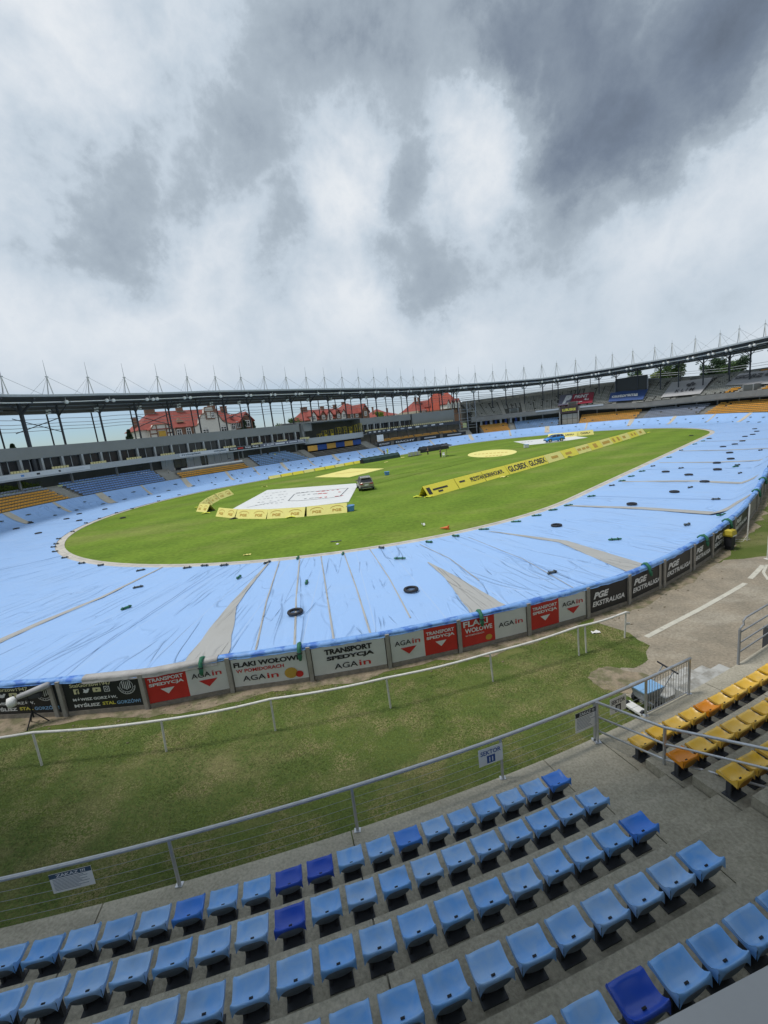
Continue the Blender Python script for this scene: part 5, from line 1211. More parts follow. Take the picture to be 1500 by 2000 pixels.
# floodlights under the front edge
lampm = MB()
pr = [(0, -.30), (.20, -.28), (.34, -.12), (.36, .10), (.22, .26), (.0, .30)]
lampm.grid([[(r*math.cos(a), r*math.sin(a)*.9, z) for a in [2*PI*q/8 for q in range(8)]] for r, z in pr], close=True); lamp_mesh = lampm.mesh('lamp', M_white, True)
squ = MB(); squ.box((0, 0, 0), (.32, .25, .28)); squ_mesh = squ.mesh('spot', M_white)
cl = [HW(x, y, 17.5) for x, y in ((127, 782), (215, 783), (292, 777), (365, 776), (430, 773), (485, 772), (532, 770), (580, 768), (620, 767), (665, 766), (705, 765), (735, 764), (770, 763), (799, 762), (826, 761), (852, 761), (877, 759), (902, 758), (932, 756))]
ls_ = [S_of(p) for p in cl if p]+[s for s in MAST_S if s > 78]
for i, s in enumerate(ls_):
    f = empty('floodlight', tuple(P(s, 17.5, rzf(s)-1.15))); f.parent = roof; t = T(s); n = N(s)
    b = MB(); b.tube([Vector((0, 0, .8)), Vector((0, 0, 0)), n*1.6+Vector((0, 0, .1))], .07, 5); b.tube([-t*.8, t*.8], .05, 5); b.build('bracket', M_fascia, f)
    for d in ((-.62, .55) if i % 4 else (0,)): linkmesh('lamp', lamp_mesh, f, t*d-n*.1+Vector((0, 0, -.05)), (.5, 0, 0))
    if i % 5 == 2: linkmesh('lamp', lamp_mesh, f, t*1.35-n*.1+Vector((0, 0, .02)), (.5, 0, 0))
    for (x, z) in ((-.22, 0), (.22, .1), (-.3, -.5), (.14, -.4)): linkmesh('spot', squ_mesh, f, t*(x-.4)+n*4.2+Vector((0, 0, -1.0+z)), (0, 0, .3))
    b = MB(); b.tube([n*4.3-t*.4+Vector((0, 0, -1.4)), n*4.3-t*.4+Vector((0, 0, .3))], .05, 4); b.build('hanger', M_dark_steel, f)
# ------------------------------------------------------------------ houses behind the stand
def U(u, v, z=0): return uv2w(u, v, z)
EU = (U(1, 0)-U(0, 0)); EV = (U(0, 1)-U(0, 0)); EZ = Vector((0, 0, 1))
def hbox(b, u0, u1, v0, v1, z0, z1): b.box(U((u0+u1)/2, (v0+v1)/2, (z0+z1)/2), (u1-u0, v1-v0, z1-z0), EU, EV, EZ); return b
def hwin(par, u, v, z, w=1.0, h=1.6, arch=False, frame=None):
    f = MB(); o = None; fm = frame or M_white
    for (cu, cz, sw, sh) in ((u-w/2, z, .16, h), (u+w/2, z, .16, h), (u, z-h/2, w, .16), (u, z+h/2, w, .16), (u, z, .12, h), (u, z+h*.12, w, .12)): f.box(U(cu, v-.12, cz), (sw, .14, sh), EU, EV, EZ)
    if arch: f.tube([U(u+w/2*math.cos(a), v-.12, z+h/2+w*.35*math.sin(a)) for a in frange(0, PI, .5)], .09, 4)
    wo = f.build('window', fm, par); g = MB(); g.quad(U(u-w/2, v-.08, z-h/2), U(u+w/2, v-.08, z-h/2), U(u+w/2, v-.08, z+h/2), U(u-w/2, v-.08, z+h/2)); g.build('pane', M_glass, wo)
def roof_gable(b, u0, u1, v0, v1, ze, zr, hip0=0, hip1=0, over=.5):
    vm = (v0+v1)/2; a, c, d, e = U(u0-over, v0-over, ze), U(u1+over, v0-over, ze), U(u1+over, v1+over, ze), U(u0-over, v1+over, ze); r0, r1 = U(u0+hip0-(over if not hip0 else 0), vm, zr), U(u1-hip1+(over if not hip1 else 0), vm, zr)
    b.poly([a, c, r1, r0]); b.poly([d, e, r0, r1]); b.poly([e, a, r0]); b.poly([c, d, r1]); b.poly([e, d, c, a])
def chimney(par, u, v, z0, z1, w=.9, m=None): b = MB(); hbox(b, u-w/2, u+w/2, v, v+.8, z0, z1); hbox(b, u-w/2-.1, u+w/2+.1, v-.1, v+.9, z1, z1+.2); b.build('chimney', m or M_brick, par)
# house 1: long white villa with shaped gable
h1 = empty('villa', tuple(Vector((0, 0, 0))), 0, 'large white villa with red tiled roof and a shaped gable, left behind the boxes', 'house')
b = MB(); hbox(b, -29.5, -1.5, 80.6, 92, 0, 13.6); b.build('wall', M_plaster, h1)
b = MB(); hbox(b, -20.4, -15.4, 80.45, 80.59, 0, 13.5); hbox(b, -6.0, -1.4, 80.45, 80.59, 0, 13.5); b.build('brick_wall', M_brick, h1)
b = MB(); roof_gable(b, -29.5, -6, 80.6, 92, 13.5, 18.5, 5.0, 0, .6); roof_gable(b, -11, 0, 80.6, 92, 13.5, 17.9, 0, 4.0, .6); rfo = b.build('roof', M_roofred, h1)
chimney(h1, -24.4, 85.5, 17, 19.2, 2.6); chimney(h1, -16.4, 85.5, 17, 19.4, 1.8); chimney(h1, -7, 85, 16.5, 19.2, 2.0); chimney(h1, -3.4, 85, 16, 18.8, 1.8); chimney(h1, -29, 84.5, 14, 17.0, 1.0)
# shaped gable
g = [(-15.6, 10), (-15.6, 13.3), (-14.8, 13.5), (-13.9, 14.2), (-13.5, 15.6), (-12.9, 16.5), (-12.0, 16.7), (-11.7, 18.4), (-9.3, 18.6), (-9.0, 16.9), (-8.2, 16.6), (-7.5, 15.4), (-6.9, 14.3), (-5.9, 13.7), (-4.6, 13.4), (-4.6, 10)]
b = MB(); b.prism([U(u, 79.9, z) for u, z in g], EV*1.2); b.build('shaped_gable', M_plaster, h1)
b = MB(); b.tube([U(u, 79.8, z+.06) for u, z in g[1:-1]], .16, 5); b.build('coping', M_brick, h1)
for (u, z) in ((-12.4, 11.6), (-7.0, 11.9)): hwin(h1, u, 79.9, z, 1.7, 1.5, True)
b = MB(); hbox(b, -11.7, -9.1, 79.55, 79.89, 15.1, 17.4); b.build('half_timber_bay', M_brick, h1)
b = MB(); hbox(b, -11.4, -10.4, 79.45, 79.54, 15.4, 17.1); b.build('plaster_infill', M_plaster, h1)
hwin(h1, -9.75, 79.5, 16.2, .8, 1.4)
for (u, z) in ((-19.6, 12.0), (-17.0, 12.2), (-3.6, 12.5), (-1.9, 12.9)): hwin(h1, u, 80.45, z, 1.2, 1.9)
# half timbered dormer with ochre shutter
b = MB(); b.prism([U(u, 79.4, z) for u, z in ((-27.4, 10), (-27.4, 13.2), (-26.2, 14.6), (-22.8, 14.6), (-21.4, 13.2), (-21.4, 10))], EV*2.5); dm = b.build('dormer', M_plaster, h1)
b = MB()
for (p, q) in (((-27.4, 10), (-27.4, 13.2)), ((-27.4, 13.2), (-26.2, 14.6)), ((-26.2, 14.6), (-22.8, 14.6)), ((-22.8, 14.6), (-21.4, 13.2)), ((-21.4, 13.2), (-21.4, 10)), ((-27.4, 12.3), (-25.6, 12.3)), ((-23.2, 12.3), (-21.4, 12.3)), ((-25.6, 10), (-25.6, 14.4)), ((-23.2, 10), (-23.2, 14.4))): b.tube([U(p[0], 79.3, p[1]), U(q[0], 79.3, q[1])], .15, 4)
b.build('timber', M_brick, dm); b = MB(); hbox(b, -25.3, -23.5, 79.25, 79.38, 10.2, 12.9); b.build('shutter', M_ochre, dm)
b = MB(); roof_gable(b, -27.6, -21.2, 79.3, 84, 13.3, 14.9, 1.6, 1.6, .3); b.build('dormer_roof', M_roofred, dm)
b = MB(); b.poly([U(-19.6, 81.2, 14.9), U(-17.2, 81.2, 14.9), U(-18.4, 82.4, 16.2)]); b.poly([U(-19.6, 81.2, 14.9), U(-18.4, 82.4, 16.2), U(-18.4, 84, 16.2)]); b.poly([U(-17.2, 81.2, 14.9), U(-18.4, 84, 16.2), U(-18.4, 82.4, 16.2)]); b.build('small_dormer', M_brick, h1)
b = MB(); b.prism([U(-3.6, 81.2, 15.2), U(-2.6, 81.2, 15.2), U(-2.6, 81.2, 15.5), U(-3.6, 81.2, 15.5)], EV*1); b.build('roof_window', M_dark_steel, h1)
# gabled brick end house joined to it
h1b = empty('brick_house', (0, 0, 0), 0, 'brown brick end house with hipped red roof adjoining the white villa', 'house')
b = MB(); b.prism([U(u, 79.7, z) for u, z in ((-1.2, 0), (-1.2, 13.9), (.6, 15.9), (2.4, 13.9), (2.4, 0))], EV*12); b.build('wall', M_brick, h1b)
b = MB(); b.prism([U(-1.9, 79.2, 13.5), U(.6, 79.2, 16.1), U(3.1, 79.2, 13.5), U(3.1, 79.2, 13.9), U(.6, 79.2, 16.6), U(-1.9, 79.2, 13.9)], EV*13); b.build('roof', M_roofred, h1b); hwin(h1b, .6, 79.6, 13.0, 1.5, 1.8)
# house 2: long roof with dormers
h2 = empty('villa', (0, 0, 0), 0, 'long red roofed villa with a row of white dormers above the press balcony', 'house')
b = MB(); hbox(b, 30, 58, 89.5, 100, 0, 13.0); b.build('wall', M_brick, h2)
b = MB(); roof_gable(b, 29.6, 52, 89.5, 100, 12.8, 16.8, 2.5, 0, .5); b.build('roof', M_roofred, h2)
b = MB(); roof_gable(b, 47.5, 57.5, 87.5, 99, 13.8, 18.3, 4, 4, .4); b.build('roof', M_roofred, h2)
b = MB(); hbox(b, 47.8, 57.2, 87.8, 98, 10, 13.8); b.build('wall', M_brick, h2)
b = MB(); b.prism([U(54.6, 86.6, 10), U(54.6, 86.6, 14.0), U(56.3, 86.6, 16.4), U(58.2, 86.6, 14.0), U(58.2, 86.6, 10)], EV*8); b.build('side_gable', M_brick, h2)
b = MB(); b.prism([U(54.1, 86.2, 13.6), U(56.3, 86.2, 16.8), U(58.8, 86.2, 13.6), U(58.8, 86.2, 14.2), U(56.3, 86.2, 17.4), U(54.1, 86.2, 14.2)], EV*8.6); b.build('side_roof', M_roofred, h2)
for k, u in enumerate((32.2, 36.5, 39.8, 43.8, 46.6)):
    b = MB(); b.prism([U(u-1.1, 88.4, 12), U(u-1.1, 88.4, 14.1), U(u, 88.4, 15.5), U(u+1.1, 88.4, 14.1), U(u+1.1, 88.4, 12)], EV*3.4); d = b.build('dormer', M_plaster if k % 2 == 0 else M_brick, h2)
    b = MB(); b.prism([U(u-1.5, 88.1, 13.9), U(u, 88.1, 15.7), U(u+1.5, 88.1, 13.9), U(u+1.5, 88.1, 14.2), U(u, 88.1, 16.1), U(u-1.5, 88.1, 14.2)], EV*3.6); b.build('dormer_roof', M_roofred, d)
    hwin(h2, u, 88.4, 13.4, 1.2, 1.4)
for u in (50, 52.6): hwin(h2, u, 87.7, 13.2, 1.2, 1.6)
hwin(h2, 56.3, 86.5, 13.4, 1.2, 1.6)
for (u, zt_) in ((31.8, 17.6), (33.0, 17.8), (41, 17.6), (47.4, 18), (52, 18.9)): chimney(h2, u, 94, 15, zt_, 1.4)
# house 3: low roofs and a plaster gable
h3 = empty('villa', (0, 0, 0), 0, 'low red roofed house in the gap behind the right hand boxes', 'house')
b = MB(); hbox(b, 70, 83, 92, 104, 0, 12.2); b.build('wall', M_plaster, h3); b = MB(); roof_gable(b, 70, 78, 92, 104, 12.0, 15.4, 3.5, 3.5); roof_gable(b, 76, 83, 92.5, 104, 12.0, 13.8, 2.5, 2.5); b.build('roof', M_roofred, h3)
chimney(h3, 79, 96, 13, 15.2, .5); chimney(h3, 71, 97, 13, 16.2, .4)
h3b = empty('villa', (0, 0, 0), 0, 'red roofed house with beige gable and tall chimneys behind the blank grey wall', 'house')
b = MB(); hbox(b, 82, 93, 80.5, 92, 0, 12.6); b.build('wall', mat('beige_plaster', (.48, .43, .33), .85, var=.1), h3b)
b = MB(); roof_gable(b, 82.5, 91.5, 80.5, 91, 12.4, 16.9, 3.2, 2.0); b.build('roof', M_roofred, h3b)
b = MB(); b.prism([U(u, 78.5, z) for u, z in ((88.3, 9), (88.3, 13.4), (89.2, 15.4), (91.4, 16.0), (93, 14.4), (93, 9))], EV*9); b.build('side_gable', MATS['beige_plaster'], h3b)
b = MB(); b.prism([U(u, 78.2, z) for u, z in ((87.9, 13.4), (88.9, 15.7), (91.4, 16.5), (93.5, 14.6), (93.5, 15.1), (91.4, 17.0), (88.7, 16.2), (87.6, 13.8))], EV*9); b.build('side_roof', M_roofred, h3b)
for (u, v, z) in ((85, 80.4, 12.1), (86.6, 80.4, 12.1), (90.6, 78.4, 12.2)): hwin(h3b, u, v, z, 1.0, 1.3)
chimney(h3b, 85.2, 84, 13, 18.4, .7); chimney(h3b, 87.6, 84, 13, 18.2, 1.0)
# house 4: big bright red roof
h4 = empty('villa', (0, 0, 0), 0, 'tall bright red roof with small dormers, rightmost of the houses', 'house')
b = MB(); hbox(b, 87, 100, 70.5, 84, 0, 12.0); b.build('wall', M_brick, h4)
b = MB(); roof_gable(b, 87.8, 101, 70, 84, 12.0, 19.6, 1.5, 2.0, .3); b.build('roof', mat('bright_roof_tile', (.44, .09, .055), .75, var=.2, scale=1.2, detail=8), h4)
for k, u in enumerate((88.5, 91.0, 93.6, 96.0)):
    b = MB(); b.prism([U(u-1.0, 69.0, 12), U(u-1.0, 69.0, 13.8), U(u, 69.0, 15.4), U(u+1.0, 69.0, 13.8), U(u+1.0, 69.0, 12)], EV*4); d = b.build('dormer', M_plaster, h4)
    b = MB(); b.prism([U(u-1.3, 68.7, 13.7), U(u, 68.7, 15.6), U(u+1.3, 68.7, 13.7), U(u+1.3, 68.7, 14.1), U(u, 68.7, 16.0), U(u-1.3, 68.7, 14.1)], EV*4.4); b.build('dormer_roof', M_roofred, d); hwin(h4, u, 69, 13.2, .9, 1.2)

# ------------------------------------------------------------------ trees
def tree(px, py_top, py_bot, w, radius_px, label, m, kind='round', name='tree', seed=0, group='trees behind the stands'):
    p = HW(px, py_bot, w); q = HW(px, py_top, w)
    if p is None or q is None: return
    d = math.hypot(p.x, p.y); rad = radius_px/850*d*.95; zt_ = q.z; zc = max(.0, 0); rnd = random.Random(seed+int(px))
    o = empty(name, (p.x, p.y, -.1), 0, label, 'tree', group)
    b = MB(); hgt = zt_+.1; b.tube([Vector((0, 0, 0)), Vector((.1, 0, hgt*.5)), Vector((0, 0, hgt*.85))], [.35, .25, .08], 7)
    for k in range(6):
        a = k*1.1; b.tube([Vector((0, 0, hgt*(.45+.06*k))), Vector((math.cos(a)*rad*.6, math.sin(a)*rad*.6, hgt*(.58+.06*k)))], [.14, .04], 5)
    b.build('trunk', M_bark, o)
    b = MB(); ctr = []
    H0 = zt_-min(zt_*.8, rad*2.1)
    for k in range(16):
        t = rnd.random()
        if kind == 'round': rr = rad*.62*math.sqrt(rnd.random()); zz_ = H0+(zt_-H0)*(.15+.75*t); sc_ = rad*rnd.uniform(.28, .46)
        else: rr = rad*(1-t)*.7*rnd.random(); zz_ = H0+(zt_-H0)*t; sc_ = rad*rnd.uniform(.2, .35)*(1.1-t)
        a = rnd.uniform(0, 2*PI); ctr.append((Vector((rr*math.cos(a), rr*math.sin(a), zz_)), sc_))
    for c, sc_ in ctr:
        for q_ in range(150):
            v = Vector((rnd.gauss(0, 1), rnd.gauss(0, 1), rnd.gauss(0, 1))).normalized()*sc_*rnd.uniform(.6, 1.08); pp = c+v
            a = Vector((rnd.gauss(0, 1), rnd.gauss(0, 1), rnd.gauss(0, 1))).normalized()*.42; e = Vector((rnd.gauss(0, 1), rnd.gauss(0, 1), rnd.gauss(0, 1))).normalized()*.42
            b.tri(pp, pp+a, pp+e)
    b.build('crown', m, o); return o
tree(254, 840, 856, 42, 7, 'dark conifer tip seen over the parapet left of the white villa', M_leaf2, 'cone')
tree(28, 868, 885, 42, 5, 'small dark treetop over the parapet at the left edge', M_leaf2, 'cone')
tree(480, 820, 845, 48, 12, 'dark conifer between the white villa and the brick end house', M_leaf2, 'cone')
tree(496, 818, 842, 55, 11, 'grey green conifer right of the brick end house', M_leaf2, 'cone', seed=4)
tree(578, 816, 832, 50, 18, 'round green tree left of the long dormer roof', M_leaf, seed=3)
tree(545, 827, 838, 60, 16, 'low green treetop beside the round green tree', M_leaf, seed=5)
tree(740, 804, 815, 60, 12, 'yellow green treetop in the gap right of the dormer roof', M_leafy)
for k, (x, y0, y1, r, mm) in enumerate([(1240, 722, 760, 16, M_leaf), (1305, 712, 752, 16, M_leaf), (1325, 704, 745, 13, M_leaf), (1285, 720, 752, 12, M_leafy), (1385, 712, 735, 14, M_leaf2), (1400, 700, 738, 14, M_leaf2), (1425, 706, 735, 16, M_leaf), (1447, 698, 732, 13, M_leaf2), (1410, 718, 738, 12, M_leaf)]):
    tree(x, y0, y1, 40, r, '%s green tree behind the curved stand, %s from the left' % ('yellow' if mm is M_leafy else 'dark' if mm is M_leaf2 else 'mid', ordn(k)), mm, seed=20+k)
# shrub seen through the gap under the boxes
sh = empty('shrub', tuple(HW(38, 952, 21.0)), 0, 'sunlit yellow green shrub in the gap under the boxes at the left edge', 'shrub', None)
b = MB(); rnd = random.Random(4)
for q in range(1800):
    u_ = rnd.uniform(-3.4, 3.4); v = Vector((rnd.gauss(0, 1), rnd.gauss(0, 1), rnd.gauss(0, 1))).normalized(); pp = T(-21)*u_+v*.7*rnd.uniform(.5, 1)+Vector((0, 0, -.1+.3*math.sin(u_*2)))
    a = Vector((rnd.gauss(0, 1), rnd.gauss(0, 1), rnd.gauss(0, 1))).normalized()*.14; e = Vector((rnd.gauss(0, 1), rnd.gauss(0, 1), rnd.gauss(0, 1))).normalized()*.14; b.tri(pp, pp+a, pp+e)
b.build('foliage', M_leafy, sh); b = MB(); b.tube([Vector((0, 0, -2.2)), Vector((0, 0, 0))], .08, 5); b.build('stem', M_bark, sh)

# ------------------------------------------------------------------ things on the infield
def sheet(px, m, label, name, cat, z=.03, group=None):
    pts = [G(x, y, z) for x, y in px]; c = sum(pts, Vector())/len(pts); c.z = 0
    o = empty(name, tuple(c), 0, label, cat, group); b = MB(); b.prism([p-c-Vector((0, 0, .02)) for p in pts], Vector((0, 0, .02))); b.build('sheet', m, o); return o, c, pts
M_wsheet = mat('white_printed_sheet', (.70, .71, .70), .55, var=.05, scale=.8, bump=.2, bscale=2)
o, c, pts = sheet([(441, 1001), (522, 957), (560, 954), (695, 944), (698, 948), (681, 980), (560, 994), (470, 1001)], M_wsheet, 'large white printed sheet on the grass left of the grey car', 'ground_banner', 'banner')
# print: left block of dark lines, framed field with red marks (strokes only)
def stroke(o, c, p, q, wd, m, nm='print_mark'):
    a, d = G(*p, .05)-c, G(*q, .05)-c; n = Vector((-(d-a).y, (d-a).x, 0)).normalized()*wd/2; b = MB(); b.quad(a-n, d-n, d+n, a+n); return b.build(nm, m, o)
M_greyframe = mat('grey_print', (.16, .17, .19), .6, var=.1)
rnd = random.Random(8)
for row in range(6):
    for q in range(7):
        if row < 5 and rnd.random() < .85:
            x = 498+q*8+row*4.2+rnd.uniform(-1, 1); y = 987-row*5.6-q*.9; stroke(o, c, (x, y), (x+rnd.uniform(2.5, 6), y-rnd.uniform(-.2, 1.4)), .12+.10*rnd.random(), M_greyframe)
stroke(o, c, (482, 991), (540, 979), .10, M_signgrey)
fr_px = [(563, 978), (575, 965), (600, 961), (680, 953), (664, 969), (640, 973), (580, 978)]
for a, d in zip(fr_px, fr_px[1:]+fr_px[:1]): stroke(o, c, a, d, .13, M_greyframe, 'print_frame')
for row in range(3):
    for q in range(9):
        x = 584+q*10-row*3; y = 972-row*4.5-q*.8+3.0*(row == 0); red = q > 3
        if rnd.random() < .9 and 570 < x < 668: stroke(o, c, (x, y), (x+rnd.uniform(3, 9), y-rnd.uniform(-.4, 1.4)), .16+.22*rnd.random()*(2.2 if red else 1), M_txt_red if red and rnd.random() < .85 else M_greyframe)
o, c, pts = sheet([(614, 932), (685, 915), (750, 915), (682, 932)], M_ypale, 'flat yellow sheet lying beyond the white printed sheet', 'ground_banner', 'banner')
stroke(o, c, (655, 926), (715, 919), .35, M_ochre)
pts_o = [(961.5+48*math.cos(a)+1.5*math.sin(a), 885.5+6.8*math.sin(a)-3.8*math.cos(a)*.9) for a in [2*PI*q/36 for q in range(36)]]
o, c, pts = sheet(pts_o, M_ypale, 'flat yellow oval sheet on the far part of the grass', 'ground_banner', 'banner')
for q in range(9): x = 926+q*7.5; stroke(o, c, (x, 887.5-.5*q), (x+5, 887.0-.5*q), .9, M_ochre)
for q in range(5): x = 948+q*7; stroke(o, c, (x, 891-.5*q), (x+4.5, 890.7-.5*q), .9, M_ochre)
o, c, pts = sheet([(1003, 862.5), (1034, 869), (1090, 863), (1148, 854.5), (1118, 851.5), (1060, 857)], M_wsheet, 'white sheet under the blue car', 'ground_banner', 'banner')
for q in range(4): stroke(o, c, (1018+q*6, 864-q*.5), (1022+q*6, 863.6-q*.5), .5, M_signgrey)

def aframe(pa, pb, h, dep, m, label, group, word=None, wm=None, nrep=1, back=1, seq=None):
    """pa,pb: world base points of the facing edge; leans away from the camera"""
    c = (pa+pb)/2; ex = pb-pa; L_ = ex.length; e = ex.normalized(); n = Vector((-e.y, e.x, 0)); 
    if n.dot(Vector((c.x, c.y, 0))) < 0: n = -n
    n = n*back
    o = empty('a_frame_banner', tuple(pa), 0, label, 'banner', group)
    b = MB(); ap = n*dep/2+Vector((0, 0, h)); th = .03
    b.prism([Vector((0, 0, 0)), ap, ap+n*th*2, n*th], ex); b.build('front_face', m, o)
    b = MB(); b.prism([n*dep, ap+n*th*2.2, ap+n*th*2.2+Vector((0, 0, .01)), n*(dep+th)], ex); b.build('rear_face', m, o)
    b = MB()
    for t in (.01, .5, .99): b.tube([ex*t+n*.05+Vector((0, 0, .03)), ex*t+n*(dep-.05)+Vector((0, 0, .03))], .025, 4)
    b.build('spreader', M_dark_steel, o)
    up = ap; nr = up.cross(e).normalized(); nr = nr if nr.dot(Vector((0, 0, H))-c) > 0 else -nr
    flip = 1
    S = lambda q, z: ex*q+up*z+nr*.02
    if word == 'PGE':
        for k in range(nrep):
            x0 = (k+.22)/nrep; x1 = (k+.78)/nrep; lettering('PGE', S, (x0+.06/nrep, .24, x1-.06/nrep, .52), wm, o, .03)
            b = MB(); xm = (x0+x1)/2; pr = [(xm+(x1-x0)*.62*math.cos(a), .48+.36*math.sin(a)) for a in frange(.25, PI-.25, .3)]
            b.grid([[S(x, y) for x, y in pr], [S(x, y-.05) for x, y in pr]]); b.build('emblem', wm, o)
    elif seq:
        for (x0, x1, y0, y1, wd_) in seq:
            if wd_: lettering(wd_, S, (x0, y0, x1, y1), wm, o, .03)
            else: shape([(x0, y0), (x1, y0), (x1, y1), (x0, y1)], S, wm, o, 'print_block')
    return o
# front PGE line
grp = 'yellow A-frame banners in an arc'
for k, ((a, d), nr_) in enumerate([(((421, 1008.5), (457, 1012.5)), 2), (((459, 1013), (519, 1013.5)), 2), (((521, 1013.5), (594, 1009.5)), 2), (((599, 1008.5), (678, 1001)), 2)]):
    aframe(G(*a), G(*d), .86, 1.1, M_ypale, 'pale yellow A-frame banner in front of the white sheet, %s from the left' % ordn(k), grp, 'PGE', M_ochre, nr_)
aframe(G(383, 999), G(403, 1001), .86, 1.2, M_ypale, 'short yellow A-frame banner showing its open end, nearest of the left arc', grp, 'PGE', M_ochre, 2)
for k, (a, d) in enumerate([((404, 994), (416, 984)), ((416.5, 983.5), (430, 976)), ((430.5, 975.5), (457, 965.5))]):
    aframe(G(*a), G(*d), .86, 1.3, M_ypale, 'yellow A-frame banner in the left arc, %s from its bend' % ordn(k), grp, 'PGE', M_ochre, 2)
# long banner
pa, pb = G(838, 971.5), G(1262, 846.5); NSEG = 14
seqs = {0: [(.05, .16, .2, .8, ''), (.22, .7, .45, .6, ''), (.35, .5, .2, .35, '')], 1: [(.1, .3, .5, .65, ''), (.5, 1.0, .3, .72, 'PRZYSTAN')], 2: [(.02, .82, .3, .72, 'BORNHOLM.PL')], 3: [(.05, .95, .2, .82, 'GLOBEX')], 4: [(.05, .95, .2, .82, 'GLOBEX')], 5: [(.3, .7, .35, .65, '')], 6: [(.2, .6, .35, .65, '')], 7: [(.05, .3, .4, .7, ''), (.4, .65, .4, .7, ''), (.72, .95, .4, .7, '')], 8: [(.3, .6, .2, .8, '')], 9: [(.1, .8, .3, .7, '')], 10: [(.1, .3, .2, .8, ''), (.6, .8, .2, .8, '')], 11: [(.2, .5, .3, .7, '')], 12: [(.2, .4, .3, .7, ''), (.6, .8, .3, .7, '')], 13: [(.3, .6, .3, .7, '')]}
for k in range(NSEG):
    t0, t1 = k/NSEG, (k+1)/NSEG-.0015
    # slight bends in the line
    off = lambda t: Vector((.5, -.6, 0))*math.sin(PI*t)*.8
    a, d = pa.lerp(pb, t0)+off(t0), pa.lerp(pb, t1)+off(t1)
    aframe(a, d, 1.12, 1.5, M_yvinyl if k < 5 or k % 2 == 0 else M_ypale, 'yellow A-frame banner section, %s from the near end of the long line' % ordn(k), 'sections of the long yellow banner line', None, M_txt_black if k < 5 else M_ochre, seq=seqs[k])
# dark end triangle
for k, (x0, y0, x1, y1) in enumerate([(1070, 857, 1098, 855), (1098.5, 854.8, 1128, 852), (1128.5, 851.8, 1160, 848.5)]):
    aframe(G(x0, y0), G(x1, y1), 1.15, 1.2, M_ypale, 'yellow CANAL+ banner behind the blue car, %s from the left' % ordn(k), 'yellow banners behind the blue car', None, M_txt_black, seq=[(.2, .8, .3, .7, 'CANAL+')])
# low yellow banner pieces along the far kerb
pa, pb = G(527, 936), G(710, 903)
for k in range(9):
    a, d = pa.lerp(pb, k/9), pa.lerp(pb, (k+.93)/9)
    aframe(a, d, .55, .7, M_yvinyl if k % 3 else M_ypale, 'low yellow banner along the far kerb, %s from the left' % ordn(k), 'low yellow banners along the far kerb')
# dark covers
def cover(pxa, pxb, h, dep, label, m=M_green, name='covered_air_fence'):
    a, d = G(*pxa), G(*pxb); ex = d-a; e = ex.normalized(); n = Vector((-e.y, e.x, 0)); 
    o = empty(name, tuple(a), 0, label, 'cover', 'dark covered banners on the grass'); rows = []
    for t in frange(0, 1, .05):
        j = .06*math.sin(t*40); rows.append([ex*t, ex*t+n*.1+Vector((0, 0, h*.55+j)), ex*t+n*(dep*.5)+Vector((0, 0, h+j)), ex*t+n*(dep*.85)+Vector((0, 0, h*.6)), ex*t+n*dep])
    b = MB(); b.grid(rows); b.poly(rows[0]); b.poly(rows[-1][::-1]); b.build('tarp_cover', m, o)
    b = MB(); b.box(n*dep/2+Vector((0, 0, h*.35))-e*.06, (.05, dep*.9, h*.7), e, n, EZ); b.build('end_flap', M_black, o); return o
M_darkgreen = mat('dark_green_cover', (.025, .055, .045), .6, var=.15, scale=1)
cover((711, 905.5), (782, 893), 1.25, 1.4, 'long dark green covered bundle on the grass, nearer one', M_darkgreen)
cover((822, 885), (877, 876), 1.5, 1.2, 'long black covered bundle on the grass, farther one beside the silver cases', M_blackvinyl)
# silver cases
p = G(800, 892); o = empty('equipment_cases', tuple(p), 0, 'silver equipment trolley between the two dark bundles', 'trolley')
for k in range(6): b = MB(); b.box(Vector((.55*k*.9, .25*k, .55)), (.5, .8, .9)); b.build('case', M_chrome if k % 2 else M_greyvinyl, o)
b = MB(); b.box(Vector((1.3, .6, .1)), (3.4, 1.0, .08), Vector((.91, .41, 0)), Vector((-.41, .91, 0)), EZ); b.build('base', M_dark_steel, o)
# parasol with small gear
p = G(873, 891); o = empty('parasol', tuple(p), 0, 'black flat parasol on a thin pole near the far bundle', 'parasol')
b = MB(); b.tube([Vector((0, 0, 0)), Vector((0, 0, 2.3))], .04, 6); b.build('pole', M_dark_steel, o)
b = MB(); rr = [(1.3*math.cos(a), 1.3*math.sin(a)) for a in [2*PI*q/8 for q in range(8)]]; b.grid([[(0, 0, 2.65)]*8, [(x, y, 2.3) for x, y in rr], [(x, y, 2.2) for x, y in rr]], close=True); b.build('canopy', M_blackvinyl, o)
b = MB(); b.box((0, 0, .06), (.7, .7, .12)); b.build('base', M_dark_steel, o)
p = G(867, 893); o = empty('folding_chair', tuple(p), 0, 'white folding chair under the black parasol', 'chair')
b = MB(); b.box((0, 0, .45), (.5, .5, .06)); b.build('seat', M_white, o); b = MB(); b.box((0, .25, .75), (.5, .06, .55)); b.build('backrest', M_white, o)
for x in (-.22, .22):
    for y in (-.22, .22): b = MB(); b.tube([(x, y, 0), (x, y, .45)], .025, 4); b.build('leg', M_white, o)

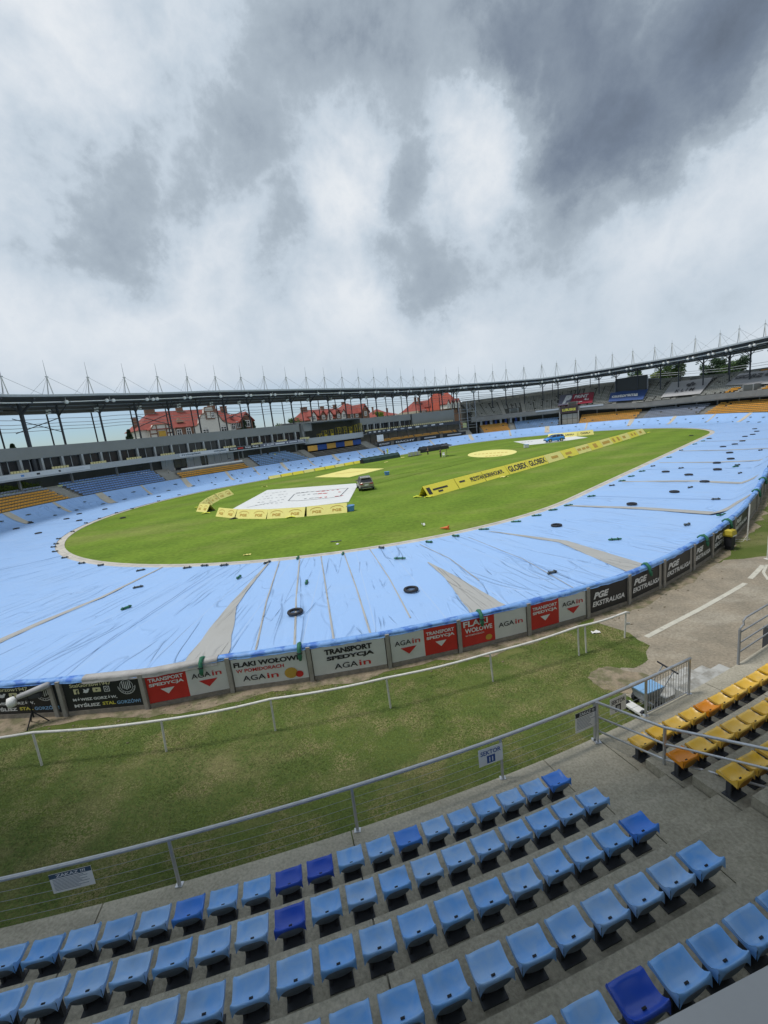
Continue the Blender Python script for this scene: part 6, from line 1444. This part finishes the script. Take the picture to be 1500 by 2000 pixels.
# ------------------------------------------------------------------ people
def person(px, py, label, top_m, leg_m, hgt=1.75, rz=0.0, z=0.0, arm='down', at=None, vest=None):
    p = at if at is not None else G(px, py, z); o = empty('person', tuple(p), rz, label, 'person', None); k = hgt/1.75
    V = [(0, 0, .95), (0, 0, 1.15), (0, 0, 1.38), (0, .01, 1.50), (0, .02, 1.62), (0, .02, 1.72)]
    E = [(0, 1), (1, 2), (2, 3), (3, 4), (4, 5)]; Rr = [.155, .14, .165, .06, .095, .06]
    def chain(start, pts, rs):
        prev = start
        for q, r in zip(pts, rs): V.append(q); Rr.append(r); E.append((prev, len(V)-1)); prev = len(V)-1
        return prev
    for sg in (-1, 1):
        chain(0, [(sg*.10, 0, .88), (sg*.12, .03, .50), (sg*.13, -.01, .09), (sg*.14, .12, .04)], [.10, .065, .045, .04])
        if arm == 'out' and sg > 0: a = chain(2, [(sg*.20, 0, 1.40), (sg*.42, .10, 1.28), (sg*.58, .22, 1.38)], [.06, .042, .035])
        else: a = chain(2, [(sg*.20, 0, 1.40), (sg*.25, -.02, 1.12), (sg*.25, .08, .90)], [.06, .042, .035])
        base = V[a]
        for f in range(4): chain(a, [(base[0]+sg*.01*(f-1.5), base[1]+.02*(f-1.5), base[2]-.08-.006*f)], [.010])
        chain(a, [(base[0]-sg*.03, base[1]+.04, base[2]-.04)], [.011])
    me = bpy.data.meshes.new('body'); me.from_pydata([tuple(c*k for c in v) for v in V], E, []); bo = linkmesh('body', me, o); me.materials.append(M_skin)
    md = bo.modifiers.new('skin', 'SKIN')
    for sv, r in zip(me.skin_vertices[0].data, Rr): sv.radius = (r*k, r*k)
    me.skin_vertices[0].data[0].use_root = True
    bo.modifiers.new('sub', 'SUBSURF').levels = 1
    def shell(name, rings, m): b = MB(); b.grid([[(cx_*k+rx*k*math.cos(a), cy_*k+ry*k*math.sin(a), z_*k) for a in [2*PI*q/10 for q in range(10)]] for (cx_, cy_, rx, ry, z_) in rings], close=True); return b.build(name, m, o, True)
    shell('shirt', [(0, 0, .17, .14, .92), (0, 0, .16, .13, 1.1), (0, 0, .20, .14, 1.32), (0, 0, .17, .12, 1.45), (0, .01, .07, .07, 1.50)], vest or top_m)
    for sg in (-1, 1):
        shell('trouser_leg', [(sg*.09, 0, .12, .13, .95), (sg*.10, 0, .115, .12, .80), (sg*.12, .03, .085, .09, .50), (sg*.13, 0, .07, .075, .12)], leg_m)
        shell('sleeve', [(sg*.19, 0, .07, .07, 1.43), (sg*.225, -.01, .06, .06, 1.28), (sg*.25, -.02, .052, .052, 1.14)] if not (arm == 'out' and sg > 0) else [(sg*.19, 0, .07, .07, 1.43), (sg*.30, .05, .06, .06, 1.36), (sg*.42, .10, .05, .05, 1.29)], top_m)
        shell('shoe', [(sg*.135, .03, .05, .10, .09), (sg*.14, .05, .055, .13, .03), (sg*.14, .05, .055, .13, 0.0)], M_black)
    shell('hair', [(0, .0, .08, .085, 1.66), (0, .0, .102, .108, 1.70), (0, 0, .095, .10, 1.76), (0, 0, .05, .05, 1.80)], M_hair)
    return o
person(757.5, 888, 'person in a yellow hi-vis vest standing beside the nearer dark bundle', M_vest, M_vest, 1.8, .3)
person(751, 891, 'person in dark clothes standing just left of the one in yellow', M_cloth, M_cloth, 1.7, -.5)
person(861, 893, 'person in dark clothes standing under the black parasol', M_cloth, M_black, 1.75, .8, arm='out')
person(836, 887.5, 'person in black standing at the farther dark bundle', M_black, M_black, 1.7, 2.0)
pp_ = P(45.5, 20.6, 5.6-0); 
for k, s in enumerate((43.6, 47.2)): person(0, 0, 'person in a %s shirt on the steps under the press balcony' % ('white' if k else 'red'), M_white if k else M_redvinyl, M_cloth, 1.75, 0, at=P(s, 19.6, 4.0))

# ------------------------------------------------------------------ cars
def car(loc, rz, label, paint, Ln=4.5, Wd=1.86, Ht=1.66, rails=True):
    o = empty('parked_car', tuple(loc), rz, label, 'car')
    # sections along x (front +x): (x, z_belt, half width, z_roof, half roof width)
    hl, hw = Ln/2, Wd/2
    lower = [(-hl, .52, .80), (-hl+.06, .36, .90), (-hl+.35, .28, .98), (-1.2, .24, 1.0), (0, .24, 1.0), (1.2, .24, 1.0), (hl-.5, .28, .97), (hl-.10, .38, .86), (hl, .50, .70)]
    belt = [(-hl, 1.00), (-hl+.06, 1.06), (-hl+.35, 1.10), (-1.2, 1.08), (0, 1.04), (1.2, 1.00), (hl-.5, .92), (hl-.10, .80), (hl, .68)]
    rows = []
    for (x, zl, wf), (_, zb_) in zip(lower, belt):
        w_ = hw*wf; rows.append([(x, -w_*.9, zl), (x, -w_, zl+.14), (x, -w_*1.0, (zl+zb_)/2+.06), (x, -w_*.94, zb_), (x, -w_*.5, zb_+.03), (x, w_*.5, zb_+.03), (x, w_*.94, zb_), (x, w_*1.0, (zl+zb_)/2+.06), (x, w_, zl+.14), (x, w_*.9, zl)])
    b = MB(); b.grid(rows, close=True); b.poly(rows[0]); b.poly(rows[-1][::-1]); b.build('body', paint, o, True)
    # glasshouse
    gp = [(-hl+.12, 1.08, .84, 0), (-hl+.42, Ht-.14, .68, 0), (-hl+.75, Ht-.03, .66, 0), (-.4, Ht, .66, 0), (.35, Ht-.04, .65, 0), (1.28, .98, .84, 0)]
    rows = [[(x if True else 0, -hw*w_, z), (x, -hw*w_*.8, z+.02), (x, hw*w_*.8, z+.02), (x, hw*w_, z)] for x, z, w_, _ in gp]
    b = MB(); b.grid(rows)
    # side glass: between belt line and roof line
    for sg in (-1, 1):
        side = [Vector((x, sg*hw*w_, z)) for x, z, w_, _ in gp]; base = [Vector((x, sg*hw*.93, 1.05)) for x, z, w_, _ in gp]
        b.grid([side, base])
    b.build('cabin_glass', M_glass, o)
    b = MB(); rr = gp[1:5]; b.grid([[(x, -hw*w_*1.02, z+.012), (x, -hw*w_*.8, z+.045), (x, hw*w_*.8, z+.045), (x, hw*w_*1.02, z+.012)] for x, z, w_, _ in rr]); b.build('roof', paint, o, True)
    b = MB()
    for sg in (-1, 1):
        for (x0, z0, x1, z1, w0, w1) in ((-hl+.12, 1.08, -hl+.42, Ht-.14, .86, .70), (-.15, 1.04, -.22, Ht, .94, .67), (-1.1, 1.06, -1.15, Ht-.03, .94, .67), (.35, Ht-.04, 1.28, .98, .67, .88)): b.tube([(x0, sg*hw*w0, z0), (x1, sg*hw*w1, z1)], .045, 5)
    b.build('pillar', paint, o)
    if rails:
        for sg in (-1, 1): b = MB(); b.tube([(-1.6, sg*hw*.62, Ht), (-1.5, sg*hw*.62, Ht+.07), (.3, sg*hw*.62, Ht+.07), (.4, sg*hw*.62, Ht)], .022, 5); b.build('roof_rail', M_chrome, o)
    for x in (-hl+.85, hl-.90):
        for sg in (-1, 1):
            b = MB(); pr_ = [(.20, -.10), (.34, -.10), (.36, -.05), (.36, .05), (.34, .10), (.20, .10)]; b.grid([[(r*math.cos(a), y, r*math.sin(a)) for a in [2*PI*q/16 for q in range(16)]] for r, y in pr_], close=True); wt = b.build('wheel', M_black, o, True, (x, sg*(hw-.06), .36))
            b = MB(); b.grid([[(r*math.cos(a), y*sg, r*math.sin(a)) for a in [2*PI*q/10 for q in range(10)]] for r, y in ((.02, .09), (.21, .075), (.23, .10))], close=True); b.build('rim', M_chrome, wt)
            b = MB(); b.grid([[(x+r*math.cos(a), sg*(hw+.012), .36+r*math.sin(a)) for a in frange(.05, PI-.05, .26)] for r in (.37, .44)]); b.build('wheel_arch', M_dark_steel, o)
    for sg in (-1, 1):
        b = MB(); b.box((-hl+.03, sg*hw*.68, .93), (.12, .42, .15)); b.build('tail_light', M_lampred, o); b = MB(); b.box((hl-.10, sg*hw*.60, .70), (.14, .38, .14)); b.build('headlight', M_white, o)
        b = MB(); b.box((.95, sg*(hw+.06), 1.08), (.14, .22, .15)); b.build('mirror', paint, o)
    b = MB(); b.box((-hl-.01, 0, .44), (.12, Wd*.84, .20)); b.build('bumper', M_dark_steel, o); b = MB(); b.box((-hl-.05, 0, .36), (.08, Wd*.6, .06)); b.build('skid_plate', M_chrome, o)
    b = MB(); b.box((-hl-.02, 0, .76), (.04, .50, .11)); b.build('number_plate', M_white, o)
    b = MB(); b.box((-hl+.02, 0, .90), (.06, Wd*.55, .035)); b.build('trim_strip', M_chrome, o)
    b = MB(); b.box((hl+.0, 0, .50), (.10, Wd*.72, .18)); b.build('grille', M_dark_steel, o)
    b = MB(); b.box((-hl+.30, 0, Ht-.04), (.22, Wd*.62, .04)); b.build('spoiler', paint, o)
    return o
g_ = G(711, 958); car(Vector((g_.x+.15, g_.y+1.6, .0)), math.radians(97), 'bronze grey sport utility car seen from behind at the edge of the white sheet', M_carbody, 4.6, 1.9, 1.68)
g_ = G(1083, 863); car(Vector((g_.x, g_.y+.2, .03)), math.radians(182), 'bright blue car standing sideways on the white sheet', M_carblue, 4.35, 1.85, 1.58, False)

# ------------------------------------------------------------------ tyres and weights on the tarpaulin
tb = MB(); NTT = 22
tb.grid([[((.285+.075*math.cos(c_))*math.cos(a), (.285+.075*math.cos(c_))*math.sin(a), .07+.07*math.sin(c_)) for a in [2*PI*q/NTT for q in range(NTT)]] for c_ in [2*PI*k/8 for k in range(9)]], close=True); tyre_mesh = tb.mesh('tyre', M_black, True)
def on_tarp(px, py):
    g = G(px, py, .1); s, w = SW(g)
    for _ in range(4): g = G(px, py, zt(s, w)+.015); s, w = SW(g)
    e = .3; nz_ = (zt(s, min(w+e, wout(s)))-zt(s, w-e))/(2*e); n = N(s)
    return Vector((g.x, g.y, zt(s, w)+.025)), s, w, n, nz_
ntyre = 0
tyres = [(577, 1198), (803, 1154), (1087, 1028), (1234, 986), (1317, 962), (1376, 942), (1401, 918), (1400, 905), (1427, 897), (1425, 885)]
for (x, y) in tyres:
    p, s, w, n, sl = on_tarp(x, y); o = linkmesh('tyre', tyre_mesh, None, p, (sl*.6*-n.y, sl*.6*n.x, random.random()*6), None)
    tag(o, 'black tyre lying on the blue tarpaulin, %s nearest to the boards of the near bend' % ordn(ntyre) if ntyre else 'black tyre lying on the near tarpaulin left of its neighbour, nearest of all', 'tyre', 'black tyres weighing down the near tarpaulins'); ntyre += 1
ft = [(1300, 922), (1345, 928), (1412, 873), (1435, 868), (1450, 862), (1385, 857), (1350, 851), (1455, 853), (1470, 849), (1478, 843), (1474, 838)]
ft += [(130, 1014), (155, 1004), (205, 995), (240, 1012), (155, 1017), (60, 1022), (32, 1033), (75, 1042), (182, 951), (110, 987), (286, 963), (310, 970), (268, 943), (245, 946), (455, 934), (478, 931), (440, 926), (548, 923), (565, 919), (508, 926), (597, 916), (626, 911), (660, 905), (680, 898), (705, 896)]
for k, (x, y) in enumerate(ft):
    p, s, w, n, sl = on_tarp(x, y); o = linkmesh('tyre', tyre_mesh, None, p, (0, 0, random.random()*6), (1.0, 1.0, .8))
    side = 'on the right hand straight' if k < 11 else 'below the far left stand'
    tag(o, 'small black tyre on the tarpaulin %s, %s in the row' % (side, ordn(k if k < 11 else k-11)), 'tyre', 'distant black tyres on the tarpaulins')
# rolled weights (sausage bags): green near, grey farther off
def bag_mesh(name, m, Ln, r, bend):
    b = MB(); pts = []; rs = []
    for t in frange(-.5, .5, .1): pts.append(Vector((t*Ln, bend*(t*t-.1)*Ln, r*.9))); rs.append(r*(1 if abs(t) < .42 else .55)*(1+.10*math.sin(t*40)))
    b.tube(pts, rs, 8); return b.mesh(name, m, True)
bags = [bag_mesh('roll', M_green, .52, .065, .12), bag_mesh('roll', M_grey_bag, .56, .055, -.25), bag_mesh('roll', M_green, .72, .055, .05), bag_mesh('roll', M_grey_bag, .44, .065, .5)]
stripm = MB(); 
for x in (-.2, .2): stripm.box((x*.8, 0, .06), (.03, .135, .135))
bag_strap = stripm.mesh('strap', M_blackvinyl)
bl = [(467, 1129, 0, 1.4), (599, 1139, 0, 1.6), (247, 1189, 0, .9), (781, 1092, 2, -.3), (838, 1060, 0, -.6), (890, 1048, 0, -.5), (945, 1035, 2, -.3), (1008, 1020, 2, -.2), (1048, 1008, 2, -.1), (1080, 997, 2, 0), (1110, 988, 2, 0), (1078, 1120, 1, .35), (1201, 1055, 2, -.12), (1342, 1026, 3, .3), (1155, 970, 2, 0), (1195, 949, 1, 0), (1215, 940, 2, 0), (1233, 931, 2, 0), (1254, 921, 2, 0), (1275, 911, 1, 0), (1307, 894, 2, 0), (1330, 880, 1, 0), (1357, 868, 2, 0), (1373, 862, 2, 0), (1330, 915, 1, 0), (1348, 953, 1, .3), (1398, 976, 1, -.3), (1445, 925, 1, .4), (1440, 909, 1, 0), (1437, 912, 2, .1), (1410, 1007, 2, .1), (1485, 880, 1, .1),
      (522, 1100, 1, .8), (582, 1091, 0, 1.5), (670, 1083, 0, 1.5), (745, 1071, 3, -.6), (400, 1106, 1, -.2), (438, 1105, 1, .1), (366, 1110, 1, .1), (270, 1148, 1, .4), (275, 1115, 1, .4), (197, 1105, 3, .2), (160, 1101, 1, 0), (127, 1090, 1, .2), (108, 1078, 1, .1), (105, 1069, 1, .1), (110, 1063, 1, 0), (115, 1053, 1, 0), (142, 1039, 1, -.1), (168, 1022, 1, -.2), (195, 1013, 1, -.2), (228, 1002, 1, -.2), (258, 994, 1, -.1), (310, 979, 1, -.2), (350, 967, 1, 0), (420, 947, 1, 0), (470, 940, 1, 0)]
gt = gd_ = 0
for (x, y, k, a) in bl:
    p, s, w, n, sl = on_tarp(x, y); gr = k in (0, 2); o = empty('weight_roll', tuple(p), a, None, None)
    linkmesh('roll', bags[k], o); linkmesh('strap', bag_strap, o)
    c_ = gt if gr else gd_
    tag(o, '%s rolled weight on the tarpaulin, %s listed along the %s' % ('green' if gr else 'grey', ordn(c_), 'inner kerb and near bend'), 'weight', '%s rolled weights on the tarpaulins' % ('green' if gr else 'grey'))
    o['label'] = ('green strapped canvas roll weighing down the tarpaulin, %s of the green ones' if gr else 'grey canvas roll weighing down the tarpaulin, %s of the grey ones') % ordn(c_)
    if gr: gt += 1
    else: gd_ += 1
# rolls hung over the near board edge
hang = [(397, 1288, 1, 0), (585, 1262, 0, 0), (930, 1192, 1, 0), (1248, 1100, 0, .4), (1378, 1050, 1, 0), (1420, 1017, 1, .3), (1455, 958, 1, .2), (1475, 935, 1, 0)]
for k, (x, y, f, a) in enumerate(hang):
    g = G(x, y, 1.22); s = SW(g)[0]; wo = wout(s); o = empty('weight_roll', tuple(P(s, wo+.08, 1.22)), 0, 'green canvas roll hung over the edge of the boards, %s from the left' % ordn(k), 'weight', 'green rolls hung over the boards')
    n = N(s); t = T(s); b = MB(); b.tube([-n*.26+Vector((0, 0, -.06)), -n*.14+Vector((0, 0, .04)), Vector((0, 0, .10))+t*a*.2, n*.13+Vector((0, 0, .0))+t*a*.2, n*.17+Vector((0, 0, -.26))+t*a*.1, n*.17+Vector((0, 0, -.38))], [.045, .06, .065, .065, .07, .045], 8); b.build('roll', M_green, o, True)
    b = MB(); b.tube([n*.17+Vector((0, 0, -.12)), n*.18+Vector((0, 0, -.15))], .088, 8); b.build('strap', M_blackvinyl, o)
for k, (x, y, wd) in enumerate([(262, 1295, 1.3), (940, 1180, 1.0), (1058, 1165, .5), (80, 1318, 1.0)]):
    g = G(x, y, .95); s, w = SW(g); o = empty('weight_roll', tuple(P(s, w, zt(s, w)+.03)), 0, 'long green roll lying just inside the board edge, %s from the left' % ordn([1, 2, 3, 0][k]), 'weight', 'long green rolls inside the boards'); t = T(s)
    b = MB(); b.tube([t*(wd*q)+Vector((0, 0, .06+.01*math.sin(q*20))) for q in frange(-.5, .5, .1)], [.045]+[.065+.012*math.sin(j*2.4) for j in range(9)]+[.045], 8); b.build('roll', M_green if k != 2 else M_grey_bag, o, True)
# little rolls all along the far slope
fb_ = MB(); fb_.tube([Vector((-.35, 0, .08)), Vector((0, .03, .1)), Vector((.35, 0, .08))], [.05, .09, .05], 6); fbm = fb_.mesh('far_roll', M_grey_bag)
kk = 0
for s in frange(-26, 138, 3.1):
    for (w_off, jit) in ((1.2, 0), (2.6, 1.3)):
        ss = s+jit+random.uniform(-.5, .5); w = wout(ss)-w_off; n = N(ss); o = linkmesh('weight_roll', fbm, None, P(ss, w, zt(ss, w)+.04), (0, .0, math.atan2(n.y, n.x)+random.choice((0, 0, 1.3))))
        tag(o, 'small dark roll on the %s of the far slope, %s along' % ('upper part' if jit == 0 else 'lower part', ordn(min(58, kk//2))), 'weight', 'dark rolls along the far slope'); kk += 1

# ------------------------------------------------------------------ small things on the grass
for (x, y, c_) in ((756, 924, 'far one, right of the yellow sheet'), (685, 994, 'near one, beside the yellow banners')):
    p = G(x, y+4); o = empty('water_tub', tuple(p), 0, 'round blue tub on the grass, %s' % c_, 'tub', 'blue tubs on the grass')
    b = MB(); b.grid([[(r*math.cos(a), r*math.sin(a), z) for a in [2*PI*q/12 for q in range(12)]] for r, z in ((.0, .02), (.34, .02), (.42, .5), (.46, .55), (.38, .52), (.0, .30))], close=True); b.build('bucket', M_bluepl, o)
    b = MB(); b.tube([(.44*math.cos(a), .44*math.sin(a), .56) for a in frange(0, 2*PI, .5)], .02, 4); b.build('rim', M_txt_blue, o)
p = G(666, 722+150) ; 
p = G(1028, 874.5); o = empty('white_crate', tuple(p), 0, 'small white blue crate in front of the blue car', 'crate'); b = MB(); b.box((0, 0, .35), (.9, .7, .6)); b.build('box', M_whiteish, o); b = MB(); b.box((0, 0, .68), (.95, .75, .06)); b.build('lid', M_txt_blue, o)
p = G(868, 1034); o = empty('traffic_cone', tuple(p), 0, 'orange plastic cone lying on its side on the grass', 'cone'); b = MB(); b.tube([Vector((-.30, .12, .10)), Vector((.25, -.1, .13))], [.02, .12], 10); b.build('body', M_orange, o); b = MB(); b.box((.29, -.11, .15), (.03, .30, .30), Vector((.9, -.4, 0)), Vector((.4, .9, 0)), EZ); b.build('base', M_orange, o)
def litter(px, py, m, label, sz=(.28, .2, .05)): p = G(px, py); b = MB(); rnd = random.Random(px); r_ = [[Vector(((i/5-.5)*sz[0]+rnd.uniform(-.02, .02), (j/4-.5)*sz[1]+rnd.uniform(-.02, .02), sz[2]*(.2+rnd.random())) ) for j in range(5)] for i in range(6)]; b.grid(r_); o = b.build('crumpled_bag', m, None, False, p); return tag(o, label, 'bag', 'light scraps on the grass')
litter(827, 1028, M_white, 'white crumpled scrap on the infield left of the orange cone', (.25, .3, .25)); litter(656, 1058, M_grey_bag, 'grey flat scrap on the infield above the near kerb', (.8, .16, .06)); litter(659, 1063, M_white, 'white scrap just below the grey one above the near kerb', (.2, .25, .06)); litter(483, 1084, M_ypale, 'pale yellow scrap near the kerb left of centre', (.5, .25, .06)); litter(1163, 1236, M_white, 'small white scrap on the lawn left of the white rail end', (.28, .16, .05))
for k, (x, y) in enumerate(((340, 1018), (410, 1004), (356, 1019), (498, 1011), (665, 994), (897, 950), (770, 902), (778, 898), (853, 897), (1152, 912), (1025, 915), (905, 870))):
    pass
for k, (x, y, m) in enumerate([(402, 1003, M_vest), (388, 991, M_vest), (568, 1011, M_vest), (662, 999, M_vest), (459, 1013, M_black), (650, 997, M_black), (517, 951, M_ypale), (755, 903, M_ypale), (787, 894, M_ypale), (815, 971, M_vest), (915, 946, M_black), (985, 932, M_ypale), (1112, 893, M_black), (1050, 905, M_ypale), (1230, 858, M_vest), (1268, 845, M_vest), (838, 971, M_vest), (1140, 883, M_black)]):
    p = G(x, y); b = MB(); rnd = random.Random(k); b.grid([[((i/5-.5)*1.0+rnd.uniform(-.08, .08), (j/3-.5)*.45+rnd.uniform(-.06, .06), .04+.14*rnd.random()*math.sin(PI*i/5)) for j in range(4)] for i in range(6)]); o = b.build('sandbag', m, None, True, p)
    tag(o, '%s limp sandbag beside the yellow banners, %s of its kind' % ({M_vest.name: 'lime', M_black.name: 'black', M_ypale.name: 'pale yellow'}[m.name], ordn(k)), 'sandbag', 'limp bags at the feet of the banners')

# ------------------------------------------------------------------ things behind the boards
# grey camera tube on a tripod
p = G(70, 1415); o = empty('tripod_camera', tuple(p), 0, 'grey telescope like camera tube with white head on a black tripod at the left boards', 'camera')
c0 = Vector((-.0, 0, .98))
for a in (.4, 2.5, 4.6): b = MB(); b.tube([Vector((0, 0, .45)), Vector((.36*math.cos(a), .30*math.sin(a), 0))], .018, 5); b.build('leg', M_black, o)
b = MB(); b.tube([Vector((0, 0, .25)), c0], .022, 6); b.build('column', M_black, o)
dirt = (Vector((1, .25, .22))).normalized(); b = MB(); b.tube([c0-dirt*.25+Vector((0, 0, .08)), c0+dirt*.35+Vector((0, 0, .08)), c0+dirt*.62+Vector((0, 0, .08))], [.075, .095, .10], 10); b.build('tube', M_greyvinyl, o, True)
b = MB(); b.tube([c0-dirt*.45+Vector((0, 0, .16)), c0-dirt*.42+Vector((0, -.03, .02)), c0-dirt*.40+Vector((0, -.05, -.12))], [.09, .14, .11], 10); b.build('head', M_white, o, True)
b = MB(); b.box(c0+Vector((.12, .05, -.03)), (.5, .12, .14)); b.build('mount', M_dark_steel, o)
# tyre leaning at the boards
p = G(197, 1378); g = p; o = linkmesh('tyre', tyre_mesh, None, (g.x, g.y, .28), (1.35, .0, .5), (.62, .62, .9)); tag(o, 'small black tyre leaning against the black club banner', 'tyre')
# spreader cart behind the bars
p = G(1262, 1383, .0); o = empty('spreader_cart', tuple(p), math.radians(20), 'small push cart with blue hopper and black wheels behind the terrace bars', 'cart')
b = MB(); hop = [(.30, .22, .62), (.22, .14, .34), (.10, .07, .24)]
b.grid([[(-x, -y, z), (x, -y, z), (x, y, z), (-x, y, z)] for x, y, z in hop], close=True); b.build('hopper', M_grey_paint, o)
b = MB(); b.box((0, 0, .635), (.64, .48, .03)); b.build('lid', M_txt_blue, o)
for y in (-.30, .30): b = MB(); b.tube([(0.05, y-.04, .17), (0.05, y+.04, .17)], .17, 14); b.build('wheel', M_black, o)
b = MB(); b.tube([(0.05, -.30, .17), (0.05, .30, .17)], .02, 6); b.build('axle', M_chrome, o)
b = MB(); b.tube([(.12, -.16, .24), (.75, -.16, .88), (.80, .16, .88), (.12, .16, .24)], .018, 6); b.build('handle', M_grey_paint, o); b = MB(); b.tube([(.72, -.30, .90), (.78, .30, .92)], .022, 6); b.build('grip', M_black, o)
b = MB(); b.box((-.38, .0, .14), (.24, .52, .05)); b.build('spreader_plate', M_white, o)
b = MB(); b.tube([(-.40, -.26, .12), (-.40, -.20, .12)], .10, 10); b.tube([(-.40, .20, .12), (-.40, .26, .12)], .10, 10); b.build('front_wheel', M_black, o)
# yellow machine at the right boards
p = G(1424, 1073); o = empty('water_pump', tuple(p), .5, 'yellow topped black machine standing against the boards on the right', 'machine')
b = MB(); b.box((0, 0, .45), (.38, .32, .5)); b.box((0, 0, .12), (.3, .28, .2)); b.build('engine', M_black, o); b = MB(); b.grid([[(x*s_, y*s_, z) for x, y in ((-.25, -.2), (.25, -.2), (.25, .2), (-.25, .2))] for s_, z in ((.9, .70), (1, .78), (.85, .98), (.3, 1.05))], close=True); b.build('cowl', M_yframe, o); b = MB(); b.box((0.05, -.18, .72), (.34, .04, .06)); b.build('stripe', M_white, o)
# thin white poles on the right
p = G(1459, 1056); o = empty('white_pole', tuple(p), 0, 'thin white pole with a rope loop at its foot, right of the yellow machine', 'pole')
b = MB(); b.tube([Vector((0, 0, 0)), Vector((.05, 0, 1.9))], .03, 6); b.build('shaft', M_whiterail, o); b = MB(); b.tube([Vector((.0, 0, .3)), Vector((-.3, -.1, .03)), Vector((-.7, .1, .02)), Vector((-.3, .3, .02)), Vector((.25, .1, .02)), Vector((0, 0, .25))], .012, 4); b.build('rope', M_whiterail, o)
p = G(1499, 1092); o = empty('white_pole', tuple(p), 0, 'plain white pole at the right edge above the painted lines', 'pole'); b = MB(); b.tube([Vector((0, 0, 0)), Vector((0, 0, 1.1))], .035, 6); b.build('shaft', M_whiterail, o); b = MB(); b.box((0, 0, .01), (.2, .2, .02)); b.build('foot', M_whiterail, o)
# stones and clods by the boards
sm_ = MB(); 
rnd = random.Random(3)
for k in range(420):
    s = rnd.uniform(205, 250); w = wout(s)+.25+abs(rnd.gauss(0, .5)); c = P(s, w, .012); r = rnd.uniform(.008, .03)
    sm_.tube([c-Vector((r, 0, 0)), c+Vector((r, r*.3, r*.4))], [r*.8, r*.5], 5)
tag(sm_.build('gravel', M_soil), 'scattered clods and pebbles along the foot of the boards', 'gravel', kind='stuff')
# far rows of dark people / objects in the shade below the curved stand
for k in range(9):
    s = 82+1.0*k; b = MB(); b.box(P(s, 20.2, 5.0), (.7, .3, 1.7), T(s), N(s), EZ); b.box(P(s, 20.1, 5.0), (.6, .06, 1.4), T(s), N(s), EZ); o = b.build('rolled_flag', mat('flag_blue', (.05, .09, .30), .7) if k % 2 else M_pale, None); tag(o, '%s banner roll hanging under the curved stand, %s from the left' % ('blue' if k % 2 else 'pale', ordn(k)), 'flag', 'rolls under the curved stand')
